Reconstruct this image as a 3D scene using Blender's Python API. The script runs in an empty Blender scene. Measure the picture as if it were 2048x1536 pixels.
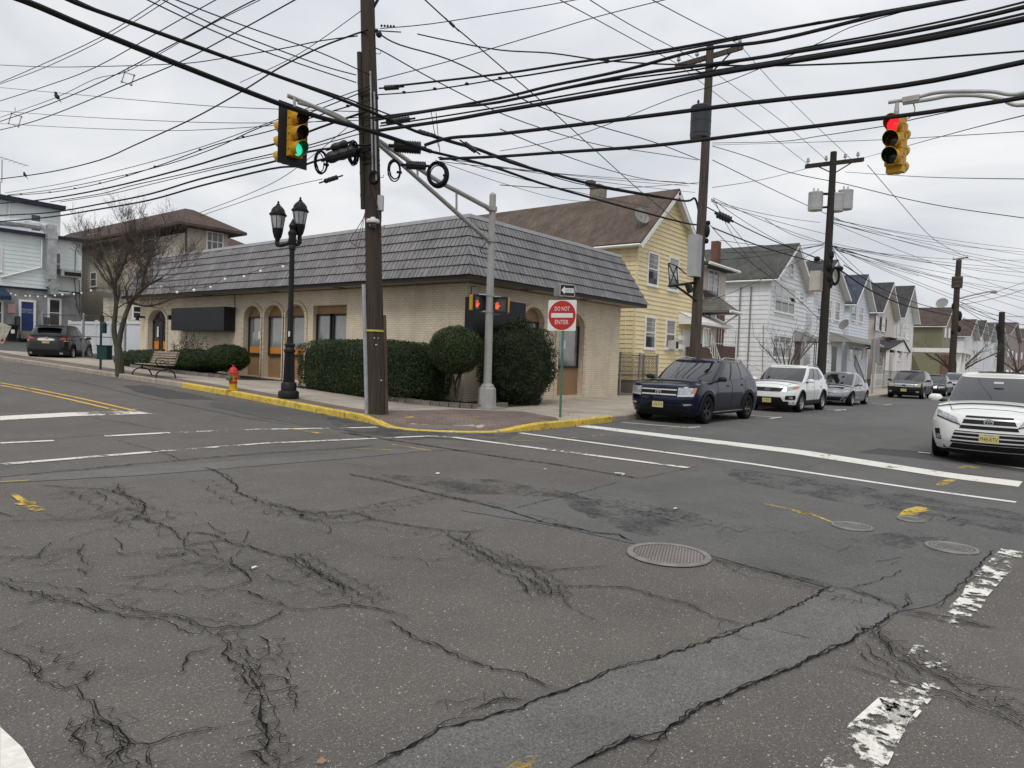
import bpy, bmesh, math, random
import numpy as np
from mathutils import Vector, Matrix, noise as mnoise
from mathutils.geometry import tessellate_polygon
rng = random.Random(7); nr = np.random.default_rng(7)
SC = bpy.context.scene; COL = SC.collection
# ---------------- camera ----------------
FOC=1400.; CX,CY=1024.,768.; HH=1.57; ROLL=math.radians(2.05); HC=717.
pit=math.atan((CY-HC)*math.cos(ROLL)/FOC); AZ=math.radians(38.7)
FWD=Vector((math.cos(AZ)*math.cos(pit),math.sin(AZ)*math.cos(pit),-math.sin(pit)))
_r=Vector((math.sin(AZ),-math.cos(AZ),0)); _u=_r.cross(FWD)
RT=_r*math.cos(ROLL)+_u*math.sin(ROLL); UPV=-_r*math.sin(ROLL)+_u*math.cos(ROLL)
CAM=Vector((0,0,HH))
cd=bpy.data.cameras.new('camera'); co=bpy.data.objects.new('camera',cd); COL.objects.link(co)
cd.sensor_width=36; cd.lens=FOC/2048*36; cd.clip_start=.1; cd.clip_end=3000
m=Matrix.Identity(4)
for i in range(3): m[i][0]=RT[i]; m[i][1]=UPV[i]; m[i][2]=-FWD[i]; m[i][3]=CAM[i]
co.matrix_world=m; SC.camera=co
# ---------------- world: overcast sky ----------------
SUN_EL=math.radians(52); SUN_AZ=math.radians(205)   # direction towards the sun, ccw from +X
w=bpy.data.worlds.new('World'); SC.world=w; w.use_nodes=True
nt=w.node_tree; N=nt.nodes; L=nt.links; N.clear()
out=N.new('ShaderNodeOutputWorld'); bg=N.new('ShaderNodeBackground'); L.new(bg.outputs[0],out.inputs[0])
sky=N.new('ShaderNodeTexSky'); sky.sky_type='NISHITA'; sky.sun_disc=False; sky.sun_elevation=SUN_EL; sky.sun_rotation=math.radians(90)-SUN_AZ
sky.air_density=1.5; sky.dust_density=4
sc_=N.new('ShaderNodeMix'); sc_.data_type='RGBA'; sc_.blend_type='MULTIPLY'; sc_.inputs[0].default_value=1
L.new(sky.outputs[0],sc_.inputs[6]); sc_.inputs[7].default_value=(.08,.08,.08,1)
tc=N.new('ShaderNodeTexCoord'); sep=N.new('ShaderNodeSeparateXYZ'); L.new(tc.outputs['Generated'],sep.inputs[0])
dv=N.new('ShaderNodeMath'); dv.operation='ADD'; dv.inputs[1].default_value=.18; L.new(sep.outputs[2],dv.inputs[0])
vd=N.new('ShaderNodeVectorMath'); vd.operation='DIVIDE'; L.new(tc.outputs['Generated'],vd.inputs[0]); L.new(dv.outputs[0],vd.inputs[1])
n1=N.new('ShaderNodeTexNoise'); n1.inputs['Scale'].default_value=1.5; n1.inputs['Detail'].default_value=7; n1.inputs['Roughness'].default_value=.52; n1.inputs['Distortion'].default_value=.6
L.new(vd.outputs[0],n1.inputs['Vector'])
r1=N.new('ShaderNodeValToRGB'); r1.color_ramp.elements[0].position=.3; r1.color_ramp.elements[1].position=.72
r1.color_ramp.elements[0].color=(.67,.70,.755,1); r1.color_ramp.elements[1].color=(.96,.965,.975,1)
L.new(n1.outputs[0],r1.inputs[0])
zr=N.new('ShaderNodeMapRange'); L.new(sep.outputs[2],zr.inputs[0]); zr.inputs[1].default_value=.35; zr.inputs[2].default_value=.95; zr.inputs[3].default_value=1.0; zr.inputs[4].default_value=1.45
m2=N.new('ShaderNodeVectorMath'); m2.operation='SCALE'; L.new(r1.outputs[0],m2.inputs[0]); L.new(zr.outputs[0],m2.inputs['Scale'])
mx=N.new('ShaderNodeMix'); mx.data_type='RGBA'; mx.inputs[0].default_value=.94; L.new(sc_.outputs[2],mx.inputs[6]); L.new(m2.outputs[0],mx.inputs[7])
L.new(mx.outputs[2],bg.inputs[0]); bg.inputs[1].default_value=1.0
sd=bpy.data.lights.new('sun','SUN'); so=bpy.data.objects.new('sun',sd); COL.objects.link(so)
sd.energy=1.45; sd.angle=math.radians(18); sd.color=(1,.96,.9)
sv=Vector((math.cos(SUN_EL)*math.cos(SUN_AZ),math.cos(SUN_EL)*math.sin(SUN_AZ),math.sin(SUN_EL)))
so.rotation_euler=(-sv).to_track_quat('-Z','Y').to_euler()
vs=SC.view_settings; vs.view_transform='Standard'; vs.look='None'; vs.exposure=0; vs.gamma=1; vs.use_curve_mapping=False
# ---------------- rays through the photo ----------------
def ray(x,y): return FWD+RT*((x-CX)/FOC)-UPV*((y-CY)/FOC)
def GZ(x,y,z=0.):
    d=ray(x,y); return CAM+d*((z-HH)/d.z)
def PX(x,y,X):
    d=ray(x,y); return CAM+d*(X/d.x)
def PY(x,y,Y):
    d=ray(x,y); return CAM+d*(Y/d.y)
def PD(x,y,D): return CAM+ray(x,y)*D
def PV(x,y,A,B):
    n=Vector((B[1]-A[1],A[0]-B[0],0)); d=ray(x,y); a=Vector((A[0],A[1],0)); return CAM+d*((a-CAM).dot(n)/d.dot(n))
RY=[(0,0),(12,0),(14,.04),(16.5,.14),(18.7,.23),(21.6,.32),(24.2,.37),(27.4,.43),(32.3,.54),(38.6,.67),(46,.9),(56,1.4),(80,2.0),(200,4)]
def gz(x,y):
    z=float(np.interp(y,[a for a,b in RY],[b for a,b in RY]))*min(1,max(0,(34-x)/12.)) if y>12 else 0.
    if x>9 and y<4: z-=.1*min(1,(x-9)/5)*min(1,(4-y)/2.5)
    return z
def sz(x,y):
    d=math.hypot(x-10.3,y-10.2); k=min(1,max(0,(d-.9)/1.5)); k=k*k*(3-2*k)
    z=gz(x,y)+.15*k
    if 17<y<34 and x>11.5: z-=.028*(min(x,17)-11.5)*min(1,(y-17)/5,(34-y)/4)
    return z
def GP(x,y,f=gz):
    z=0
    for i in range(40):
        P=GZ(x,y,z); z=.6*z+.4*f(P.x,P.y)
    return P
# ---------------- objects ----------------
WM={}
def link(o,parent=None,M=None):
    COL.objects.link(o)
    if parent is not None: o.parent=parent
    if M is not None: o.matrix_local=M
    WM[o.name]=(WM[parent.name] if parent is not None else Matrix.Identity(4))@(M if M is not None else Matrix.Identity(4))
    return o
def tag(o,label=None,cat=None,group=None,kind=None):
    if label: o['label']=label
    if cat: o['category']=cat
    if group: o['group']=group
    if kind: o['kind']=kind
    return o
def thing(name,label,cat,loc=(0,0,0),rz=0,group=None):
    o=bpy.data.objects.new(name,None); o.empty_display_size=.2
    link(o,None,Matrix.Translation(loc)@Matrix.Rotation(rz,4,'Z')); return tag(o,label,cat,group)
def copy_tree(o,parent=None,M=None):
    c=o.copy(); COL.objects.link(c)
    if parent is not None:
        c.parent=parent; c.matrix_local=o.matrix_local; WM[c.name]=WM[parent.name]@o.matrix_local
    else: c.matrix_local=M; WM[c.name]=M
    for ch in list(o.children): copy_tree(ch,c)
    return c
class MB:
    def __init__(s): s.v=[]; s.f=[]; s.m=[]; s.mi=0
    def add(s,vs,fs,mi=None):
        o=len(s.v); s.v.extend([tuple(p) for p in vs]); s.f.extend([tuple(i+o for i in f) for f in fs]); s.m.extend([s.mi if mi is None else mi]*len(fs)); return s
    def quad(s,a,b,c,d,mi=None): return s.add([a,b,c,d],[(0,1,2,3)],mi)
    def box(s,c,d,M=None,mi=None):
        x,y,z=d[0]/2,d[1]/2,d[2]/2
        vs=[Vector((sx*x,sy*y,sz_*z)) for sz_ in(-1,1) for sy in(-1,1) for sx in(-1,1)]
        if M is not None: vs=[M@p for p in vs]
        c=Vector(c); vs=[p+c for p in vs]
        return s.add(vs,[(0,2,3,1),(4,5,7,6),(0,1,5,4),(2,6,7,3),(0,4,6,2),(1,3,7,5)],mi)
    def bx(s,x0,x1,y0,y1,z0,z1,mi=None): return s.box(((x0+x1)/2,(y0+y1)/2,(z0+z1)/2),(x1-x0,y1-y0,z1-z0),None,mi)
    def tube(s,pts,r,n=8,mi=None,cap=True):
        pts=[Vector(p) for p in pts]; K=len(pts)
        rr=list(r) if hasattr(r,'__len__') else [r]*K
        t=(pts[1]-pts[0]).normalized(); a=Vector((0,0,1)) if abs(t.z)<.95 else Vector((1,0,0)); u=t.cross(a).normalized()
        vs=[]
        for i,p in enumerate(pts):
            t=(pts[min(i+1,K-1)]-pts[max(i-1,0)])
            if t.length<1e-9: t=Vector((0,0,1))
            t.normalize(); u=(u-t*u.dot(t))
            if u.length<1e-6: u=t.orthogonal()
            u.normalize(); w_=t.cross(u)
            for j in range(n):
                a=2*math.pi*j/n; vs.append(p+(u*math.cos(a)+w_*math.sin(a))*rr[i])
        fs=[(i*n+j,i*n+(j+1)%n,(i+1)*n+(j+1)%n,(i+1)*n+j) for i in range(K-1) for j in range(n)]
        if cap: fs+= [tuple(range(n))[::-1],tuple((K-1)*n+j for j in range(n))]
        return s.add(vs,fs,mi)
    def cyl(s,a,b,r,r2=None,n=16,mi=None): return s.tube([a,b],[r,r if r2 is None else r2],n,mi)
    def lathe(s,prof,n=24,M=None,mi=None,ang=2*math.pi):
        # prof: list of (radius, height) about local Z
        K=len(prof); full=abs(ang-2*math.pi)<1e-6; nn=n if full else n+1; vs=[]
        for r,h in prof:
            for j in range(nn):
                a=ang*j/n; p=Vector((r*math.cos(a),r*math.sin(a),h)); vs.append(M@p if M is not None else p)
        fs=[(i*nn+j,i*nn+(j+1)%nn,(i+1)*nn+(j+1)%nn,(i+1)*nn+j) for i in range(K-1) for j in range(n)]
        return s.add(vs,fs,mi)
    def sph(s,c,r,n=12,m=8,mi=None,sc=(1,1,1),M=None):
        prof=[(math.sin(math.pi*i/m),-math.cos(math.pi*i/m)) for i in range(m+1)]
        T=Matrix.Translation(c)@(M if M is not None else Matrix.Identity(4))@Matrix.Diagonal((r*sc[0],r*sc[1],r*sc[2],1)); return s.lathe(prof,n,T,mi)
    def prism(s,poly,h,M=None,mi=None,holes=()):
        # poly in local XY, extruded 0..h in local Z
        loops=[[Vector((p[0],p[1],0)) for p in l] for l in [poly]+list(holes)]
        tri=tessellate_polygon(loops); flat=[p for l in loops for p in l]; n=len(flat)
        vs=flat+[p+Vector((0,0,h)) for p in flat]
        fs=[tuple(t) for t in tri]+[tuple(i+n for i in t[::-1]) for t in tri]
        o=0
        for l in loops:
            k=len(l)
            fs+=[(o+i,o+(i+1)%k,o+(i+1)%k+n,o+i+n) for i in range(k)]; o+=k
        if M is not None: vs=[M@p for p in vs]
        return s.add(vs,fs,mi)
    def build(s,name,mats,parent=None,world=True,smooth=False,M=None,ang=35,norm=True):
        if not isinstance(mats,(list,tuple)): mats=[mats]
        V=np.array(s.v,dtype=np.float64).reshape(-1,3)
        if parent is not None and world:
            Mi=np.array(WM[parent.name].inverted()); V=V@Mi[:3,:3].T+Mi[:3,3]
        me=bpy.data.meshes.new(name); me.from_pydata([tuple(p) for p in V],[],s.f)
        for mt_ in mats: me.materials.append(mt_)
        if len(mats)>1: me.polygons.foreach_set('material_index',s.m)
        finish(me,smooth,ang,norm)
        o=bpy.data.objects.new(name,me); link(o,parent,M); return o
def finish(me,smooth,ang=35,norm=True):
    if norm and len(me.polygons)<60000:
        b=bmesh.new(); b.from_mesh(me); bmesh.ops.recalc_face_normals(b,faces=b.faces); b.to_mesh(me); b.free()
    # box-projected UVs in metres
    nl=len(me.loops)
    if nl:
        uv=me.uv_layers.new(name='uv'); vi=np.empty(nl,dtype=np.int32); me.loops.foreach_get('vertex_index',vi)
        co_=np.empty(len(me.vertices)*3); me.vertices.foreach_get('co',co_); co_=co_.reshape(-1,3)
        pn=np.empty(len(me.polygons)*3); me.polygons.foreach_get('normal',pn); pn=np.abs(pn.reshape(-1,3))
        lt=np.empty(len(me.polygons),dtype=np.int32); me.polygons.foreach_get('loop_total',lt)
        ax=np.repeat(np.argmax(pn*np.array([1,1.0001,.9]),axis=1),lt); c=co_[vi]
        U=np.where(ax==0,c[:,1],c[:,0]); V=np.where(ax==2,c[:,1],c[:,2])
        uv.data.foreach_set('uv',np.stack([U,V],1).astype(np.float32).ravel())
    if smooth:
        me.polygons.foreach_set('use_smooth',[True]*len(me.polygons))
        try: me.set_sharp_from_angle(angle=math.radians(ang))
        except Exception: pass
    me.update()
def spline(pts,k=6):
    pts=[Vector(p) for p in pts]
    if len(pts)<3: return [pts[0].lerp(pts[1],i/k) for i in range(k+1)]
    o=[]
    for i in range(len(pts)-1):
        a=pts[max(i-1,0)];b=pts[i];c=pts[i+1];d=pts[min(i+2,len(pts)-1)]
        for j in range(k):
            t=j/k; o.append(.5*((2*b)+(c-a)*t+(2*a-5*b+4*c-d)*t*t+(3*b-a-3*c+d)*t**3))
    o.append(pts[-1]); return o
# ---------------- materials ----------------
MT={}
def nodes(m): m.use_nodes=True; t=m.node_tree; return t.nodes,t.links,t.nodes['Principled BSDF']
def mat(name,col,rough=.7,var=.12,vs=2.5,bump=0.,bs=40,metal=0.,coat=0.,spec=.28,grime=0.,emit=0.,alpha=1.,isl=0.):
    if name in MT: return MT[name]
    m=bpy.data.materials.new(name); N,L,P=nodes(m)
    P.inputs['Roughness'].default_value=rough; P.inputs['Metallic'].default_value=metal; P.inputs['Coat Weight'].default_value=coat; P.inputs['Coat Roughness'].default_value=.04
    P.inputs['Specular IOR Level'].default_value=spec
    c=(col[0],col[1],col[2],1); P.inputs['Base Color'].default_value=c
    if emit: P.inputs['Emission Color'].default_value=c; P.inputs['Emission Strength'].default_value=emit
    tc=N.new('ShaderNodeTexCoord'); cur=None
    if var>0:
        n=N.new('ShaderNodeTexNoise'); n.inputs['Scale'].default_value=vs; n.inputs['Detail'].default_value=6; n.inputs['Roughness'].default_value=.6; L.new(tc.outputs['Object'],n.inputs['Vector'])
        r=N.new('ShaderNodeMapRange'); r.inputs[1].default_value=.3; r.inputs[2].default_value=.7; r.inputs[3].default_value=1-var; r.inputs[4].default_value=1+var; L.new(n.outputs[0],r.inputs[0])
        s=N.new('ShaderNodeVectorMath'); s.operation='SCALE'; s.inputs[0].default_value=col[:3]; L.new(r.outputs[0],s.inputs['Scale']); cur=s.outputs[0]
    if isl>0:
        g=N.new('ShaderNodeNewGeometry'); r=N.new('ShaderNodeMapRange'); r.inputs[3].default_value=1-isl; r.inputs[4].default_value=1+isl; L.new(g.outputs['Random Per Island'],r.inputs[0])
        s=N.new('ShaderNodeVectorMath'); s.operation='SCALE'
        if cur is not None: L.new(cur,s.inputs[0])
        else: s.inputs[0].default_value=col[:3]
        L.new(r.outputs[0],s.inputs['Scale']); cur=s.outputs[0]
    if grime>0:   # vertical streaks and stains with a shape of their own
        mp=N.new('ShaderNodeMapping'); mp.inputs['Scale'].default_value=(3,3,.5); L.new(tc.outputs['Object'],mp.inputs[0])
        n=N.new('ShaderNodeTexNoise'); n.inputs['Scale'].default_value=1.5; n.inputs['Detail'].default_value=8; n.inputs['Roughness'].default_value=.7; L.new(mp.outputs[0],n.inputs['Vector'])
        r=N.new('ShaderNodeMapRange'); r.inputs[1].default_value=.5; r.inputs[2].default_value=.75; r.inputs[3].default_value=0; r.inputs[4].default_value=grime; L.new(n.outputs[0],r.inputs[0])
        x=N.new('ShaderNodeMix'); x.data_type='RGBA'; L.new(r.outputs[0],x.inputs[0])
        if cur is not None: L.new(cur,x.inputs[6])
        else: x.inputs[6].default_value=c
        x.inputs[7].default_value=(col[0]*.35,col[1]*.33,col[2]*.3,1); cur=x.outputs[2]
    if cur is not None: L.new(cur,P.inputs['Base Color'])
    if bump>0:
        n=N.new('ShaderNodeTexNoise'); n.inputs['Scale'].default_value=bs; n.inputs['Detail'].default_value=4; L.new(tc.outputs['Object'],n.inputs['Vector'])
        b=N.new('ShaderNodeBump'); b.inputs['Strength'].default_value=bump; b.inputs['Distance'].default_value=.01; L.new(n.outputs[0],b.inputs['Height']); L.new(b.outputs[0],P.inputs['Normal'])
    if alpha<1: P.inputs['Alpha'].default_value=alpha
    MT[name]=m; return m
def brickmat(name,c1,c2,mortar,w=.2,stain=0.,h=.067,ms=.012,rough=.85,bump=.5,off=.5,rot=0,noisev=.15,squash=1,mbias=0.):
    if name in MT: return MT[name]
    m=bpy.data.materials.new(name); N,L,P=nodes(m); P.inputs['Roughness'].default_value=rough
    uv=N.new('ShaderNodeUVMap'); mp=N.new('ShaderNodeMapping'); mp.inputs['Rotation'].default_value=(0,0,rot); L.new(uv.outputs[0],mp.inputs[0])
    b=N.new('ShaderNodeTexBrick'); b.offset=off; b.inputs['Scale'].default_value=1; b.inputs['Brick Width'].default_value=w; b.inputs['Row Height'].default_value=h; b.inputs['Mortar Size'].default_value=ms; b.inputs['Mortar Smooth'].default_value=.2; b.inputs['Bias'].default_value=mbias
    b.inputs['Color1'].default_value=(*c1,1); b.inputs['Color2'].default_value=(*c2,1); b.inputs['Mortar'].default_value=(*mortar,1); L.new(mp.outputs[0],b.inputs['Vector'])
    tc=N.new('ShaderNodeTexCoord'); n=N.new('ShaderNodeTexNoise'); n.inputs['Scale'].default_value=1.2; n.inputs['Detail'].default_value=8; n.inputs['Roughness'].default_value=.65; L.new(tc.outputs['Object'],n.inputs['Vector'])
    r=N.new('ShaderNodeMapRange'); r.inputs[1].default_value=.3; r.inputs[2].default_value=.7; r.inputs[3].default_value=1-noisev; r.inputs[4].default_value=1+noisev; L.new(n.outputs[0],r.inputs[0])
    s=N.new('ShaderNodeVectorMath'); s.operation='SCALE'; L.new(b.outputs['Color'],s.inputs[0]); L.new(r.outputs[0],s.inputs['Scale']); cur=s.outputs[0]; P.inputs['Specular IOR Level'].default_value=.25
    if stain>0:
        mp2=N.new('ShaderNodeMapping'); mp2.inputs['Scale'].default_value=(1.6,1.6,.45); L.new(tc.outputs['Object'],mp2.inputs[0]); n3=N.new('ShaderNodeTexNoise'); n3.inputs['Scale'].default_value=1.; n3.inputs['Detail'].default_value=9; n3.inputs['Roughness'].default_value=.7; L.new(mp2.outputs[0],n3.inputs['Vector'])
        r3=N.new('ShaderNodeMapRange'); r3.inputs[1].default_value=.48; r3.inputs[2].default_value=.72; r3.inputs[4].default_value=stain; L.new(n3.outputs[0],r3.inputs[0]); x3=N.new('ShaderNodeMix'); x3.data_type='RGBA'; L.new(r3.outputs[0],x3.inputs[0]); L.new(cur,x3.inputs[6]); x3.inputs[7].default_value=(c1[0]*.45,c1[1]*.43,c1[2]*.4,1); cur=x3.outputs[2]
    L.new(cur,P.inputs['Base Color'])
    if bump>0:
        iv=N.new('ShaderNodeMath'); iv.operation='SUBTRACT'; iv.inputs[0].default_value=1; L.new(b.outputs['Fac'],iv.inputs[1])
        bp=N.new('ShaderNodeBump'); bp.inputs['Strength'].default_value=bump; bp.inputs['Distance'].default_value=.008; L.new(iv.outputs[0],bp.inputs['Height']); L.new(bp.outputs[0],P.inputs['Normal'])
    MT[name]=m; return m
def glassmat(name,col,rough=.06,spec=.8):
    return mat(name,col,rough,var=.25,vs=1.5,spec=spec,coat=.3)
def text_mesh(s,w=None,h=1.,extr=.002):
    cu=bpy.data.curves.new('t','FONT'); cu.body=s; cu.size=1; cu.extrude=0; cu.align_x='CENTER'; cu.align_y='CENTER'; cu.resolution_u=3
    ob=bpy.data.objects.new('t',cu); COL.objects.link(ob); dg=bpy.context.evaluated_depsgraph_get(); dg.update()
    me=bpy.data.meshes.new_from_object(ob.evaluated_get(dg)); bpy.data.objects.remove(ob); bpy.data.curves.remove(cu)
    xs=[v.co.x for v in me.vertices]; ys=[v.co.y for v in me.vertices]
    ww=max(xs)-min(xs); hh=max(ys)-min(ys); cx=(max(xs)+min(xs))/2; cy=(max(ys)+min(ys))/2
    sx=(w/ww) if w else h/hh; sy=h/hh
    for v in me.vertices: v.co=Vector(((v.co.x-cx)*sx,(v.co.y-cy)*sy,0))
    return me
def text(name,s,M,mt_,parent,w=None,h=.1):
    # M: world matrix; local X right, local Y up, local Z towards the reader
    me=text_mesh(s,w,h); me.materials.append(mt_); M2=WM[parent.name].inverted()@M
    me.transform(M2); me.name=name; o=bpy.data.objects.new(name,me); link(o,parent); return o
def frame_m(o,right,up):
    right=Vector(right).normalized(); up=Vector(up).normalized(); nrm=right.cross(up); m=Matrix.Identity(4)
    for i in range(3): m[i][0]=right[i]; m[i][1]=up[i]; m[i][2]=nrm[i]; m[i][3]=o[i]
    return m
# ================= GROUND =================
def asphalt(name,base,stone=.5,scale=1.,warm=0.,fine=.35):
    m=bpy.data.materials.new(name); N,L,P=nodes(m); P.inputs['Roughness'].default_value=.88; P.inputs['Specular IOR Level'].default_value=.35
    tc=N.new('ShaderNodeTexCoord'); V=tc.outputs['Object']
    def noise(s,d=4,r=.6,vec=V):
        n=N.new('ShaderNodeTexNoise'); n.inputs['Scale'].default_value=s; n.inputs['Detail'].default_value=d; n.inputs['Roughness'].default_value=r; L.new(vec,n.inputs['Vector']); return n.outputs[0]
    def rng_(o,a,b,c,d):
        r=N.new('ShaderNodeMapRange'); L.new(o,r.inputs[0]); r.inputs[1].default_value=a;r.inputs[2].default_value=b;r.inputs[3].default_value=c;r.inputs[4].default_value=d; return r.outputs[0]
    def mul(a,b):
        x=N.new('ShaderNodeMath'); x.operation='MULTIPLY'; L.new(a,x.inputs[0]); L.new(b,x.inputs[1]); return x.outputs[0]
    t=mul(rng_(noise(.35,5),.3,.7,.84,1.16),rng_(noise(1.7,6,.7),.3,.7,.88,1.12))
    t=mul(t,rng_(noise(70*scale,3,.7),.3,.7,1-fine,1+fine))
    t=mul(t,rng_(noise(220*scale,2,.7),.35,.65,.75,1.3))
    s=N.new('ShaderNodeVectorMath'); s.operation='SCALE'; s.inputs[0].default_value=base; L.new(t,s.inputs['Scale'])
    # light aggregate stones
    cur=s.outputs[0]
    for sc_,th,col in ((150*scale,.045*stone,(.30,.275,.24)),(85*scale,.008*stone,(.42,.39,.34))):
        v=N.new('ShaderNodeTexVoronoi'); v.inputs['Scale'].default_value=sc_; L.new(V,v.inputs['Vector'])
        sp=N.new('ShaderNodeSeparateColor'); L.new(v.outputs['Color'],sp.inputs[0])
        c=N.new('ShaderNodeMath'); c.operation='LESS_THAN'; L.new(sp.outputs[0],c.inputs[0]); c.inputs[1].default_value=th*2
        d=N.new('ShaderNodeMath'); d.operation='LESS_THAN'; L.new(v.outputs['Distance'],d.inputs[0]); d.inputs[1].default_value=.42
        k=mul(c.outputs[0],d.outputs[0]); x=N.new('ShaderNodeMix'); x.data_type='RGBA'; L.new(k,x.inputs[0]); L.new(cur,x.inputs[6]); x.inputs[7].default_value=(*col,1); cur=x.outputs[2]
    # fine hairline crazing and oily blotches with shapes of their own
    n=N.new('ShaderNodeTexNoise'); n.inputs['Scale'].default_value=.9; n.inputs['Detail'].default_value=9; n.inputs['Roughness'].default_value=.75; L.new(V,n.inputs['Vector'])
    x=N.new('ShaderNodeMix'); x.data_type='RGBA'; L.new(rng_(n.outputs[0],.56,.72,0,.42),x.inputs[0]); L.new(cur,x.inputs[6]); x.inputs[7].default_value=(base[0]*.45,base[1]*.45,base[2]*.45,1); cur=x.outputs[2]
    L.new(cur,P.inputs['Base Color'])
    b=N.new('ShaderNodeBump'); b.inputs['Strength'].default_value=.55; b.inputs['Distance'].default_value=.006; L.new(noise(110*scale,4,.7),b.inputs['Height']); L.new(b.outputs[0],P.inputs['Normal'])
    MT[name]=m; return m
A_OLD=asphalt('asphalt_old',(.098,.090,.081),1.)
A_NEW=asphalt('asphalt_newer',(.096,.0935,.090),.35,1.15)
A_TR=asphalt('asphalt_trench',(.112,.108,.103),.6,1.3,fine=.5)
A_DK=asphalt('asphalt_dark',(.052,.051,.05),.2)
A_LOT=asphalt('asphalt_lot',(.07,.07,.068),.3)
CONC=brickmat('concrete_walk',(.37,.325,.27),(.34,.30,.25),(.15,.13,.105),w=1.5,h=1.5,ms=.012,off=0,bump=.3,noisev=.22)
def gridcoords(lo,hi,fine_lo,fine_hi,step,extra=()):
    a=list(np.arange(fine_lo,fine_hi+1e-6,step))+list(extra)
    v=fine_hi;s=step
    while v<hi: s*=1.35; v+=s; a.append(v)
    v=fine_lo;s=step
    while v>lo: s*=1.35; v-=s; a.append(v)
    return sorted(set(round(q,4) for q in a))
gx=gridcoords(-600,900,-6,62,.5,(9,14,22,34)); gy=gridcoords(-600,700,-4,62,.5,[a for a,b in RY if a<62]+[1.5,4])
b=MB(); b.v=[(x,y,gz(x,y)) for y in gy for x in gx]; nx=len(gx)
b.f=[(j*nx+i,j*nx+i+1,(j+1)*nx+i+1,(j+1)*nx+i) for j in range(len(gy)-1) for i in range(nx-1)]; b.m=[0]*len(b.f)
tag(b.build('road',A_OLD,norm=False,smooth=True),kind='structure')
def sheet(name,poly,dz,mt_,f=gz,kind='structure',maxe=.5):
    bm=bmesh.new(); vs=[bm.verts.new((p[0],p[1],0)) for p in poly]
    fs=tessellate_polygon([[Vector((p[0],p[1],0)) for p in poly]])
    for t in fs:
        try: bm.faces.new([vs[i] for i in t])
        except ValueError: pass
    for _ in range(7):
        e=[e for e in bm.edges if e.calc_length()>maxe]
        if not e: break
        bmesh.ops.subdivide_edges(bm,edges=e,cuts=1); bmesh.ops.triangulate(bm,faces=bm.faces)
    for v in bm.verts: v.co.z=f(v.co.x,v.co.y)+dz
    bmesh.ops.recalc_face_normals(bm,faces=bm.faces)
    for fc in bm.faces:
        if fc.normal.z<0: fc.normal_flip()
    me=bpy.data.meshes.new(name); bm.to_mesh(me); bm.free(); me.materials.append(mt_); finish(me,False,norm=False)
    o=bpy.data.objects.new(name,me); link(o); 
    if kind: tag(o,kind=kind)
    return o
def pp(pts,f=gz): return [GP(x,y,f)[:2] for x,y in pts]
def jag(pts,a=.02,step=.12):
    o=[]
    for i in range(len(pts)):
        A=Vector(pts[i][:2]); B=Vector(pts[(i+1)%len(pts)][:2]); n=max(1,int((B-A).length/step)); d=(B-A).orthogonal().normalized() if (B-A).length>0 else Vector((0,0))
        for k in range(n):
            p=A.lerp(B,k/n)+d*(rng.uniform(-a,a) if k else 0); o.append((p.x,p.y))
    return o
# newer asphalt of the right-hand street and the trench patch
P1=pp([(920,1021),(1000,1000),(1120,980),(1240,965),(1410,932),(1432,925),(1600,940)])+[(14.,.8),(14,-3),(8.2,-3),(7.75,.33)]+pp([(1870,1210),(1805,1222),(1740,1268),(1665,1178),(1560,1150),(1420,1112),(1255,1086),(1130,1056)])
sheet('road_patch',jag(P1,.012),.005,A_NEW)
sheet('road_patch',jag([(13.9,3.3)]+pp([(1600,940)])+pp([(1432,925),(1280,890),(1050,868)])+[(11.6,9.0),(14.5,9.2),(18,9.4),(60,9.05),(140,8.4),(140,-.5),(60,-.3),(18,-.2),(14,-.3)],.006),.004,A_NEW)
P2=pp([(720,1560),(796,1513),(880,1462),(940,1445),(1000,1430),(1120,1385),(1233,1340),(1315,1319),(1400,1291),(1492,1253),(1554,1232),(1609,1206),(1662,1176),(1720,1195),(1797,1225),(1753,1250),(1718,1271),(1657,1305),(1589,1336),(1513,1365),(1400,1418),(1336,1462),(1233,1493),(1144,1536),(1120,1560)])
sheet('road_patch',jag(P2,.012),.007,A_TR)
sheet('road_patch',jag(pp([(1715,905),(1760,897),(2048,915),(2048,945),(1940,928)]),.02),.006,A_DK)
sheet('road_patch',jag(pp([(0,952),(300,935),(700,905),(880,892),(1000,903),(880,900),(700,917),(300,950),(0,967)]),.02),.005,A_TR)
sheet('road_patch',jag(pp([(245,772),(290,770),(350,782),(420,795),(430,800),(330,797),(270,783)]),.05),.005,A_DK)
sheet('road_patch',jag(pp([(430,795),(600,820),(735,848),(860,868),(900,870),(820,880),(700,862),(600,850),(420,812)]),.06),.005,asphalt('asphalt_gutter',(.075,.072,.068),.6))
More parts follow.
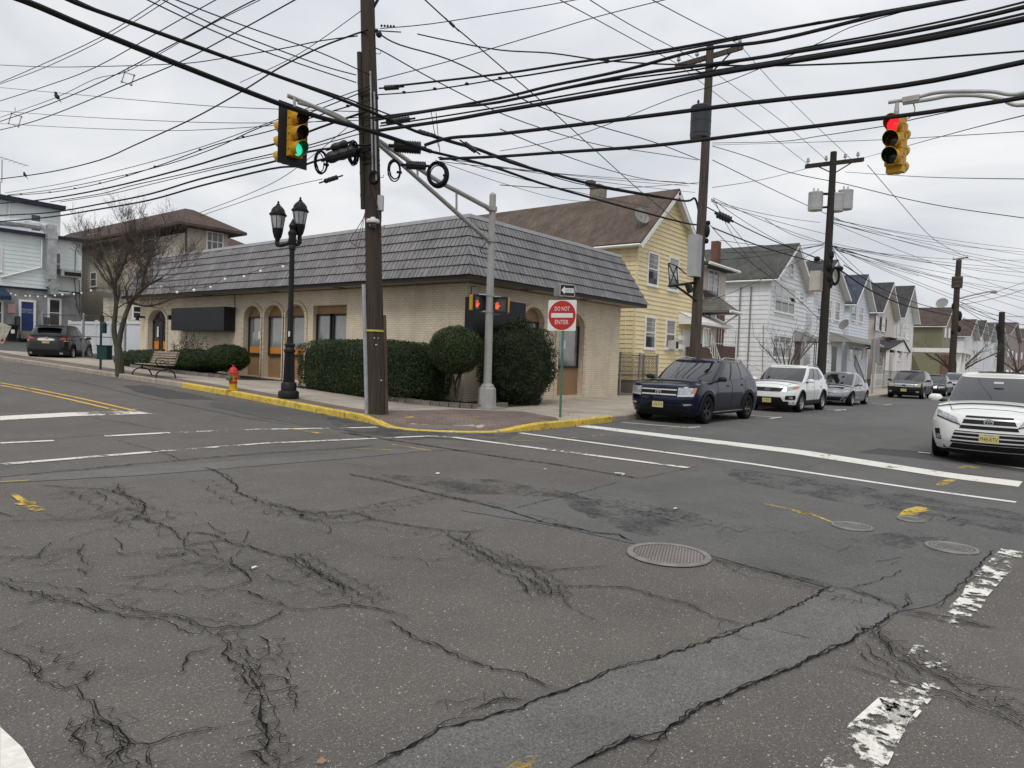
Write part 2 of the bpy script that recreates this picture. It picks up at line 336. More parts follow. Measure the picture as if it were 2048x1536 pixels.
# ---------------- kerb and pavement ----------------
path=[(10.45,62),(10.45,50),(10.45,44),(10.45,38),(10.45,33),(10.45,28),(10.45,23.9),(10.45,21.4),(10.45,18),(10.45,15.5),(10.42,13.8),(10.3,12.6),(10.08,11.7),(9.98,11.1),(10.12,10.55),(10.5,10.0),(11.0,9.58),(11.6,9.32),(12.6,9.22),(14.4,9.28),(16.0,9.38),(18,9.48),(22,9.5),(30,9.45),(45,9.3),(60,9.1),(130,8.5)]
pth=[]
for i in range(len(path)-1):
    A=Vector(path[max(i-1,0)]);B=Vector(path[i]);C_=Vector(path[i+1]);D=Vector(path[min(i+2,len(path)-1)])
    k=max(2,int((C_-B).length/.35)) if (C_-B).length<8 else int((C_-B).length/1.)
    for j in range(k):
        t=j/k
        if 7<i<21: p=.5*((2*B)+(C_-A)*t+(2*A-5*B+4*C_-D)*t*t+(3*B-A-3*C_+D)*t**3)
        else: p=B.lerp(C_,t)
        pth.append(p)
pth.append(Vector(path[-1]))
pn=[]
for i,p in enumerate(pth):
    t=(pth[min(i+1,len(pth)-1)]-pth[max(i-1,0)]).normalized(); pn.append(Vector((-t.y,t.x)))
def off(i,d): q=pth[i]+pn[i]*d; return q
YEL=mat('kerb_yellow_paint',(.58,.42,.075),.6,var=.22,vs=9,bump=.5,bs=60,grime=.8)
def chip(m,col,sc,a,b_):
    N,L,P=m.node_tree.nodes,m.node_tree.links,m.node_tree.nodes['Principled BSDF']; src=P.inputs['Base Color'].links[0].from_socket; tc=N.new('ShaderNodeTexCoord'); n=N.new('ShaderNodeTexNoise'); n.inputs['Scale'].default_value=sc; n.inputs['Detail'].default_value=9; n.inputs['Roughness'].default_value=.72; L.new(tc.outputs['Object'],n.inputs['Vector'])
    r=N.new('ShaderNodeMapRange'); r.inputs[1].default_value=a; r.inputs[2].default_value=b_; L.new(n.outputs[0],r.inputs[0]); x=N.new('ShaderNodeMix'); x.data_type='RGBA'; L.new(r.outputs[0],x.inputs[0]); L.new(src,x.inputs[6]); x.inputs[7].default_value=(*col,1); L.new(x.outputs[2],P.inputs['Base Color'])
chip(YEL,(.12,.10,.075),7,.585,.62)
KC=mat('kerb_concrete',(.33,.29,.24),.85,var=.2,vs=4,bump=.4,bs=50,grime=.6)
for nm,mt_,cond in (('painted_kerb',YEL,lambda p:(p.x<10.7 and p.y<21.5) or (p.y<13 and p.x<16.0)),('kerb',KC,None)):
    b=MB(); run=0
    for i in range(len(pth)-1):
        y=((pth[i].x<10.7 and pth[i].y<21.5) or (pth[i].y<13 and pth[i].x<16.0))
        if (nm=='painted_kerb')!=y: continue
        seg=(pth[i+1]-pth[i]).length; run+=seg; g=.02 if run>2.6 else 0
        if g: run=0
        r=[]
        for k in (i,i+1):
            pull=(pth[i]-pth[i+1]).normalized()*g if k==i+1 else Vector((0,0))
            a=off(k,0)+pull; a2=off(k,.02)+pull; c=off(k,.17)+pull; zt=sz(*off(k,.1))+.004; zb=gz(*a)-.03
            if zt-zb<.05: zt=zb+.05
            r+= [(a.x,a.y,zb),(a.x,a.y,zt-.022),(a2.x,a2.y,zt),(c.x,c.y,zt),(c.x,c.y,zb)]
        b.add(r,[(0,1,6,5),(1,2,7,6),(2,3,8,7),(3,4,9,8),(0,4,3,2,1),(5,6,7,8,9)])
    tag(b.build(nm,mt_),kind='structure')
b=MB(); T=[0,.02,.05,.08,.12,.16,.2,.25,.3,.36,.43,.5,.6,.7,.8,.9,1]; n=len(pth)
for i in range(n):
    a=off(i,.165); x,y=a
    q=Vector((26,y)) if y>26 else (Vector((x,26)) if x>26 else Vector((26,26)))
    for t in T: p=a.lerp(q,t); b.v.append((p.x,p.y,sz(p.x,p.y)))
k=len(T); b.f=[(i*k+j,i*k+j+1,(i+1)*k+j+1,(i+1)*k+j) for i in range(n-1) for j in range(k-1)]; b.m=[0]*len(b.f)
tag(b.build('pavement',CONC,norm=False,smooth=True),kind='structure')
BRP=brickmat('brick_paver',(.185,.138,.12),(.15,.112,.097),(.09,.078,.068),w=.2,h=.1,ms=.008,bump=.5,noisev=.25,rot=math.radians(45))
sheet('brick_paving',[(10.62,60),(10.62,14),(10.55,13),(10.3,12.1),(10.17,11.3),(10.2,10.9),(10.4,10.45),(10.7,10.12),(11.2,9.72),(11.7,9.5),(12.6,9.4),(13.6,9.43),(14.2,9.95),(14.9,11.55),(13.5,12.75),(12.2,12.95),(11.15,13.3),(11.15,22),(11.4,26),(11.6,31),(11.6,34),(11.6,36),(11.6,60)],.006,BRP,f=sz,maxe=.35)
sheet('parking_lot',[(14.2,37.2),(30,37.2),(30,62),(12.3,62),(12.3,45),(13.3,43.5),(14.2,43.)],.008,A_LOT,f=sz)
# tactile plate of the ramp
b=MB(); C0=Vector((10.95,10.7))
ux=Vector((.62,-.78)).normalized(); uy=Vector((.78,.62))
TP=mat('ramp_plate',(.15,.13,.115),.8,var=.2,vs=8)
for i in range(16):
    for j in range(6):
        p=C0+ux*(i-7.5)*.09+uy*(j-3.2)*.09; z=sz(p.x,p.y)+.012; b.lathe([(.03,z),(.022,z+.012),(0,z+.013)],6,Matrix.Translation((p.x,p.y,0)))
q=[C0+ux*sx*.74+uy*sy*.3 for sx,sy in((-1,-1.3),(1,-1.3),(1,.85),(-1,.85))]
b.quad(*[(p.x,p.y,sz(p.x,p.y)+.011) for p in q]); tag(b.build('ramp_studs',TP),kind='structure')
# ---------------- paint on the road ----------------
def paint(name,col,wear,s=9.,rough=.75,soft=.06,st=(1,1,1)):
    if name in MT: return MT[name]
    m=bpy.data.materials.new(name); N,L,P=nodes(m); P.inputs['Roughness'].default_value=rough
    tc=N.new('ShaderNodeTexCoord'); mp=N.new('ShaderNodeMapping'); mp.inputs['Scale'].default_value=st; L.new(tc.outputs['Object'],mp.inputs[0])
    def nz(sc_,d,r):
        n=N.new('ShaderNodeTexNoise'); n.inputs['Scale'].default_value=sc_; n.inputs['Detail'].default_value=d; n.inputs['Roughness'].default_value=r; L.new(mp.outputs[0],n.inputs['Vector']); return n.outputs[0]
    a=nz(s,8,.75); b_=nz(s*.13,3,.5); x=N.new('ShaderNodeMath'); x.operation='MULTIPLY_ADD'; L.new(b_,x.inputs[0]); x.inputs[1].default_value=.7; L.new(a,x.inputs[2])
    r=N.new('ShaderNodeMapRange'); L.new(x.outputs[0],r.inputs[0]); t=.85+(wear-.5)*.5; r.inputs[1].default_value=t-soft/2; r.inputs[2].default_value=t+soft/2
    L.new(r.outputs[0],P.inputs['Alpha'])
    c=N.new('ShaderNodeMapRange'); L.new(nz(25,5,.7),c.inputs[0]); c.inputs[1].default_value=.3;c.inputs[2].default_value=.7;c.inputs[3].default_value=.8;c.inputs[4].default_value=1.1
    s2=N.new('ShaderNodeVectorMath'); s2.operation='SCALE'; s2.inputs[0].default_value=col; L.new(c.outputs[0],s2.inputs['Scale']); L.new(s2.outputs[0],P.inputs['Base Color'])
    MT[name]=m; return m
W_=(.66,.64,.58); Yc=(.62,.42,.06)
PW0=paint('white_paint_fresh',(.70,.68,.62),.22,14); PW1=paint('white_paint_worn',W_,.4); PW2=paint('white_paint_very_worn',W_,.56,7); PW3=paint('white_paint_flaking',(.70,.68,.62),.52,7); PW4=paint('white_paint_nearly_gone',(.72,.70,.64),.68,7)
PY0=paint('yellow_line_paint',(.58,.36,.07),.3); PY1=paint('yellow_spray_paint',Yc,.52,26,soft=.25); PY2=paint('yellow_spray_faint',(.55,.38,.1),.6,20,soft=.25)
def strip(name,A,B,w,mt_,dz=.009,f=gz):
    A=Vector(A[:2]);B=Vector(B[:2]); d=(B-A).normalized(); o=Vector((-d.y,d.x))*w/2
    return sheet(name,[A-o,B-o,B+o,A+o],dz,mt_,f)
def lpx(name,a,b_,w,mt_,dz=.009): return strip(name,GP(*a),GP(*b_),w,mt_,dz)
lpx('crosswalk_line',(1040,866.5),(2032,1005.5),.15,PW0); 
sheet('stop_line',pp([(1150,853),(1178,851.2),(2045,964),(2037,974.5)]),.009,PW0)
lpx('crosswalk_line',(850,872.5),(905,875),.13,PW2); lpx('crosswalk_line',(905,875),(1378,936.5),.15,PW1)
lpx('crosswalk_line',(0,930),(300,905),.16,PW1); lpx('crosswalk_line',(300,905),(560,885),.13,PW2); lpx('crosswalk_line',(560,886),(850,873),.13,PW1)
lpx('crosswalk_line',(0,887),(108,882),.13,PW1); lpx('crosswalk_line',(108,882),(210,873),.10,PW4); lpx('crosswalk_line',(210,873),(340,866),.16,PW1); lpx('crosswalk_line',(340,866),(520,859),.12,PW2); lpx('crosswalk_line',(515,859.5),(755,855),.15,PW1)
sheet('stop_line',pp([(0,833),(130,826),(270,822.5),(306,828),(150,833),(0,841.5)]),.009,PW1)
lpx('centre_line',(0,766),(270,822),.11,PY0); lpx('centre_line',(0,771),(247,824.5),.11,PY0)
for a,b_ in (((1243,845),(1376,856)),((1376,856),(1400,854)),((1440,827),(1562,835.5)),((1540,837.5),(1562,834.5)),((1650,819),(1690,820)),((1670,821.5),(1692,819)),((1742,807),(1780,809)),((1768,810),(1784,808.5)),((1952,926),(2048,938))): lpx('stall_line',a,b_,.09,PW0)
lpx('marking_stub',(230,828),(300,812),.05,PW4)
sheet('crosswalk_bar',pp([(1990,1112),(2003,1098),(2046,1106),(2040,1130),(2005,1160),(1975,1195),(1925,1190),(1935,1165)]),.010,PW3)
sheet('crosswalk_bar',pp([(1925,1190),(1975,1195),(1950,1240),(1880,1380),(1800,1480),(1758,1400),(1830,1290),(1858,1250),(1880,1235)]),.010,PW4)
sheet('crosswalk_bar',pp([(1758,1398),(1850,1405),(1820,1440),(1775,1536),(1765,1620),(1570,1620),(1640,1536),(1700,1450)]),.010,PW3)
sheet('crosswalk_bar',pp([(0,1458),(0,1620),(130,1620),(66,1536),(45,1500)]),.010,paint('white_paint_clean',(.68,.66,.6),.02))
def spray(pts,w,mt_):
    P=[GP(x,y) for x,y in pts]; q=[]
    L_=[];R_=[]
    for i,p in enumerate(P):
        d=(P[min(i+1,len(P)-1)]-P[max(i-1,0)]).to_2d().normalized(); o=Vector((-d.y,d.x)); ww=w*(.5+.5*math.sin(math.pi*(i+.5)/len(P)))
        L_.append(p.to_2d()+o*ww/2);R_.append(p.to_2d()-o*ww/2)
    sheet('spray_mark',L_+R_[::-1],.010,mt_,maxe=1.)
spray([(26,989),(45,1003),(62,1010)],.07,PY1); spray([(34,1011),(55,1008),(76,1008)],.16,PY1); spray([(55,1013),(70,1018),(80,1023)],.13,PY1)
spray([(1528,1009),(1590,1022),(1630,1033),(1664,1046)],.05,PY1); spray([(1585,1022),(1605,1027),(1625,1031)],.09,PY1)
spray([(1808,1036),(1822,1024),(1845,1016)],.16,PY1); spray([(1812,1028),(1835,1024),(1852,1021)],.12,PY1); spray([(1880,972),(1890,965),(1905,960)],.14,PY1)
spray([(1930,938),(1945,934),(1958,936)],.3,PY1); spray([(1958,938),(2000,945),(2048,951)],.05,PY2)
spray([(1030,1536),(1060,1524),(1095,1518)],.05,PY1); spray([(1000,1560),(1040,1534),(1075,1525)],.05,PY1)
spray([(580,858),(610,862),(640,868)],.16,PY2); spray([(785,890),(830,897),(862,903)],.06,PY1); spray([(700,898),(760,900),(850,903)],.05,PY2); spray([(0,965),(40,963),(70,961)],.05,PY1)
spray([(1010,881),(1090,883),(1160,875),(1230,868)],.05,PY2); spray([(1300,861),(1340,857),(1370,854)],.06,PY2)
for a,w_ in (([(948,833),(958,834),(966,835)],.09),([(800,838),(830,834)],.12),([(1022,833),(1034,834)],.05),([(1072,840),(1090,843)],.07),([(1130,825),(1180,823)],.1)):
    P=[GP(x,y,sz) for x,y in a]; strip('spray_mark',P[0],P[-1],w_,PY1 if w_<.1 else PY2,.012,sz)
# ---------------- cracks ----------------
CR=[]   # (points px, width px, strands, spread m)
def C(ox,oy,pts,w,strands=1,spread=.0,br=.25): CR.append(([(ox+x/2.926,oy+y/2.926) for x,y in pts],w,strands,spread,br))
a_=(0,1100)
C(*a_,[(-40,185),(120,235),(240,265),(320,300),(450,325),(560,360),(700,390),(850,400),(1030,395),(1150,440),(1240,465),(1380,460),(1480,450),(1600,405),(1680,350)],3.4,2,.012)
C(*a_,[(1680,350),(1800,360),(1900,350),(2048,335),(2198,345),(2288,370),(2378,415)],3.6,2,.008)
C(*a_,[(1350,235),(1450,250),(1550,280),(1680,345)],3,3,.012)
C(*a_,[(-30,160),(130,200),(260,205),(330,225),(470,240),(510,265),(600,260)],2.2)
C(*a_,[(600,290),(700,320),(820,365),(1000,390)],1.8); C(*a_,[(850,400),(950,420),(1080,480),(1170,505),(1210,450)],2)
C(*a_,[(1170,520),(1260,515),(1340,500),(1480,450)],1.8); C(*a_,[(1340,575),(1240,580),(1180,600),(1095,620),(1080,680),(1075,720),(1000,745)],2.4)
C(*a_,[(1320,520),(1350,560),(1340,610),(1400,665),(1440,700),(1460,760),(1500,820),(1520,900),(1535,1000),(1560,1060),(1585,1110),(1560,1160),(1530,1200)],4,3,.014)
C(*a_,[(1340,575),(1430,590),(1470,640),(1520,660),(1580,620),(1585,580),(1530,530),(1450,500)],2.2)
C(*a_,[(1400,665),(1440,690),(1500,740),(1590,745),(1650,760),(1700,810),(1740,870),(1750,960)],2.2); C(*a_,[(1520,660),(1590,650),(1640,690)],1.6)
C(*a_,[(1500,740),(1470,790),(1520,830),(1590,745)],2); C(*a_,[(1520,660),(1510,710),(1460,760)],1.8)
C(*a_,[(-20,570),(60,600),(140,640),(200,700),(240,770),(320,800),(400,825),(450,800),(530,740),(600,680)],2.8,2,.01)
C(*a_,[(430,790),(480,860),(550,920),(570,980),(640,1060),(700,1120),(760,1150),(880,1160),(930,1140),(990,1105),(1100,1080),(1230,1065),(1340,1045)],3.6,2,.01)
C(*a_,[(560,960),(530,1080),(520,1170),(560,1276)],3,3,.03); C(*a_,[(580,1080),(660,1170),(700,1300)],2.6,3,.04); C(*a_,[(880,1160),(885,1300)],3,2,.01)
C(*a_,[(1400,1215),(1460,1190),(1530,1200),(1570,1240),(1600,1300)],2.6,3,.03); C(*a_,[(-20,995),(90,940)],2.6); C(*a_,[(400,980),(410,1050),(490,1070)],1.8)
C(*a_,[(1270,40),(1360,90),(1450,140),(1470,190),(1330,230),(1150,255)],2,2,.01); C(*a_,[(1470,190),(1600,205),(1740,185),(1820,140),(1860,130)],2.2)
C(*a_,[(940,150),(1020,105),(1260,60)],1.5); C(*a_,[(650,185),(760,180),(920,150),(960,110)],1.4)
C(*a_,[(0,490),(90,460),(170,430)],1.4); C(*a_,[(0,100),(120,45),(160,20)],1.4); C(*a_,[(220,110),(310,70),(470,20)],1.2)
b_=(0,700)
C(*b_,[(-40,750),(200,730),(500,700),(800,670),(1050,650),(1200,635),(1500,610),(1800,590),(2048,575),(2198,560)],3,2,.012,.05)
C(*b_,[(1190,690),(1270,710),(1330,745),(1350,775),(1385,800),(1380,835),(1480,865),(1560,900),(1680,930),(1780,955),(1900,955),(2048,935)],2.6,2,.02)
C(*b_,[(1780,955),(1740,990),(1800,1000),(1900,1020),(2048,1010),(2200,990)],2.2,3,.05); C(*b_,[(1480,1020),(1640,1005),(1740,990)],1.4); C(*b_,[(1900,1020),(1940,1060),(1910,1095)],1.4); C(*b_,[(1700,950),(1850,1000),(2048,970)],2,3,.07)
C(*b_,[(220,795),(380,810),(600,815),(700,840),(750,860),(820,885),(850,920),(830,970),(760,1000)],2.2,2,.015); C(*b_,[(430,870),(620,840),(700,830)],1.5); C(*b_,[(850,880),(950,862)],1.3); C(*b_,[(850,930),(980,955),(1090,958)],1.5)
C(*b_,[(0,1010),(180,1005),(500,1000),(700,940),(850,925)],1.5,2,.02); C(*b_,[(740,960),(880,1000),(1000,1060),(1030,1100),(1110,1130)],2,3,.05)
C(*b_,[(650,780),(750,850),(850,980)],1.5,3,.07,.5)
C(*b_,[(1110,1065),(1250,1090),(1340,1130),(1440,1155),(1540,1180),(1640,1215),(1740,1230),(1780,1270),(1850,1300),(1950,1370),(2048,1420)],3.2,2,.012)
C(*b_,[(1440,1155),(1500,1120)],1.6); C(*b_,[(1560,1185),(1625,1150)],1.6); C(*b_,[(1740,1225),(1790,1190)],1.5); C(*b_,[(580,1210),(820,1190),(1050,1165),(1200,1180),(1440,1160)],1.7); C(*b_,[(1420,1165),(1360,1220),(1370,1270),(1440,1310),(1460,1360)],2)
C(*b_,[(540,400),(750,430),(950,470)],1.4,1,0,.1); C(*b_,[(680,530),(850,575),(1000,620),(1060,650)],1.5); C(*b_,[(0,120),(500,195),(800,270),(1100,330),(1500,410),(1700,440)],1.6,1,0,.03); C(*b_,[(0,530),(300,520),(600,500),(800,490),(1000,480)],1.6,2,.03,.1)
C(*b_,[(80,1340),(300,1300),(480,1290),(560,1290)],1.3,1); C(*b_,[(370,1150),(420,1110),(560,1060),(780,1060)],1.3); C(*b_,[(480,1130),(460,1180),(520,1260),(500,1330)],1.4,2,.02)
c_=(700,780)
C(*c_,[(-60,250),(300,305),(600,350),(850,390),(1150,430),(1450,480),(1700,522)],3.6,2,.012,.08); C(*c_,[(1700,522),(1850,490),(2048,445)],1.6,1,0,.02)
C(*c_,[(1575,540),(1400,590),(1150,650),(960,695)],1.7,1,0,.1)
C(*c_,[(-20,490),(200,535),(330,570),(480,605),(640,640),(800,680),(900,705),(1000,735),(1150,780),(1300,810),(1450,845),(1560,855),(1650,890)],3.4,3,.016)
C(*c_,[(0,705),(200,665),(430,620),(560,605),(700,580),(880,560)],2); C(*c_,[(0,710),(150,765),(350,800),(580,830),(700,835),(790,825)],2.8,2,.01); C(*c_,[(580,830),(575,860),(640,890),(720,915),(780,960),(860,1010)],2.2,2,.012); C(*c_,[(710,835),(675,890)],1.5)
C(*c_,[(680,930),(760,970),(860,1010),(1050,1050),(1120,1100),(1180,1160),(1260,1220),(1300,1290)],2.,5,.07,.5); C(*c_,[(1300,1290),(1380,1330),(1450,1370)],2.8)
C(*c_,[(850,1010),(1050,1040),(1180,1060),(1320,1050),(1440,1045),(1510,1035)],2,2,.01)
C(*c_,[(170,985),(300,990),(450,1005),(640,990)],2); C(*c_,[(430,1005),(460,1040),(560,1055)],1.6); C(*c_,[(1200,1150),(1450,1160),(1600,1165),(1690,1180),(1830,1230),(1950,1250),(2048,1285)],2.8,2,.008); C(*c_,[(950,1255),(1050,1240),(1150,1225)],1.8); C(*c_,[(860,1050),(870,1080),(960,1100),(1030,1150),(1060,1230)],2.2,2,.02)
d_=(700,1100)
C(*d_,[(170,410),(260,435),(310,480),(400,535),(480,550),(550,595),(650,635),(780,690),(870,715),(990,725),(1080,775),(1230,835)],3.8,2,.008)
C(*d_,[(60,1300),(280,1210),(400,1130),(520,1060),(700,1010),(880,965),(1000,930),(1230,835),(1450,760),(1560,700),(1800,640),(2048,560),(2094,545),(2320,450),(2500,385),(2660,310),(2820,215)],4.4,2,.006)
C(*d_,[(600,990),(740,940),(870,890),(990,890),(1050,900)],2.6,2,.008); C(*d_,[(870,890),(890,960)],2)
C(*d_,[(1300,1276),(1560,1150),(1640,1110),(1800,1130),(1860,1060),(2048,930),(2200,860),(2380,775),(2600,690),(2800,600),(2900,560),(2980,500),(3050,470),(3080,440),(3140,390),(3210,365)],4.6,2,.007); C(*d_,[(1720,1276),(1800,1150)],3)
e_=(1348,1100)
C(*e_,[(1310,365),(1450,370),(1600,400),(1750,435),(1900,470)],5,3,.012); C(*e_,[(1530,355),(1640,240),(1740,140),(1800,90),(1870,0)],2.6,1,0,.05)
C(*e_,[(1150,480),(1250,560),(1350,650),(1450,720),(1600,760),(1750,830),(1900,910),(2100,1010)],3.4,5,.05,.5)
C(*e_,[(920,220),(1050,235),(1200,290),(1300,340),(1310,365)],2.4,3,.02); C(*e_,[(200,50),(450,110),(700,170),(920,215)],2.4,4,.02)
C(*e_,[(240,60),(420,160),(700,210),(800,250)],2); C(*e_,[(1040,230),(1200,190),(1350,120)],1.7); C(*e_,[(1250,100),(1310,70)],1.4)
C(*e_,[(0,300),(80,320),(180,370),(270,410),(380,440),(430,445)],2.2,2,.006); C(*e_,[(270,410),(265,490)],1.8); C(*e_,[(880,670),(1050,700),(1200,745),(1400,810),(1600,880)],1.6,2,.02); C(*e_,[(1370,260),(1390,320),(1330,350)],3.4,2,.01); C(*e_,[(480,450),(700,510),(900,540)],1.2)
C(*e_,[(1040,570),(1250,700),(1450,830),(1700,890),(2048,1060)],2,3,.03)
C(*e_,[(1100,540),(1300,700),(1500,800),(1750,880),(2100,1090)],1.8,5,.08,.6)
C(*e_,[(1180,450),(1300,600),(1500,720),(1800,790),(2100,850)],1.6,4,.05,.5)
C(*a_,[(560,960),(620,1080),(760,1150),(660,1200),(560,1276)],1.6,4,.06,.5)
C(*a_,[(1540,1180),(1620,1210),(1700,1190)],1.6,3,.04,.6)
C(*a_,[(120,720),(190,740),(220,700),(160,660)],1.6,3,.04,.5)
C(*b_,[(560,1020),(700,1000),(850,985),(960,1020)],1.3,6,.14,.6)
C(*b_,[(1650,940),(1850,975),(2100,960)],1.3,5,.08,.6)
C(*b_,[(1750,1300),(1900,1330),(2048,1440)],1.3,4,.06,.6)
C(*b_,[(100,1250),(300,1180),(460,1170)],1.2,2,.03,.8)
C(*b_,[(900,1190),(960,1200),(1100,1200),(1000,1220),(940,1180)],1.2,3,.04,1.)
C(*b_,[(640,1340),(900,1330),(1150,1300),(1400,1300)],1.3,2,.03,.6)
C(*c_,[(1000,1080),(1100,1150),(1200,1230)],1.5,6,.13,.7)
C(*c_,[(1250,600),(1500,680),(1750,720),(2000,760)],1.,6,.28,.5)
C(*c_,[(1300,700),(1600,760),(1900,790)],1.,4,.22,.5)
C(*e_,[(500,100),(650,140),(900,200)],1.6,4,.03,1.2)
C(*e_,[(1000,240),(1150,270),(1300,330),(1400,370)],1.8,6,.05,1.5)
def crack_line(b,P,w,dz,rnd,jt=.26,taper=True):
    # P world 2D points; jagged ribbon
    q=[P[0]]
    for i in range(len(P)-1):
        A,B=P[i],P[i+1]; L_=(B-A).length; st=max(.012,min(.05,L_/3)); n=max(1,int(L_/st)); o=(B-A).orthogonal()
        if o.length>0: o.normalize()
        for k in range(1,n+1):
            p=A.lerp(B,k/n)+(o*rnd.gauss(0,jt*st) if k<n else Vector((0,0))); q.append(p)
    L1=[];L2=[]; m=len(q)
    for i,p in enumerate(q):
        d=(q[min(i+1,m-1)]-q[max(i-1,0)]);
        if d.length<1e-6: d=Vector((1,0))
        d.normalize(); o=Vector((-d.y,d.x)); tp=min(1,(i+.3)/4,(m-i-.7)/4+.08) if taper else 1.; ww=w*max(.12,rnd.lognormvariate(-.1,.35 if taper else .2))*tp
        L1.append(p+o*ww/2*rnd.uniform(.4,1.6)); L2.append(p-o*ww/2*rnd.uniform(.4,1.6))
    z=lambda v:(v.x,v.y,gz(v.x,v.y)+dz)
    b.add([z(v) for v in L1]+[z(v) for v in L2],[(i,i+1,m+i+1,m+i) for i in range(m-1)]); return q
b=MB(); rc=random.Random(3)
for pts,w,st,sp,br in CR:
    st=min(st,2); sp=min(sp,.03)
    P3=[GP(x,y) for x,y in pts]; P=[v.to_2d() for v in P3]
    P=[Vector((v.x,v.y)) for v in P]
    depth=sum((v-CAM).dot(FWD) for v in P3)/len(P3); ww=max(.006,w*.85*depth/1400.)
    # elongate tolerance: foreshortening widens a crack seen side-on
    for s in range(st):
        amp=sp*(s/(st-1)*2-1) if st>1 else 0; ph=rc.uniform(0,6); Q=[]
        LL=[0]
        for i in range(1,len(P)): LL.append(LL[-1]+(P[i]-P[i-1]).length)
        dense=[]
        for i in range(len(P)-1):
            n=max(1,int((P[i+1]-P[i]).length/.08))
            for k in range(n): dense.append((P[i].lerp(P[i+1],k/n),(P[i+1]-P[i]).normalized() if (P[i+1]-P[i]).length>0 else Vector((1,0)),LL[i]+(P[i+1]-P[i]).length*k/n))
        dense.append((P[-1],Vector((1,0)),LL[-1]))
        for p,d,l in dense:
            e=min(1,l/.15,(LL[-1]-l)/.15); o=Vector((-d.y,d.x)); Q.append(p+o*(amp*math.sin(l*4+ph)+amp*.5+(mnoise.noise(Vector((l*7,s*9.3,ph))) * (sp*1.2+.02)))*max(0,e))
        q=crack_line(b,Q,ww*(1 if s==0 else .6),.0125,rc)
        nb=int(len(q)*min(br,.3)*.06)
        for _ in range(nb):
            i=rc.randrange(len(q)); a=rc.uniform(0,6.28); l=rc.uniform(.03,.14)*(1+depth*.12)*(1+sp*8); d=Vector((math.cos(a),math.sin(a)))
            R_=[q[i]]; 
            for k in range(4): a+=rc.gauss(0,.5); R_.append(R_[-1]+Vector((math.cos(a),math.sin(a)))*l/4)
            crack_line(b,R_,ww*.5,.0125,rc)
CRM=mat('crack_black',(.014,.013,.012),.95,var=.3,vs=20,spec=.1)  # near-black colour of the flat ribbons drawn as cracks
# alligator cracking: jittered hexagon networks of thin crisp cracks
def alligator(spine,hw,cell,w,p0=.9,stretch=1.35):
    cell*=1.45; w*=.85; S=[Vector(GP(x,y)[:2]) for x,y in spine]; lo=Vector((min(v.x for v in S)-hw,min(v.y for v in S)-hw)); hi=Vector((max(v.x for v in S)+hw,max(v.y for v in S)+hw))
    ax=(S[-1]-S[0]).normalized() if (S[-1]-S[0]).length>0 else Vector((1,0)); ay=Vector((-ax.y,ax.x)); c0=(lo+hi)/2; R_=(hi-lo).length/2+cell*2
    def dist(p):
        d=9
        for a,b_ in zip(S[:-1],S[1:]):
            t=max(0,min(1,(p-a).dot(b_-a)/max(1e-9,(b_-a).length_squared))); d=min(d,(p-a.lerp(b_,t)).length)
        return d
    n=int(R_/cell)+2; vt={}
    def vert(i,j):
        if (i,j) not in vt:
            u=i*cell*.55*stretch; v=j*cell; jit=cell*.17
            vt[(i,j)]=c0+ax*(u+rc.uniform(-jit,jit)*stretch)+ay*(v+rc.uniform(-jit,jit)+(.18 if (i+j)%2 else -.18)*cell)
        return vt[(i,j)]
    for i in range(-2*n,2*n):
        for j in range(-n-1,n+1):
            for di,dj in (((0,1),(1,0)) if (i+j)%2==0 else ((1,0),)):
                a=vert(i,j); q=vert(i+di,j+dj); mid=(a+q)/2; d=dist(mid)
                if d>hw or (a-q).length<1e-5: continue
                fo=1-(d/hw)**1.6; nz=mnoise.noise(Vector((mid.x*3.1,mid.y*3.1,hw*7)))
                if fo*p0+nz*.7>.30 and rc.random()<.96:
                    o=(q-a).orthogonal().normalized()*rc.gauss(0,cell*.05); crack_line(b,[a,a.lerp(q,.5)+o,q],w*rc.uniform(.55,1.1)*(.6+.6*fo),.0128,rc,.10,False)
for args in (([(190,985),(260,1010),(290,1040)],.45,.14,.010,.9),([(600,1120),(680,1165),(735,1200)],.20,.07,.007),([(400,1110),(520,1150),(640,1190)],.16,.10,.006,.6),([(445,1275),(490,1310),(510,1370),(520,1430),(525,1480)],.10,.055,.005),([(180,1450),(210,1490),(235,1530),(245,1590)],.15,.055,.005),([(530,1500),(560,1530),(600,1580)],.11,.05,.005),([(925,1088),(990,1120),(1060,1145),(1110,1190)],.20,.065,.008,1.),([(1745,1265),(1830,1315),(1900,1355),(2060,1440)],.13,.055,.006,.95),([(1425,1120),(1540,1150),(1650,1182)],.09,.06,.006),([(570,1025),(700,1032),(860,1000)],.22,.11,.009,.8),([(40,1120),(180,1085),(330,1065),(430,1090)],.5,.22,.008,.42),([(60,1190),(230,1205),(340,1230),(450,1250)],.16,.10,.006,.6),([(860,992),(1000,1012),(1130,1052)],.10,.09,.008,.7),([(110,1310),(60,1300),(180,1350)],.10,.07,.005,.6),([(1640,1190),(1740,1210),(1810,1225)],.09,.05,.005,.8),([(1180,1000),(1300,1020),(1430,1055)],.35,.12,.007,.45),([(480,1140),(380,1105),(250,1110)],.25,.15,.007,.45),([(1700,1010),(1850,1030),(2000,1060)],.3,.14,.008,.3),([(420,960),(460,1000),(560,1025)],.22,.13,.008,.5),([(0,1030),(120,1030),(250,1040)],.3,.18,.008,.45),([(280,1180),(420,1190),(560,1215)],.14,.09,.006,.6),([(1560,1060),(1700,1100),(1800,1120)],.3,.16,.006,.3),([(700,1050),(900,1075),(960,1090)],.12,.1,.006,.5),([(560,1290),(580,1340),(590,1400)],.10,.07,.005,.5),([(880,1410),(960,1400),(1050,1400)],.05,.05,.005,.6)): alligator(*args)
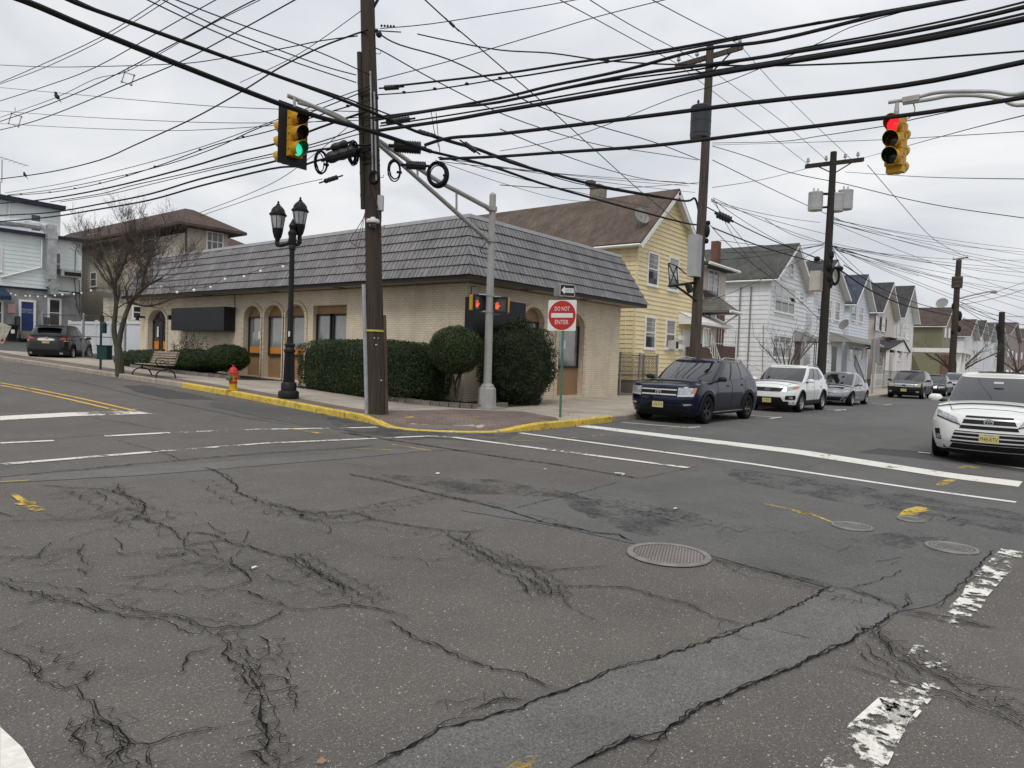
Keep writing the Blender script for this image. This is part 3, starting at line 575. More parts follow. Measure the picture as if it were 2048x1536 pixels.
tag(b.build('road_cracks',CRM,norm=False),kind='structure')
SB=paint('asphalt_stain',(.052,.051,.05),.74,18,.95,soft=.35)
for pts in ([(1120,995),(1250,1000),(1400,1030),(1420,1060),(1300,1075),(1180,1040)],[(1430,930),(1600,955),(1800,985),(2048,1030),(2048,1075),(1850,1030),(1650,1000),(1480,965)],[(1690,1080),(1820,1060),(1900,1078),(1800,1100)],[(1780,1225),(1900,1240),(1990,1258),(1900,1250)],[(600,800),(760,845),(900,868),(1050,866),(1000,885),(700,870)],[(760,950),(1000,960),(1200,1000),(900,985)]): sheet('road_stain',jag(pp(pts),.06,.2),.0085,SB,maxe=.8)
# ---------------- manhole covers ----------------
IRON=mat('manhole_iron',(.19,.17,.16),.6,var=.25,vs=12,bump=.5,bs=90,metal=.25); IRONR=mat('manhole_rim',(.21,.20,.19),.55,var=.25,vs=9,metal=.3,bump=.4,bs=80)
IRONB=brickmat('manhole_basket',(.235,.21,.20),(.21,.185,.178),(.12,.105,.10),w=.05,h=.025,ms=.006,bump=1.,noisev=.25)
def manhole(px,py,r,label,style):
    c=GP(px,py); z=c.z+.006; t=thing('manhole_cover',label,'manhole cover',(c.x,c.y,z),.4)
    b=MB(); b.lathe([(r*.86,-.03),(r*.86,.012),(r*.9,.018),(r,.014),(r*1.02,.004)],48); b.build('rim',IRONR,t,False,smooth=True)
    b=MB(); b.lathe([(0,.006),(r*.85,.006)],48); b.build('cover',IRONB if style==0 else IRON,t,False)
    if style:
        b=MB(); 
        for rr in (.72,.55): b.lathe([(r*rr,.006),(r*rr,.014),(r*(rr+.07),.014),(r*(rr+.07),.006)],36)
        for i in range(-3,4):
            y=i*r*.13; h=math.sqrt(max(0,(r*.5)**2-y*y)); b.box((0,y,.010),(2*h,r*.06,.008))
        b.build('pattern',IRONR,t,False)
manhole(1337,1111,.335,'large round manhole cover with brick-like basket pattern, nearest the camera',0)
manhole(1704,1055,.19,'small oval-looking ribbed cover at the end of the yellow spray line',1)
manhole(1903,1098,.21,'ribbed round cover beside the flaking white crosswalk bar',1)
manhole(1821,1041,.13,'smallest round cover below the yellow spray cross',1)
# ================= BUILDINGS =================
WHT=mat('white_trim',(.76,.76,.74),.5,var=.08,vs=3,grime=.25); GLS=glassmat('window_glass',(.035,.04,.045)); GLC=mat('curtained_glass',(.20,.21,.21),.12,var=.35,vs=2.2,coat=.6,spec=.8)
BLK=mat('black_metal',(.016,.016,.017),.45,var=.2,vs=8); DKB=mat('dark_brown_frame',(.03,.024,.02),.4,var=.1)
def wbox(b,P,T,Nn,u0,u1,z0,z1,n0,n1):
    P=Vector(P);T=Vector(T);Nn=Vector(Nn); vs=[P+T*u+Nn*n+Vector((0,0,z)) for z in (z0,z1) for n in (n0,n1) for u in (u0,u1)]
    b.add(vs,[(0,1,3,2),(4,6,7,5),(0,4,5,1),(2,3,7,6),(0,2,6,4),(1,5,7,3)])
def win(root,P,T,Nn,w,h,fm=None,gm=None,fw=.07,mid=True,mull=0,sill=True,lab=None):
    fm=fm or WHT; b=MB(); a=w/2; c=h/2
    wbox(b,P,T,Nn,-a,-a+fw,-c,c,-.02,.05); wbox(b,P,T,Nn,a-fw,a,-c,c,-.02,.05); wbox(b,P,T,Nn,-a+fw,a-fw,c-fw,c,-.02,.048); wbox(b,P,T,Nn,-a+fw,a-fw,-c,-c+fw,-.02,.048)
    if mid: wbox(b,P,T,Nn,-a+fw,a-fw,-.025,.025,-.01,.035)
    for i in range(mull): u=-a+(i+1)*w/(mull+1); wbox(b,P,T,Nn,u-.03,u+.03,-c+fw,c-fw,-.01,.04)
    if sill: wbox(b,P,T,Nn,-a-.03,a+.03,-c-.06,-c,-.02,.09)
    o=b.build('window',fm,root); 
    if lab: o['label']=lab
    g=MB(); wbox(g,P,T,Nn,-a+fw,a-fw,-c+fw,c-fw,-.015,.012); g.build('pane',gm or GLC,o)
    if gm is None and rng.random()<.8:
        g=MB(); wbox(g,P,T,Nn,-a+fw,a-fw,-c+fw,-c+fw+h*rng.uniform(.3,.45),.0125,.0145); g.build('pane',GLS,o)
    return o
def siding(b,A,B,n,z0,z1,course=.24,lap=.034,clip=None):
    # A,B: (x,y) ends; clip(z)->(t0,t1) fraction range along AB
    A=Vector((A[0],A[1],0));B=Vector((B[0],B[1],0)); n=Vector(n); z=z0
    while z<z1-1e-4:
        zt=min(z+course,z1); r0=clip(z) if clip else (0,1); r1=clip(zt) if clip else (0,1)
        if r0 is None: break
        if r1 is None: r1=((r0[0]+r0[1])/2,)*2
        lo=[A.lerp(B,t)+n*lap+Vector((0,0,z)) for t in r0]; li=[A.lerp(B,t)+Vector((0,0,z)) for t in r0]; hi=[A.lerp(B,t)+n*.002+Vector((0,0,zt)) for t in r1]
        b.quad(lo[0],lo[1],hi[1],hi[0]); b.quad(li[0],li[1],lo[1],lo[0]); z=zt
def shingle(name,c):
    return brickmat(name,c,(c[0]*.75,c[1]*.75,c[2]*.75),(c[0]*.45,c[1]*.45,c[2]*.45),w=.3,h=.13,ms=.007,noisev=.3,bump=.6,rough=.95)
def roofslab(b,a,b_,c,d,t=.1):
    # quad a,b,c,d top; thickness down
    V=[Vector(p) for p in (a,b_,c,d)]; n=(V[1]-V[0]).cross(V[3]-V[0]).normalized()
    if n.z<0: n=-n
    W2=[p-n*t for p in V]; b.add(V+W2,[(0,1,2,3),(7,6,5,4),(0,4,5,1),(1,5,6,2),(2,6,7,3),(3,7,4,0)])
def house(name,label,X0,X1,Yf,dep,ze,zp,sc,rc_,zg=.1,course=.24,over=.32,wins=(),group=None,ov=.25,trim=None,cat='house',foundation=.7,door=None,attic=None,dx=0):
    t=thing(name,label,cat,((X0+X1)/2,Yf,zg),0,group); xm=(X0+X1)/2+dx; Y1=Yf+dep
    sm=mat(name+label[:14]+'_siding',sc,.5,var=.06,vs=1.5,grime=.25); tr=trim or WHT
    b=MB(); zb=zg+foundation
    siding(b,(X0,Y1),(X0,Yf),(-1,0,0),zb,ze,course); siding(b,(X1,Yf),(X1,Y1),(1,0,0),zb,ze,course)
    def cl(z):
        if z<=ze: return (0,1)
        k=(z-ze)/(zp-ze)
        if k>=1: return None
        f=(xm-X0)/(X1-X0); return (k*f,1-k*(1-f))
    siding(b,(X0,Yf),(X1,Yf),(0,-1,0),zb,zp,course,clip=cl)
    b.add([(X0,Y1,zb),(X1,Y1,zb),(X1,Y1,ze),(xm,Y1,zp),(X0,Y1,ze)],[(0,1,2,3,4)]); b.build('wall',sm,t,norm=False)
    b=MB(); b.bx(X0+.03,X1-.03,Yf+.03,Y1,zg-.3,zb); b.build('foundation',mat('foundation_block',(.2,.19,.18),.9,var=.2),t)
    for x in (X0,X1): b=MB(); b.bx(x-.03,x+.03,Yf-.03,Yf+.07,zb,ze); b.build('corner_trim',sm,t)
    b=MB(); sl=(zp-ze)/(xm-X0); sr=(zp-ze)/(X1-xm)
    roofslab(b,(X0-over,Yf-ov,ze-over*sl+.08),(xm,Yf-ov,zp+.08),(xm,Y1,zp+.08),(X0-over,Y1,ze-over*sl+.08)); roofslab(b,(xm,Yf-ov,zp+.08),(X1+over,Yf-ov,ze-over*sr+.08),(X1+over,Y1,ze-over*sr+.08),(xm,Y1,zp+.08))
    rf=b.build('roof',rc_,t)
    b=MB()  # rake boards, soffits and gutters
    for sx,xe,s_ in ((-1,X0-over,sl),(1,X1+over,sr)):
        z_e=ze-over*s_-.03; 
        roofslab(b,(xe,Yf-ov-.02,z_e),(xm,Yf-ov-.02,zp-.03),(xm,Yf-ov+.015,zp-.03),(xe,Yf-ov+.015,z_e),.2)
        roofslab(b,(xe,Yf-ov+.016,z_e-.04),(xm,Yf-ov+.016,zp-.07),(xm,Yf+.02,zp-.07),(xe,Yf+.02,z_e-.04),.02)
        b.tube([(xe+sx*.05,Yf-ov,z_e-.01),(xe+sx*.05,Y1,z_e-.01)],.06,6); b.bx(min(xe,xe-sx*over),max(xe,xe-sx*over),Yf,Y1,z_e-.05,z_e-.03)
    b.build('rake_trim',tr,t)
    for w_ in wins:
        p0=PY(w_[0],w_[1],Yf);p1=PY(w_[2],w_[3],Yf); hh=(p0.z-PY(w_[0],w_[3],Yf).z); c=Vector(((p0.x+p1.x)/2,Yf-.02,(p0.z+p1.z)/2))
        win(t,c,(1,0,0),(0,-1,0),p1.x-p0.x,max(.4,hh*.97),mull=w_[4] if len(w_)>4 else 0,fw=.08)
    if door:
        p0=PY(door[0],door[1],Yf);p1=PY(door[2],door[3],Yf); b=MB(); wbox(b,(p0.x,Yf,0),(1,0,0),(0,-1,0),0,p1.x-p0.x,max(zg+.3,p0.z-2.2),p0.z,0,.04)
        d=b.build('door',door[4],t)
    return t
def awning(root,x0,x1,y0,y1,z0,z1,mt_,n=14,name='awning'):
    # slopes from wall y0,z0 to front y1,z1 (y1<y0)
    b=MB()
    for i in range(n):
        a=x0+(x1-x0)*i/n; c=x0+(x1-x0)*(i+1)/n; h=.02 if i%2 else 0
        roofslab(b,(a,y0,z0+h),(c,y0,z0+h),(c,y1,z1+h),(a,y1,z1+h),.03)
        b.add([(a,y1-.005,z1+h),(c,y1-.005,z1+h),(c,y1-.005,z1-.1),((a+c)/2,y1-.005,z1-.16),(a,y1-.005,z1-.1)],[(0,1,2,3,4)])
    for x in (x0,x1):
        b.add([(x,y0,z0),(x,y1,z1),(x,y1,z1-.12),(x,y0,z1-.12)],[(0,1,2,3)])
    return b.build(name,mt_,root,norm=False)
def rail(b,P0,P1,h=.9,n=8,r=.024,curl=False):
    P0=Vector(P0);P1=Vector(P1); b.tube([P0+Vector((0,0,h)),P1+Vector((0,0,h))],r*1.3,5); b.tube([P0+Vector((0,0,.1)),P1+Vector((0,0,.1))],r,5)
    for i in range(n+1): p=P0.lerp(P1,i/n); b.tube([p,p+Vector((0,0,h))],r*(1.4 if i in(0,n) else .8),5)
# ---------- one-storey brick bank ----------
BX,BY,BX1,BY1=15.545,14.3,24.65,36.2; ZW=3.8
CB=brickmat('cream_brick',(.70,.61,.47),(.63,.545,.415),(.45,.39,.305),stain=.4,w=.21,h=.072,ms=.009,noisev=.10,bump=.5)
CB2=brickmat('cream_brick_soldier',(.67,.575,.43),(.58,.49,.36),(.30,.25,.18),w=.075,h=.21,ms=.009,off=0,noisev=.10,bump=.5)
TAN=mat('tan_panel',(.27,.165,.085),.6,var=.08,vs=4); ORG=mat('orange_film',(.55,.20,.03),.5,var=.1)
bank=thing('corner_building','one-storey cream brick corner building with grey shake mansard roof','building',(BX,BY,.1))
def arch(u0,u1,zb,zt,rise,n=12):
    c=(u0+u1)/2; a=(u1-u0)/2; p=[(u0,zb),(u1,zb),(u1,zt-rise)]
    for i in range(1,n): th=math.pi*i/n; p.append((c+a*math.cos(th),zt-rise+rise*math.sin(th)))
    p.append((u0,zt-rise)); return p
def wallM(origin,right,up=(0,0,1)): return frame_m(origin,right,up)
# left facade: local u = -Y direction measured as (36.2 - y); outward = -X
ML=wallM((BX,BY1,0),(0,-1,0)); ML_n=Vector((-1,0,0))
MR=wallM((BX,BY,0),(1,0,0))
U=lambda y:BY1-y
lw=[(U(26.62),U(25.37),.5,3.32),(U(25.14),U(23.88),.48,3.32),(U(23.66),U(22.42),.46,3.32)]
ld=(U(35.25),U(33.4),.55,3.3)
WR=(U(21.95),U(20.0),.5,3.25)
LH=[arch(a,c,zb,zt,.5) for a,c,zb,zt in lw]+[arch(*ld[:2],ld[2],ld[3],.6),[(WR[0],WR[2]),(WR[1],WR[2]),(WR[1],WR[3]),(WR[0],WR[3])]]
rw=[(18.3-BX,19.45-BX,.3,3.32),(20.35-BX,22.0-BX,.3,3.32)]
RH=[arch(a,c,zb,zt,.5) for a,c,zb,zt in rw]
b=MB(); b.prism([(0,-.4),(U(BY),-.4),(U(BY),ZW),(0,ZW)],-.35,ML,holes=LH); b.prism([(0.35,-.4),(BX1-BX,-.4),(BX1-BX,ZW),(.35,ZW)],-.35,MR,holes=RH)
b.bx(BX1-.35,BX1,BY+.35,BY1,-.4,ZW); b.bx(BX+.35,BX1-.35,BY1-.35,BY1,-.4,ZW); b.build('wall',CB,bank)
def ringarch(M,u0,u1,zb,zt,rise,w=.14,d=.05):
    b=MB(); c=(u0+u1)/2; a=(u1-u0)/2; n=16
    I=[(u1,zb)]+[(c+a*math.cos(math.pi*i/n),zt-rise+rise*math.sin(math.pi*i/n)) for i in range(n+1)]+[(u0,zb)]
    O=[(u1+w,zb)]+[(c+(a+w)*math.cos(math.pi*i/n),zt-rise+(rise+w)*math.sin(math.pi*i/n)) for i in range(n+1)]+[(u0-w,zb)]
    for i in range(len(I)-1):
        q=[I[i],O[i],O[i+1],I[i+1]]; vs=[M@Vector((p[0],p[1],h)) for h in(0,d) for p in q]
        g=.004
        b.add(vs,[(4,5,6,7),(0,4,7,3),(1,2,6,5)])
    wbox_=[(u0-w,zb-.1,u1+w,zb)]
    for x0,z0,x1,z1 in wbox_:
        vs=[M@Vector((x,z,h)) for h in(0,d+.02) for z in(z0,z1) for x in(x0,x1)]; b.add(vs,[(0,1,3,2),(4,5,7,6),(0,1,5,4),(2,3,7,6),(0,2,6,4),(1,3,7,5)])
    return b
def recess(M,u0,u1,zb,zt,rise,gz0,gz1,gw0,gw1,orange,fm,root,paper=None):
    b=MB(); b.prism([(u0,zb),(u1,zb),(u1,zt),(u0,zt)],.03,M@Matrix.Translation((0,0,-.22))); pn_=b.build('panel',TAN,root)
    b=MB()
    for x0,x1,z0,z1 in ((gw0,gw0+.07,gz0,gz1),(gw1-.07,gw1,gz0,gz1),(gw0,gw1,gz0,gz0+.08),(gw0,gw1,gz1-.07,gz1)):
        vs=[M@Vector((x,z,h)) for h in(-.19,-.11) for z in(z0,z1) for x in(x0,x1)]; b.add(vs,[(0,1,3,2),(4,5,7,6),(0,1,5,4),(2,3,7,6),(0,2,6,4),(1,3,7,5)])
    w_=b.build('window',fm,root)
    b=MB(); vs=[M@Vector((x,z,-.165)) for z in(gz0,gz1) for x in(gw0,gw1)]; b.add(vs,[(0,1,3,2)]); b.build('pane',mat('tinted_pane',(.16,.165,.155),.08,var=.3,vs=1.3,coat=.8,spec=.9),w_)
    if orange:
        b=MB(); vs=[M@Vector((x,z,-.155)) for z in(gz0+.09,gz0+.34) for x in(gw0+.07,gw1-.07)]; b.add(vs,[(0,1,3,2)]); b.build('window_film',ORG,w_)
    if paper:
        b=MB(); vs=[M@Vector((x,z,-.15)) for z in(paper[1],paper[1]+.3) for x in(paper[0],paper[0]+.2)]; b.add(vs,[(0,1,3,2)]); b.build('notice',mat('paper',(.7,.7,.68),.8,var=.2,vs=20),w_)
for i,(a,c,zb,zt) in enumerate(lw):
    ringarch(ML,a,c,zb,zt,.5).build('arch_trim',CB2,bank); recess(ML,a,c,zb,zt,.5,1.34,2.9,a+.1,c-.1,True,DKB,bank,(c-.45,2.0) if i==0 else None)
for i,(a,c,zb,zt) in enumerate(rw):
    ringarch(MR,a,c,zb,zt,.5).build('arch_trim',CB2,bank); recess(MR,a,c,zb,zt,.5,1.3,2.85,a+.05,c-.1,False,BLK,bank,(a+.5,2.0) if i==1 else None)
ringarch(ML,*ld,.6).build('arch_trim',CB2,bank)
recess(ML,WR[0],WR[0]+.96,WR[2],WR[3],.5,.7,2.95,WR[0]+.04,WR[0]+.92,False,BLK,bank); recess(ML,WR[0]+.97,WR[1],WR[2],WR[3],.5,.7,2.95,WR[0]+1.02,WR[1]-.04,False,BLK,bank)
b=MB(); b.prism([(ld[0],ld[2]),(ld[1],ld[2]),(ld[1],ld[3]),(ld[0],ld[3])],.03,ML@Matrix.Translation((0,0,-.3))); 
for x0,x1,z0,z1 in ((ld[0],ld[0]+.1,.9,2.85),(ld[1]-.1,ld[1],.9,2.85),((ld[0]+ld[1])/2-.1,(ld[0]+ld[1])/2+.1,.9,2.85),(ld[0],ld[1],2.75,2.85),(ld[0],ld[1],.85,1.2)):
    vs=[ML@Vector((x,z,h)) for h in(-.26,-.18) for z in(z0,z1) for x in(x0,x1)]; b.add(vs,[(0,1,3,2),(4,5,7,6),(0,1,5,4),(2,3,7,6),(0,2,6,4),(1,3,7,5)])
dr=b.build('door',mat('dark_door',(.035,.032,.03),.4),bank)
b=MB()
for x0,x1 in((ld[0]+.1,(ld[0]+ld[1])/2-.1),((ld[0]+ld[1])/2+.1,ld[1]-.1)): vs=[ML@Vector((x,z,-.22)) for z in(1.2,2.75) for x in(x0,x1)]; b.add(vs,[(0,1,3,2)])
b.build('door_glass',GLS,dr)
b=MB()
for x0,x1 in((ld[0]+.14,ld[0]+.62),((ld[0]+ld[1])/2+.14,(ld[0]+ld[1])/2+.62)): vs=[ML@Vector((x,z,-.21)) for z in(1.42,1.8) for x in(x0,x1)]; b.add(vs,[(0,1,3,2)])
b.build('door_film',ORG,dr)
b=MB(); x0=ld[0]+.5; vs=[ML@Vector((x,z,-.17)) for z in(2.0,2.5) for x in(x0,x0+.16)]; b.add(vs,[(0,1,3,2)]); b.build('notice',MT['paper'],dr)
# blank dark sign boxes
SGN=mat('blank_sign_black',(.017,.018,.021),.45,var=.15,vs=2); SGE=mat('sign_edge_black',(.010,.010,.012),.4)
b=MB(); b.bx(15.02,15.06,27.3,31.85,2.30,3.27); b.build('sign_face',SGN,bank); b=MB(); b.bx(15.06,15.50,27.3,31.85,2.29,3.28); b.build('sign_box',SGE,bank)
b=MB(); b.bx(15.45,17.95,13.92,14.28,2.28,3.36); b.build('sign_box',SGE,bank)
b=MB(); b.tube(spline([(15.45,27.2,3.2),(15.4,27.15,3.5),(15.43,27.2,3.79)]),.02,5); b.tube([(15.6,14.2,3.3),(15.62,14.2,3.68),(15.8,14.2,3.7)],.015,5)
for y in(32.4,35.7): b.box((15.35,y,2.95),(.35,.1,.1)); b.box((15.2,y,2.88),(.12,.14,.2))
b.build('conduit',BLK,bank)
# mansard
SHK=brickmat('shake_roof',(.225,.22,.228),(.185,.18,.187),(.035,.031,.03),w=.2,h=6.0,ms=.014,off=0,noisev=.22,bump=.8,rough=.9)
SHK2=brickmat('shake_roof_offset',(.222,.216,.222),(.182,.177,.183),(.035,.031,.03),w=.165,h=6.0,ms=.014,off=0,noisev=.22,bump=.8,rough=.9,rot=math.radians(1.5))
EX0,EY0,EX1,EY1=BX-.7,BY-.7,25.55,BY1+.5; DD=.85; Z0,Z1=3.95,5.80
def ring(d,z): return [(EX0+d,EY1-d,z),(EX0+d,EY0+d,z),(EX1-d,EY0+d,z),(EX1-d,EY1-d,z)]
b=MB(); nc=6
for k in range(nc):
    t0,t1=k/nc,(k+1)/nc; lo=ring(DD*t0-.055,Z0+(Z1-Z0)*t0-.012); li=ring(DD*t0+.06,Z0+(Z1-Z0)*t0+.0); hi=ring(DD*t1-.005,Z0+(Z1-Z0)*t1)
    for i in range(4):
        j=(i+1)%4; a0,a1,h0,h1,l0_,l1_=[Vector(q) for q in (lo[i],lo[j],hi[i],hi[j],li[i],li[j])]; n=max(2,int((a1-a0).length/.42)); prev=0
        on=(a0-l0_); on.z=0; on=(a0+a1)/2-(l0_+l1_)/2; on.z=0; on.normalize(); f=0.
        while f<1:
            f2=min(1.,f+rng.uniform(.6,1.5)/n); dz=rng.uniform(-.007,.006); do=rng.uniform(0,.006); A=a0.lerp(a1,f)+Vector((0,0,dz))+on*do; B2_=a0.lerp(a1,f2)+Vector((0,0,dz))+on*do
            b.quad(A,B2_,h0.lerp(h1,f2)+on*do*.3,h0.lerp(h1,f)+on*do*.3,mi=(k+int(f*40))%2); b.quad(l0_.lerp(l1_,f),l0_.lerp(l1_,f2),B2_,A,mi=k%2); f=f2
b.build('mansard_roof',[SHK,SHK2],bank,norm=False)
b=MB(); r=ring(DD+.05,Z1-.05); b.add(r,[(0,1,2,3)]); b.build('flat_roof',mat('roof_membrane',(.2,.2,.2),.9),bank)
b=MB(); o1=ring(DD-.05,Z1-.03);o2=ring(DD-.05,Z1+.08);i2=ring(DD+.12,Z1+.08);i1=ring(DD+.12,Z1-.06)
for i in range(4):
    j=(i+1)%4; b.quad(o1[i],o1[j],o2[j],o2[i]); b.quad(o2[i],o2[j],i2[j],i2[i]); b.quad(i2[i],i2[j],i1[j],i1[i])
b.build('coping',mat('pale_coping',(.42,.42,.43),.5,var=.1),bank)
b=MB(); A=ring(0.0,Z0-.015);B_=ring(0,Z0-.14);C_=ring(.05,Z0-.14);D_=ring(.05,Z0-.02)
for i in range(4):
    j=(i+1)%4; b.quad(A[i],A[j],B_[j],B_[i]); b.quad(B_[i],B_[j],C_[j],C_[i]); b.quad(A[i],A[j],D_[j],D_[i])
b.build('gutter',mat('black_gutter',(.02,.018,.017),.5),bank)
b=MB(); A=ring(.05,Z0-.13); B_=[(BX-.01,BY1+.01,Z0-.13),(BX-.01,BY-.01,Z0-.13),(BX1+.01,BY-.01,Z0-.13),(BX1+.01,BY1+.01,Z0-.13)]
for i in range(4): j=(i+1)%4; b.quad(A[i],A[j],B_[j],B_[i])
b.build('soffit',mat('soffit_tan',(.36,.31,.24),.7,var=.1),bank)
b=MB(); 
for x,y in ((15.2,24),(15.2,20),(15.2,29),(18,13.95),(21.5,13.95)): b.box((x,y,Z0-.145),(.3,.3,.02))
b.build('soffit_light',mat('soffit_light_frame',(.14,.12,.1),.6),bank)
# ---------- yellow house ----------
HY=15.4
SH_BR=shingle('shingle_brown',(.12,.092,.074)); SH_DK=shingle('shingle_charcoal',(.06,.06,.062)); SH_GR=shingle('shingle_grey_green',(.085,.088,.082)); SH_BL=shingle('shingle_slate_blue',(.06,.072,.10)); SH_RB=shingle('shingle_red_brown',(.085,.062,.054))
BRK=brickmat('red_brick',(.17,.062,.045),(.13,.05,.038),(.16,.13,.11),w=.21,h=.072,ms=.01,noisev=.2)
yh=house('yellow_house','yellow clapboard house with brown shingle roof and tall chimney, beside the brick building',27.85,34.15,HY,15,7.15,9.85,(.75,.64,.39),SH_BR,course=.205,over=.42,ov=.35,wins=[(1295,503,1314,573),(1337,513,1354,583),(1289.5,631,1308,699),(1331,637,1347.5,699)],door=(1364,659,1386,716,WHT))
c=PX(1182,400,31); b=MB(); b.prism([(-.5,-.4),(.5,-.4),(.42,.5),(.35,.8),(.35,2.1),(.42,2.15),(.42,2.3),(-.42,2.3),(-.42,2.15),(-.35,2.1),(-.35,.8)],.6,Matrix.Translation((31.2,c.y,PX(1182,374,31.2).z-2.3))@Matrix.Rotation(math.pi/2,4,'X')@Matrix.Rotation(0,4,'Y')); ch=b.build('chimney',mat('chimney_render',(.24,.21,.175),.95,var=.3,vs=5,grime=.6,bump=.5),yh)
b=MB(); ct=PX(1182,374,31.2).z; b.bx(30.7,31.1,c.y-.2,c.y+.2,ct-.02,ct+.22); b.build('chimney_pot',BRK,yh)
def dish(root,P,az,r=.35,mt_=None,mast=.5):
    b=MB(); M=Matrix.Translation(P)@Matrix.Rotation(az,4,'Z')@Matrix.Rotation(math.radians(65),4,'Y'); b.lathe([(0,-.09),(r*.4,-.075),(r*.75,-.03),(r,.02),(r*1.01,.03),(r*.75,-.01),(r*.4,-.055),(0,-.07)],18,M)
    Q=M@Vector((r*.3,0,r*.95)); b.tube([M@Vector((r,0,0)),Q],.012,5); b.sph(Q,.045,6,4); P=Vector(P); b.tube([P,P+Vector((.05,.1,-mast*.5)),P+Vector((0,.1,-mast))],.022,6); return b.build('satellite_dish',mt_ or mat('dish_grey',(.22,.22,.21),.5,var=.1),root,smooth=True)
p=PX(1289,418,28.9)
for xx_ in np.linspace(27.8,31,33):
    q_=PX(1289,418,xx_)
    if q_.z-(7.15+(xx_-27.85)*.857)>.75: p=q_
dish(yh,(p.x-.25,p.y,p.z-.35),math.radians(250),.40,mast=.9)
b=MB(); b.tube([(34.0,HY-.12,6.9),(34.0,HY-.12,.3)],.05,6); b.tube([(27.7,HY+1.2,6.8),(27.7,HY+1.25,6.1),(27.75,HY+.5,4.5),(27.78,HY+.3,1)],.015,4); b.build('downspout',WHT,yh)
p=PY(1339,689,HY); b=MB(); b.bx(p.x-.28,p.x+.28,HY-.35,HY,p.z-.22,p.z+.2); a=b.build('air_conditioner',mat('ac_white',(.5,.5,.49),.5),yh); b=MB(); b.bx(p.x-.02,p.x+.24,HY-.36,HY-.351,p.z-.17,p.z+.15); b.build('grille',BLK,a)
p=PY(1360,676,HY); b=MB(); 
for dz in(0,-.45): b.bx(p.x-.22,p.x+.22,HY-.16,HY-.02,p.z-.12+dz,p.z+.12+dz)
b.build('mailbox',WHT,yh)
a0=PY(1360,633,HY-.1); a1=PY(1438,650,HY-.1); awning(yh,a0.x,36.6,HY,HY-1.1,a0.z+.25,a0.z-.25,WHT,20)
# ---------- porch house between ----------
h2=thing('porch_house','cream two-storey house with brick base, low hipped roof and white stair railings','house',(36,HY,.1)); CRS=mat('cream_siding',(.62,.57,.49),.6,var=.05,grime=.2)
XS=lambda px,Y:PY(px,700,Y).x
xw=XS(1445,HY); ye1=HY-.7; zt2=PY(1440,530,ye1).z; xe1=XS(1470,ye1); ye2=HY-1.7; zp0=PY(1440,612,ye2).z; xe2=XS(1478,ye2)
b=MB(); siding(b,(34.4,HY),(xw,HY),(0,-1,0),zp0-.1,zt2,.3,.01); b.bx(34.4,xw,HY+.02,HY+12,2.5,zt2); siding(b,(xw,HY),(xw,HY+12),(1,0,0),zp0-.1,zt2,.3,.01); b.build('wall',CRS,h2,norm=False)
b=MB(); b.bx(34.4,xw,HY-.0,HY+12,-.1,2.5); b.bx(xw-1.0,xw,HY-.05,HY,2.5,zp0+.2); b.build('brick_wall',BRK,h2)
def hip(b,x0,x1,y0,y1,z0,z1,inx,iny,t=.1):
    c=[(x0,y0,z0),(x1,y0,z0),(x1,y1,z0),(x0,y1,z0)]; d=[(x0+inx,y0+iny,z1),(x1-inx,y0+iny,z1),(x1-inx,y1-iny,z1),(x0+inx,y1-iny,z1)]
    for i in range(4): j=(i+1)%4; b.quad(c[i],c[j],d[j],d[i])
    b.add(d,[(0,1,2,3)]); e=[(p[0],p[1],p[2]-t) for p in c]
    for i in range(4): j=(i+1)%4; b.quad(c[i],c[j],e[j],e[i])
    b.add(e,[(0,1,2,3)])
b=MB(); hip(b,33.9,xe1,ye1,HY+13,zt2,zt2+.7,1.6,3); b.build('roof',SH_GR,h2)
b=MB(); hip(b,34.4,xe2,ye2,HY+1.8,zp0-.1,zp0+1.0,1.1,1.5); b.build('porch_roof',shingle('shingle_pale_grey',(.17,.165,.155)),h2)
b=MB(); b.tube([(33.9,ye1-.05,zt2-.06),(xe1+.05,ye1-.05,zt2-.06),(xe1+.05,HY+5,zt2-.06)],.08,6); b.tube([(34.4,ye2-.05,zp0-.16),(xe2+.05,ye2-.05,zp0-.16),(xe2+.05,HY+1.7,zp0-.16)],.08,6); b.tube([(xe2,ye2+.1,zp0-.2),(xe2-.4,HY-.9,zp0-.8),(xw,HY-.1,zp0-1.0)],.05,6); b.build('gutter',WHT,h2)
p=PY(1425,572,HY); win(h2,(p.x,HY-.02,p.z),(1,0,0),(0,-1,0),1.5,1.7,mull=1); p=PY(1419,627,HY); win(h2,(p.x,HY-.02,p.z),(1,0,0),(0,-1,0),1.5,1.4,mull=1)
b=MB(); q_=PY(1434,483,HY+4); b.bx(q_.x-.26,q_.x+.26,HY+3.8,HY+4.3,zt2+.3,q_.z); b.build('chimney',BRK,h2)
ys=14.45; s0=XS(1404,ys); s1=XS(1468,ys); zt_=PY(1404,690,ys).z
b=MB(); 
for i in range(9): x_=s0+.8+i*.25; b.bx(x_,x_+.26,ys,ys+.85,.1,max(.2,zt_-.25-i*.19))
b.bx(s0+.05,s0+.8,ys,ys+.85,.1,zt_-.1); q_=PY(1470,694,ys+.9); b.bx(s0+1.6,q_.x,ys+.87,HY-.05,.1,q_.z); b.build('stairs',brickmat('brown_brick',(.11,.06,.048),(.09,.05,.04),(.11,.09,.08),w=.21,h=.072,ms=.01,noisev=.2),h2)
b=MB(); rail(b,(s0+.05,ys-.02,zt_-.1),(s0+.8,ys-.02,zt_-.1),.95,4)
for yy in (ys-.02,ys+.85): rail(b,(s0+.8,yy,zt_-.15),(s0+3.1,yy,.2),.95,10)
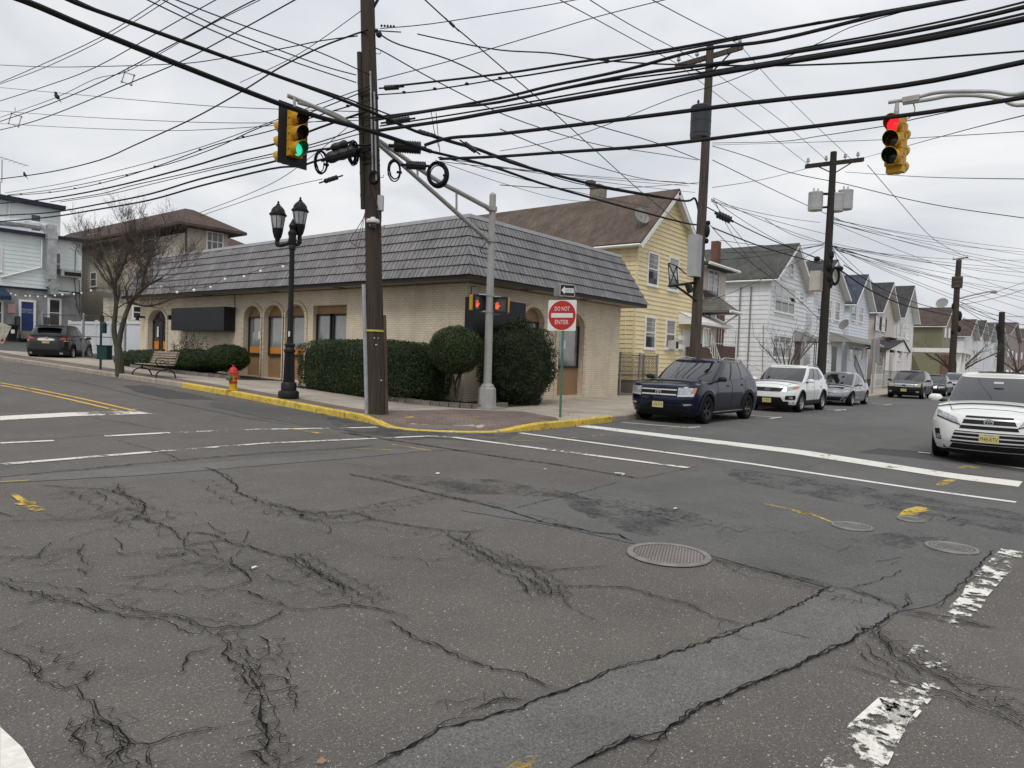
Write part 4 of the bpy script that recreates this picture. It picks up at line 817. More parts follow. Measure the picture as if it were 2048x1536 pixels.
rail(b,(s0+1.6,ys+.87,q_.z),(q_.x,ys+.87,q_.z),.95,14); rail(b,(q_.x,ys+.87,q_.z),(q_.x,HY-.1,q_.z),.95,2); a1_=PY(1475,716,13.2);a2_=PY(1530,745,13.2); rail(b,(s0+1.2,12.9,.2),(a1_.x,12.9,.2),1.0,10); rail(b,(a1_.x,13.2,a1_.z-.9),(a2_.x,13.2,max(.15,a2_.z-.9)),.9,10); b.build('stair_railing',WHT,h2)
# ---------- row of houses ----------
G_='houses in the row along the right-hand street'
w1=house('white_house','wide white house with dark grey roof and triple picture window',45.3,53.0,HY,14,7.4,10.0,(.70,.715,.73),SH_GR,course=.30,over=.35,ov=.5,group=G_,wins=[(1550,570,1587,628,2),(1598,584,1606,602),(1579,526,1585.5,552),(1545,669,1580,717,2)],door=(1590,679,1599,724,mat('maroon_door',(.06,.022,.02),.4)))
b=MB()
for y in (HY+1.9,HY+1.2): b.tube([(45.2,y,6.8),(45.2,y,.8)],.05,5)
b.tube([(45.2,HY+.3,4.3),(45.22,HY+.25,2),(45.2,HY+.2,.6)],.025,5); b.build('downspout',mat('grey_conduit',(.2,.2,.2),.5),w1)
AWM=mat('awning_grey',(.30,.30,.28),.5,var=.1,grime=.3); a0=PY(1588,672,HY); awning(w1,a0.x,53.4,HY,HY-1.5,a0.z+.4,a0.z-.25,AWM,24)
b=MB(); 
for x in (50.6,51.0,52.8): b.tube([(x,HY-1.4,.3),(x,HY-1.4,a0.z-.3)],.03,5)
rail(b,(50.6,HY-1.4,1.1),(52.8,HY-1.4,1.1),.8,12); b.build('porch_railing',BLK,w1)
w2=house('white_house','narrow white house half hidden behind the transformer pole, with corrugated awning',54.6,63.6,HY,13,7.7,10.2,(.70,.72,.74),SH_DK,course=.27,over=.3,ov=.5,group=G_,wins=[(1651,598,1661,638),(1669,602,1678,642),(1648,683,1658,720),(1634,600,1641,632)],door=(1664,693,1671,738,mat('black_door',(.012,.012,.014),.3)))
a0=PY(1658,676,HY); awning(w2,a0.x,72,HY,HY-1.6,a0.z+.5,a0.z-.15,AWM,40)
b=MB(); rail(b,(61.2,HY-1.6,1.9),(64.5,HY-1.6,.2),.9,10); b.build('stair_railing',BLK,w2); dish(w2,PY(1688,649,HY-1),math.radians(150),.45)
w3=house('white_house','pale blue-white house with slate blue roof',65.5,72.7,HY,13,7.5,10.2,(.66,.71,.76),SH_BL,course=.27,over=.35,ov=.6,group=G_,wins=[(1703,610,1710,642),(1717.5,613,1724.5,646),(1698,693,1723,720,2)])
dish(w3,PY(1735,562,HY+1),math.radians(250),.42); b=MB(); rail(b,(64.5,HY-2.2,.2),(73,HY-2.2,.2),1.1,26); 
for x in(66,69.5,72.5): b.tube([(x,HY-1.5,.3),(x,HY-1.5,2.8)],.03,5)
b.build('porch_railing',WHT,w3)
w4=house('beige_house','beige clapboard house with brown shutters and a bay window',76.2,84.6,HY,13,7.6,10.7,(.58,.51,.46),SH_DK,course=.22,over=.35,ov=.6,group=G_,wins=[(1751.5,632,1759,661),(1763.5,635,1770.5,664),(1753,697,1763.5,733,2)])
b=MB()
for px,a,c in ((1750,632,661),(1760.5,633,662),(1762.2,634,663),(1772,636,665)):
    p0=PY(px,a,HY);p1=PY(px,c,HY); b.bx(p0.x-.16,p0.x+.16,HY-.07,HY-.01,p1.z,p0.z)
b.build('shutter',mat('shutter_brown',(.06,.045,.042),.6),w4)
zz=PY(1760,690,HY).z; b=MB(); hip(b,76.5,83,HY-1.4,HY+.3,zz-.1,zz+.8,1.2,1.2); b.build('bay_roof',SH_GR,w4)
b=MB(); b.lathe([(.0,.02),(.45,.02),(.55,0)],16,Matrix.Translation((80.4,HY-.03,8.9))@Matrix.Rotation(math.pi/2,4,'X')@Matrix.Diagonal((.6,1,1,1))); b.build('oval_vent',WHT,w4)
w5=house('white_house','tall narrow white house with charcoal roof and gabled porch',86.8,96.2,HY,13,7.8,11.5,(.66,.68,.66),SH_DK,course=.27,over=.35,ov=.7,group=G_,wins=[(1795,648,1800,676),(1805,648,1809.5,677),(1813,650,1818.5,680),(1796,700,1801,722)])
YP=HY-2.; q0=PY(1779,697,YP);q1=PY(1809,680,YP);q2=PY(1822,699,YP); zz=q0.z+.2; xa,xb,xc=q0.x,q1.x,q2.x; b=MB(); roofslab(b,(xa,YP,q0.z),(xb,YP,q1.z),(xb,HY,q1.z),(xa,HY,q0.z)); roofslab(b,(xb,YP,q1.z),(xc,YP,q0.z),(xc,HY,q0.z),(xb,HY,q1.z)); b.build('porch_roof',SH_DK,w5)
b=MB()
for x in np.linspace(xa+.3,xc-.3,4): b.bx(x-.12,x+.12,YP+.05,YP+.3,.1,q0.z-.1)
b.add([(xa+.2,YP+.1,q0.z-.08),(xc-.2,YP+.1,q0.z-.08),(xb,YP+.1,q1.z-.12)],[(0,1,2)]); b.build('porch_column',WHT,w5)
gy_=HY; gs=PX(1823,660,120).y
gh=house('green_house','olive green house with brown roof seen from its long side',120,132.5,HY,max(10,gs-HY),PX(1860,650,120).z,PX(1860,616,126.2).z,(.19,.185,.115),SH_RB,course=.26,over=.5,ov=.5,group=G_,wins=[(1889,655,1892,675),(1897,656,1900,676)],cat='house')
b=MB(); b.bx(120-.15,132,HY-.15,HY-.03,-.2,PY(1885,703,HY).z); b.build('brick_front',BRK,gh)
pz=PY(1820,692,HY-3).z; b=MB(); b.bx(97,108,HY-5,HY+2,pz,pz+.5)
for x in(98,102,105,107.5): b.bx(x-.22,x+.22,HY-4.9,HY-4.5,.1,pz)
b.build('porch',WHT,w5); b=MB()
for k in range(5): b.tube([(98,HY+1,.5+k*.45+3),(112,HY+1,.3+k*.45-1.2)],.05,4)
b.build('stair_rail',BLK,gh)
far=[(146,162,'white house with grey-brown roof just behind the third pole','w',(.7,.71,.72),SH_RB,(1943,639)),(164,181,'white house with black roof, second behind the third pole','w',(.72,.73,.74),SH_DK,(1964,641)),(183,198,'slim white house with pale grey roof, third behind the third pole','w',(.68,.71,.75),SH_GR,(1978,646)),(203,236,'white house with dark roof behind the farthest pole','w',(.52,.52,.53),SH_DK,(2000,655)),(240,300,'large brown-roofed house at the far right end of the row','b',(.20,.15,.13),SH_RB,(2030,645)),(305,380,'dark red-brown house, last in the row at the right edge','b',(.16,.07,.06),SH_RB,(2043,658))]
for x0,x1,lab,k,c,rf_,ap in far:
    zp=PY(ap[0],ap[1],HY).z*((x0+x1)/2/PY(ap[0],ap[1],HY).x); ze=zp*.72
    t=house('white_house' if k=='w' else 'brown_house',lab,x0,x1,HY,30,ze,zp,c,rf_,course=.45,over=.5,ov=1.,group=G_)
    n=3
    for r in (0,1):
        for i in range(n): win(t,(x0+(x1-x0)*(i+.6)/(n+.2),HY-.02,2.4+r*(ze-2.4)*.55),(1,0,0),(0,-1,0),(x1-x0)*.11,ze*.17,fw=.15)
# grey house tops peeking above the green house
t=house('grey_house','grey rooftop with two satellite dishes above the green house',112,126,30,12,12.5,15.2,(.3,.3,.31),SH_GR,course=.5,over=.4,group=G_); dish(t,PD(1884,606,100),math.radians(170),.8,mast=1); 
b=MB()
# ---------- light blue building at the left ----------
LBY=56.; lb=thing('light_blue_building','light blue clapboard building with grey stucco ground floor and navy trim','building',(16,LBY,1.4))
LBM=mat('light_blue_siding',(.68,.745,.74),.6,var=.05,vs=1,grime=.15); STU=mat('grey_stucco',(.29,.29,.295),.9,var=.2,vs=1.5,bump=.4,grime=.5); NVY=mat('navy_trim',(.02,.025,.045),.6)
q=lambda x,y,Y=LBY:PY(x,y,Y)
xr=q(163,560).x; z_b=q(160,585).z; z_e=q(163,484).z; xl=2.
ze2=q(0,459).z
b=MB(); siding(b,(xl,LBY),(xr,LBY),(0,-1,0),z_b,z_e,.27,.02); siding(b,(xr,LBY),(xr,LBY+14),(1,0,0),z_b,z_e,.27,.02); b.build('wall',LBM,lb,norm=False)
b=MB(); b.bx(xl,xr,LBY+.03,LBY+14,.8,z_b); b.build('ground_floor_wall',STU,lb)
b=MB(); 
zl=q(0,459).z+.05
b.bx(xl,xr+.5,LBY-.35,LBY+.3,z_e-.02,z_e+.18); b.bx(xl,xr+.05,LBY-.08,LBY,z_b-.1,z_b+.02); b.build('roof_edge',NVY,lb)
b=MB(); b.bx(xl,xr+.4,LBY+.3,LBY+14,z_e,z_e+.15); b.build('flat_roof',MT['roof_membrane'],lb)
U2=LBY+5; xu=q(121,430,U2).x; zu=q(121,414,U2).z; b=MB(); siding(b,(xl,U2),(xu,U2),(0,-1,0),z_e,zu,.27,.02); b.bx(xu-.1,xu,U2+.02,U2+8,z_e,zu); b.build('upper_wall',LBM,lb,norm=False)
b=MB(); roofslab(b,(xl,U2-.5,zu+.35),(xu+.2,U2-.5,zu+.05),(xu+.2,U2+8,zu+.05),(xl,U2+8,zu+.35),.3); b.build('upper_roof',NVY,lb)
for x0,y0,x1,y1,f in ((100,503,123,552,1),(95,596,122,655,1),(-14,490,4,543,1),(-10,600,6,650,1)):
    p0=q(x0,y0);p1=q(x1,y1); win(lb,((p0.x+p1.x)/2,LBY-.02,(p0.z+p1.z)/2),(1,0,0),(0,-1,0),p1.x-p0.x,abs(p0.z-q(x0,y1).z),gm=GLS,fw=.13)
p0=q(60,427,U2);p1=q(82,465,U2); win(lb,((p0.x+p1.x)/2,U2-.02,(p0.z+p1.z)/2),(1,0,0),(0,-1,0),p1.x-p0.x,p0.z-p1.z,gm=mat('grey_blue_glass',(.09,.10,.12),.2))  # dull grey-blue pane, paler than the other windows here
p0=q(42,603);p1=q(66,662); b=MB(); b.bx(p0.x,p1.x,LBY-.05,LBY+.02,p1.z,p0.z); dr=b.build('door',mat('blue_door',(.028,.045,.15),.5,var=.15),lb)
b=MB(); b.bx(p0.x-.14,p0.x,LBY-.09,LBY+.02,p1.z,p0.z+.14); b.bx(p1.x,p1.x+.14,LBY-.09,LBY+.02,p1.z,p0.z+.14); b.bx(p0.x,p1.x,LBY-.09,LBY+.02,p0.z,p0.z+.14); b.build('door_frame',WHT,lb)
text('door_lettering','EMERGENCY\nEXIT ONLY',frame_m(((p0.x+p1.x)/2,LBY-.055,p0.z-.62),(1,0,0),(0,0,1)),mat('lettering_pale',(.45,.5,.6),.7),dr,w=.78,h=.3)
b=MB(); b.bx(p0.x-.4,p1.x+.4,LBY-1.1,LBY-.02,p1.z-.55,p1.z-.02); b.bx(p0.x-.4,p1.x+.4,LBY-1.4,LBY-1.1,p1.z-.55,p1.z-.28); b.build('door_step',mat('step_stone',(.2,.19,.17),.9,var=.2),lb)
b=MB(); rail(b,(p0.x-.35,LBY-1.05,p1.z),(p0.x-.35,LBY-.1,p1.z),.9,5); rail(b,(p1.x+.3,LBY-1.05,p1.z),(p1.x+.9,LBY-.2,p1.z),.95,7); b.build('handrail',BLK,lb)
DUC=mat('galvanised_duct',(.42,.43,.44),.35,var=.3,vs=3,metal=.6)
dx=q(97,500).x; z_=lambda y:q(97,y).z; b=MB(); b.bx(dx-.27,dx+.27,LBY-.75,LBY-.2,z_(560),z_(475)); b.bx(dx-.32,dx+.32,LBY-.8,LBY-.15,z_(480),z_(465)); b.box((dx,LBY-.5,z_(462)),(.55,.5,.7)); b.box((dx+.1,LBY-.5,z_(571)),(.6,.55,.6),Matrix.Rotation(.5,3,'Y')); b.bx(dx-.1,dx+.38,LBY-.75,LBY-.2,z_(589),z_(572))
p=q(135,548); b.box((p.x,LBY-.4,p.z+.0),(1.3,.8,.5)); b.tube([(dx+.3,LBY-.45,z_(586)),(p.x,LBY-.45,z_(586)),(p.x,LBY-.45,z_(579))],.16,8)
p=q(84,448,U2); b.tube([(dx,LBY-.3,z_(462)),(dx-.1,LBY+.6,z_(452)),(dx-1.2,LBY+2,z_(446)),(dx-4,LBY+4,z_(446))],.3,10); b.build('exhaust_duct',DUC,lb)
p=q(136,549); b=MB(); b.bx(p.x-.5,p.x+.55,LBY-.83,LBY-.8,p.z-.15,p.z+.12); b.build('duct_opening',BLK,lb)
b=MB(); b.tube([q(83,480)-Vector((0,.1,0)),q(82,535)-Vector((0,.1,0)),q(60,540)-Vector((0,.1,0)),q(0,555)-Vector((0,.1,0))],.06,6); b.tube([q(18,400,U2)-Vector((0,.1,0)),q(17,440,U2)-Vector((0,.1,0))],.06,6); b.build('drain_pipe',WHT,lb)
p=q(156,470); b=MB(); b.tube([q(150,500)-Vector((0,.1,0)),q(148,560)-Vector((0,.1,0)),q(152,610)-Vector((0,.1,0)),q(160,633)-Vector((0,.1,0))],.025,5); b.tube([q(157,560)-Vector((0,.1,0)),q(159,625)-Vector((0,.1,0))],.025,5); b.build('cable_run',BLK,lb)
p=q(-2,375,U2); b=MB(); b.bx(p.x-.5,q(10,375,U2).x,U2+1,U2+2,zu,q(5,358,U2).z); b.build('chimney',brickmat('tan_brick',(.30,.23,.16),(.25,.19,.13),(.2,.17,.13)),lb)
p=q(4,349,U2+1.5); b=MB(); b.tube([(p.x,U2+1.5,q(5,358,U2).z),(p.x,U2+1.5,q(4,310,U2).z)],.03,5); zz=q(4,310,U2).z
b.tube([(p.x-.5,U2+1.5,zz+.2),(p.x+1.6,U2+1.2,zz-.15)],.02,4)
for i in range(7): x=p.x-.4+i*.3; b.tube([(x,U2+1.5-.5,zz+.12-i*.04),(x,U2+1.5+.4,zz+.18-i*.05)],.012,4)
b.build('antenna',mat('aerial_grey',(.12,.12,.13),.5),lb)
p=q(0,590); b=MB(); roofslab(b,(xl+1,LBY-.02,q(0,577).z),(q(10,577).x,LBY-.02,q(0,577).z),(q(13,590).x,LBY-1.0,q(0,592).z),(xl+1,LBY-1.0,q(0,592).z),.04); b.bx(xl+1,q(13,590).x,LBY-1.02,LBY-1.0,q(0,600).z,q(0,592).z)
aw=b.build('shop_awning',mat('navy_canvas',(.015,.035,.075),.8),lb); text('awning_lettering','ANTE',frame_m((q(7,587).x-.1,LBY-.66,q(7,588).z),(1,0,0),(0,-.8,.6)),mat('lettering_white',(.6,.6,.6),.7),aw,w=.75,h=.28)
b=MB(); p=q(23,617); b.bx(p.x-.22,p.x+.22,LBY-.03,LBY,p.z-.3,p.z+.3); b.build('wall_notice',mat('pink_notice',(.55,.36,.36),.7,var=.15,vs=12),lb)
# ---------- beige house behind the trees at the left ----------
bx=22.6;by=46.; bh=thing('hip_roof_house','tall beige clapboard house with brown hip roof behind the bare tree','house',(bx,by,1.0)); BGM=mat('beige_siding_left',(.47,.42,.335),.6,var=.05,grime=.15)
ze=PX(359,452,bx).z; BXR=PY(456,470,by).x
b=MB(); siding(b,(bx,72),(bx,by),(-1,0,0),.8,ze-.5,.2,.015); siding(b,(bx,by),(BXR,by),(0,-1,0),.8,ze,.2,.015); siding(b,(BXR,by),(BXR,72),(1,0,0),.8,ze,.2,.015); b.build('wall',BGM,bh,norm=False)
b=MB(); hip(b,bx-.9,BXR+.9,by-.9,73,ze,ze+1.55,(BXR-bx)/2+.6,3.5,.18); hip(b,bx-.9,BXR+9,53,64,ze-.3,ze+1.7,4.0,4,.18); b.build('roof',shingle('shingle_maroon',(.095,.066,.057)),bh)
p0=PY(412,464,by);p1=PY(446,503,by); win(bh,((p0.x+p1.x)/2,by-.02,(p0.z+p1.z)/2),(1,0,0),(0,-1,0),p1.x-p0.x,p0.z-PY(412,503,by).z,gm=GLS,fw=.09,mull=2)
for x0,y0,x1,y1 in ((288,455,312,505),(182,545,194,573),(176,470,196,500),(228,465,246,500)):
    p0=PX(x0,y0,bx);p1=PX(x1,y1,bx); win(bh,(bx-.02,(p0.y+p1.y)/2,(p0.z+p1.z)/2),(0,-1,0),(-1,0,0),max(.8,p0.y-p1.y),max(.9,p0.z-p1.z-.5*0),gm=GLS)
b=MB(); b.tube([(bx-.06,by-.06,ze-.1),(bx-.06,by-.06,1)],.06,6); b.bx(bx-.03,bx+1,by+3,by+11,ze-.6,ze-.1) if False else None; b.build('downspout',mat('brown_pipe',(.09,.06,.05),.6),bh)
t=thing('beige_annex','low beige annex with small window behind the white fence','building',(19,43,1)); b=MB(); siding(b,(17.6,41),(22.5,41),(0,-1,0),.9,PY(270,590,41).z,.22,.015); siding(b,(17.6,46),(17.6,41),(-1,0,0),.9,PY(270,590,41).z,.22,.015); b.bx(17.65,22.5,41.05,46,.8,PY(270,590,41).z-.02); b.build('wall',BGM,t,norm=False)
b=MB(); z=PY(270,590,41).z; roofslab(b,(17.2,40.6,z),(22.6,40.6,z),(22.6,46,z+.5),(17.2,46,z+.5),.12); b.build('roof',MT['roof_membrane'],t)
p=PY(278,625,41); win(t,(p.x,40.98,p.z),(1,0,0),(0,-1,0),.75,.75,gm=GLS)
# ---------- fences ----------
def chain(b,P0,P1,z0,z1,s=.075,r=.0028):
    P0=Vector(P0);P1=Vector(P1); L_=(P1-P0).length; d=(P1-P0)/L_; H_=z1-z0; u=-H_
    while u<L_:
        for sg in (0,1):
            a,c=(u,z0),(u+H_,z1)
            if sg: a,c=(u,z1),(u+H_,z0)
            (ua,za),(uc,zc)=a,c
            if ua<0: k=(0-ua)/(uc-ua); za=za+(zc-za)*k; ua=0
            if uc>L_: k=(L_-ua)/(uc-ua); zc=za+(zc-za)*k; uc=L_
            if uc>ua: b.tube([P0+d*ua+Vector((0,0,za)),P0+d*uc+Vector((0,0,zc))],r,3,cap=False)
        u+=s*1.42
GAL=mat('galvanised_steel',(.27,.28,.28),.5,var=.2,vs=6,metal=.4); GALR=mat('weathered_rail',(.10,.08,.065),.8,var=.3,vs=8)
def cfence(name,label,pts,z0f,h,group=None,s=.075,r=.0028,rails=(1,),pr=.035,post=2.4,pm=GAL):
    t=thing(name,label,'fence',(pts[0][0],pts[0][1],0),0,group); b=MB(); mm=MB(); rl=MB()
    for i in range(len(pts)-1):
        A=Vector((*pts[i],0));B=Vector((*pts[i+1],0)); za=z0f(A.x,A.y); zb_=z0f(B.x,B.y); n=max(1,round((B-A).length/post)); zz=(za+zb_)/2
        for k in range(n+(i==len(pts)-2)): p=A.lerp(B,k/n); q_=MB(); q_.tube([(p.x,p.y,z0f(p.x,p.y)-.1),(p.x,p.y,z0f(p.x,p.y)+h+.06)],pr,8); q_.sph((p.x,p.y,z0f(p.x,p.y)+h+.07),pr*1.1,8,5); q_.build('post',pm,t,smooth=True)
        chain(mm,A,B,zz+.03,zz+h,s,r)
        for fr in rails: rl.tube([A+Vector((0,0,zz+h*fr)),B+Vector((0,0,zz+h*fr))],.022,6)
        rl.tube([A+Vector((0,0,zz+.05)),B+Vector((0,0,zz+.05))],.01,4)
    mm.build('mesh_fabric',mat('mesh_rusty',(.10,.085,.07),.8,var=.3,vs=5),t,norm=False); rl.build('rail',GALR,t,norm=False); return t
a=PY(1255,760,14.9).x; cfence('chain_link_fence','rusty-railed chain-link fence between the brick building and the yellow house',[(BX1+.05,14.75),(25.6,14.75),(28.6,14.6),(28.6,15.3)],lambda x,y:.15,1.75,rails=(1,.52),r=.0075,s=.09,post=1.5,pr=.05)
b=MB(); p=GP(1253,750,lambda x,y:.9)
cfence('chain_link_fence','low chain-link fence along the pavement in front of the beige house',[(66,12.6),(84,12.5),(84,15)],lambda x,y:.15,1.5,r=.007,s=.2,post=3)
cfence('chain_link_gate','tall chain-link gate with thick grey posts in front of the white vinyl fence',[(15.3,37.3),(12.9,41.2)],lambda x,y:.86,2.1,rails=(1,.5),r=.0045,s=.09,post=2.25,pr=.055)
VIN=mat('vinyl_white',(.66,.68,.72),.4,var=.04,vs=1)
vf=thing('vinyl_fence','white vinyl privacy fence behind the chain-link gate','fence',(16,44,.9)); b=MB()
A=PY(139,690,47.5);B=PX(284,700,16.9); A=Vector((A.x,A.y,0));B=Vector((16.9,B.y if B.y>37 else 38.5,0)); n=10; d=(B-A)
for i in range(n*7):
    p0=A+d*(i/(n*7)); p1=A+d*((i+.96)/(n*7)); b.quad(p0+Vector((0,0,.95)),p1+Vector((0,0,.95)),p1+Vector((0,0,2.75)),p0+Vector((0,0,2.75)))
b.build('board_panel',VIN,vf,norm=False); b=MB(); nn=Vector((-d.y,d.x,0)).normalized()*.05
for z0,z1 in((.9,1.05),(2.7,2.85)):
    for s_ in(-1,): b.add([A+nn*s_+Vector((0,0,z0)),B+nn*s_+Vector((0,0,z0)),B+nn*s_+Vector((0,0,z1)),A+nn*s_+Vector((0,0,z1)),A-nn*s_+Vector((0,0,z0)),B-nn*s_+Vector((0,0,z0)),B-nn*s_+Vector((0,0,z1)),A-nn*s_+Vector((0,0,z1))],[(0,1,2,3),(4,5,6,7),(3,2,6,7),(0,1,5,4)])
b.add([A+nn+Vector((0,0,.9)),B+nn+Vector((0,0,.9)),B+nn+Vector((0,0,2.7)),A+nn+Vector((0,0,2.7))],[(0,1,2,3)])
b.build('rail',VIN,vf,norm=False)
for i in range(0,n+1,2):
    b=MB(); p=A+d*(i/n)-nn*.2; b.bx(p.x-.065,p.x+.065,p.y-.065,p.y+.065,.85,2.93); b.build('post',VIN,vf)
# ================= VEHICLES =================
def carpaint(name,col,metal=.0,rough=.28): 
    m=mat(name,col,rough,var=.03,vs=1,metal=metal,coat=(.6 if max(col)<.03 else 1.),spec=.1); return m
TYR=mat('tyre_rubber',(.009,.009,.009),.85,var=.2,vs=10,spec=.15); PLB=mat('black_plastic',(.011,.011,.012),.6,var=.15,vs=6); CHR=mat('chrome',(.60,.61,.62),.3,var=0,metal=.45); RIMS=mat('alloy_silver',(.34,.35,.36),.3,var=.05,metal=.8); RIMB=mat('alloy_black',(.02,.02,.022),.35,var=.05,metal=.3)
CGL=mat('car_glass',(.006,.008,.009),.03,var=0,coat=.35,spec=.5); LENS=mat('lamp_lens',(.36,.38,.40),.08,var=.5,vs=14,coat=1.,metal=.35); AMB=mat('amber_lens',(.5,.16,.03),.15,var=.1,coat=1); REDL=mat('red_lens',(.30,.012,.012),.12,var=.2,vs=10,coat=1); PLT=mat('plate_buff',(.50,.44,.20),.5,var=.1); PLK=mat('plate_black',(.02,.02,.02),.6,var=0); SEAM=mat('panel_gap',(.006,.006,.007),.8,var=0)
def itp(tab,x): return float(np.interp(x,[a for a,b in tab],[b for a,b in tab]))
class Car:
    def __init__(s,P): s.__dict__.update(P)
    def w(s,z): return s.W/2*itp(s.wz,z)
    def xf(s,z): return s.L/2-itp(s.fz,z)
    def xr(s,z): return -s.L/2+itp(s.rz,z)
    def g(s,d,Lc,n):
        t=max(0.,min(1.,1-d/Lc)); return max(0.,1-t**n)**(1/n)
    def ys(s,x,z): return s.w(z)*s.g(s.xf(z)-x,s.lf,s.nf)*s.g(x-s.xr(z),s.lr,s.nr)+s.flare(x,z)
    def flare(s,x,z):
        f=0
        for xw in (s.xw0,s.xw1):
            r=math.hypot(x-xw,z-s.tr); f+=s.fl*math.exp(-((r-s.ar-.04)/.09)**2)*(z<s.tr+s.ar+.25)
        return f
    def xfront(s,y,z):
        t=min(.9995,abs(y)/s.w(z)); return s.xf(z)-s.lf*(1-(1-t**s.nf)**(1/s.nf))
    def xrear(s,y,z):
        t=min(.9995,abs(y)/s.w(z)); return s.xr(z)+s.lr*(1-(1-t**s.nr)**(1/s.nr))
    def zb(s,x):
        z=s.sill+ (itp(s.under,x) if s.under else 0)
        for xw in (s.xw0,s.xw1):
            d=abs(x-xw)
            if d<s.ar: z=max(z,s.tr+math.sqrt(s.ar**2-d*d)*1.0)
        return z
    def zt(s,x): return itp(s.top,x)
def make_car(name,label,P,loc,rz,group=None,copyfrom=None):
    c=Car(P); c.xw0=c.L/2-c.fo; c.xw1=c.xw0-c.wb; c.ar=c.tr+.055
    t=thing(name,label,'car',loc,rz,group); body=c.paint
    # ---- lower body ----
    cols=[]; nF=12
    for i in range(nF): th=math.pi/2*(i/(nF)); cols.append(('f',th))
    xs0=c.L/2-c.lf; xs1=-c.L/2+c.lr; xs=set(np.linspace(xs0,xs1,34))
    for xw in (c.xw0,c.xw1):
        for k in range(13): xs.add(xw+c.ar*math.cos(math.pi*k/12)*1.0001)
    xs=sorted([x for x in xs if xs1<=x<=xs0 ],reverse=True)
    for x in xs: cols.append(('s',x))
    for i in range(nF-1,-1,-1): cols.append(('r',math.pi/2*(i/nF)))
    NV=15; V=[]; nomx=[]
    for kind,a in cols:
        row=[]
        if kind=='f': x0=c.xf(.7)-c.lf*(1-math.cos(a)**(2/c.nf)); 
        elif kind=='r': x0=c.xr(.7)+c.lr*(1-math.cos(a)**(2/c.nr))
        else: x0=a
        nomx.append(x0); zb=c.zb(x0); zt=c.zt(x0)
        for j in range(NV):
            z=zb+(zt-zb)*(j/(NV-1))
            if kind=='f': y=c.w(z)*math.sin(a)**(2/c.nf); x=c.xfront(y,z) if a>0 else c.xf(z)
            elif kind=='r': y=c.w(z)*math.sin(a)**(2/c.nr); x=c.xrear(y,z) if a>0 else c.xr(z)
            else: x=a; y=0
            if kind=='s' : y=c.ys(x,z)
            else: y=y+c.flare(x,z)*(1 if a>.9 else 0)
            row.append(Vector((x,y,z)))
        V.append(row)
    b=MB(); nc=len(cols)
    for sg in (1,-1):
        o=len(b.v); b.v+= [(p.x,p.y*sg,p.z) for row in V for p in row]
        F=[(o+i*NV+j,o+(i+1)*NV+j,o+(i+1)*NV+j+1,o+i*NV+j+1) for i in range(nc-1) for j in range(NV-1)]
        b.f+=F; b.m+=[0]*len(F)
    # lid
    M_=10; o=len(b.v)
    for i in range(nc):
        p=V[i][-1]; cr=itp(c.crown,nomx[i])
        for k in range(M_+1):
            s_=1-2*k/M_; q=min(1.,abs(p.y)/(c.W*.42)); z=p.z+cr*(1-abs(s_)**2.6)*q; b.v.append((p.x,p.y*s_,z))
    F=[(o+i*(M_+1)+k,o+(i+1)*(M_+1)+k,o+(i+1)*(M_+1)+k+1,o+i*(M_+1)+k+1) for i in range(nc-1) for k in range(M_)]; b.f+=F; b.m+=[0]*len(F)
    # ---- greenhouse ----
    def gh(kind,a,v,off=0.):
        # v 0 belt..1 roof edge
        xb0,xb1,xt0,xt1=c.gb0,c.gb1,c.gt0,c.gt1; n=c.ng; Lb,Lt=c.lg,c.lg*.8
        if kind=='s': fb=a; xb=xb0-Lb+(xb1+Lb-(xb0-Lb))*a; xt=xt0-Lt+(xt1+Lt-(xt0-Lt))*a; yb=1.;yt=1.
        elif kind=='f': yb=yt=math.sin(a)**(2/n); k=1-math.cos(a)**(2/n); xb=xb0-Lb*k; xt=xt0-Lt*k
        else: yb=yt=math.sin(a)**(2/n); k=1-math.cos(a)**(2/n); xb=xb1+Lb*k; xt=xt1+Lt*k
        zb=c.zt(xb)-.015+ (itp(c.crown,xb)*(1-yb**2.6)*.8 if kind!='s' else 0); wb_=(c.w(zb)-c.gin)*itp(c.gw,xb); wt=c.W/2*c.rw*itp(c.gw,xt)
        zt=itp(c.roof,xt); y=(wb_+(wt-wb_)*v+.03*math.sin(math.pi*v))*yb; x=xb+(xt-xb)*v; z=zb+(zt-zb)*v+ (.03*math.sin(math.pi*v)*0)
        if kind!='s': x+=(.035 if kind=='f' else -.03)*math.sin(math.pi*v)
        return Vector((x,y,z))
    gc=[('f',math.pi/2*i/8) for i in range(8)]+[('s',i/22) for i in range(23)]+[('r',math.pi/2*i/8) for i in range(7,-1,-1)]
    vv=[0,.05,.15,.3,.45,.6,.75,.88,.96,1]; R=[]
    for kind,a in gc:
        R.append([gh(kind,a,v) for v in vv])
    for r in R:  # round the roof edge inwards
        p=r[-1].copy(); r.append(Vector((p.x,p.y*.975,p.z+.022))); r.append(Vector((p.x,p.y*.92,p.z+.042))); r.append(Vector((p.x,p.y*.84,p.z+.055)))
    NV2=len(vv)+3
    for sg in (1,-1):
        o=len(b.v); b.v+=[(p.x,p.y*sg,p.z) for row in R for p in row]
        F=[(o+i*NV2+j,o+(i+1)*NV2+j,o+(i+1)*NV2+j+1,o+i*NV2+j+1) for i in range(len(R)-1) for j in range(NV2-1)]; b.f+=F; b.m+=[0]*len(F)
    o=len(b.v)
    for i,(kind,a) in enumerate(gc):
        p=R[i][-1]; w_=c.W/2*c.rw
        for k in range(M_+1):
            s_=1-2*k/M_; b.v.append((p.x,p.y*s_,p.z+.018*(1-abs(s_)**2.2)*min(1,abs(p.y)/w_)))
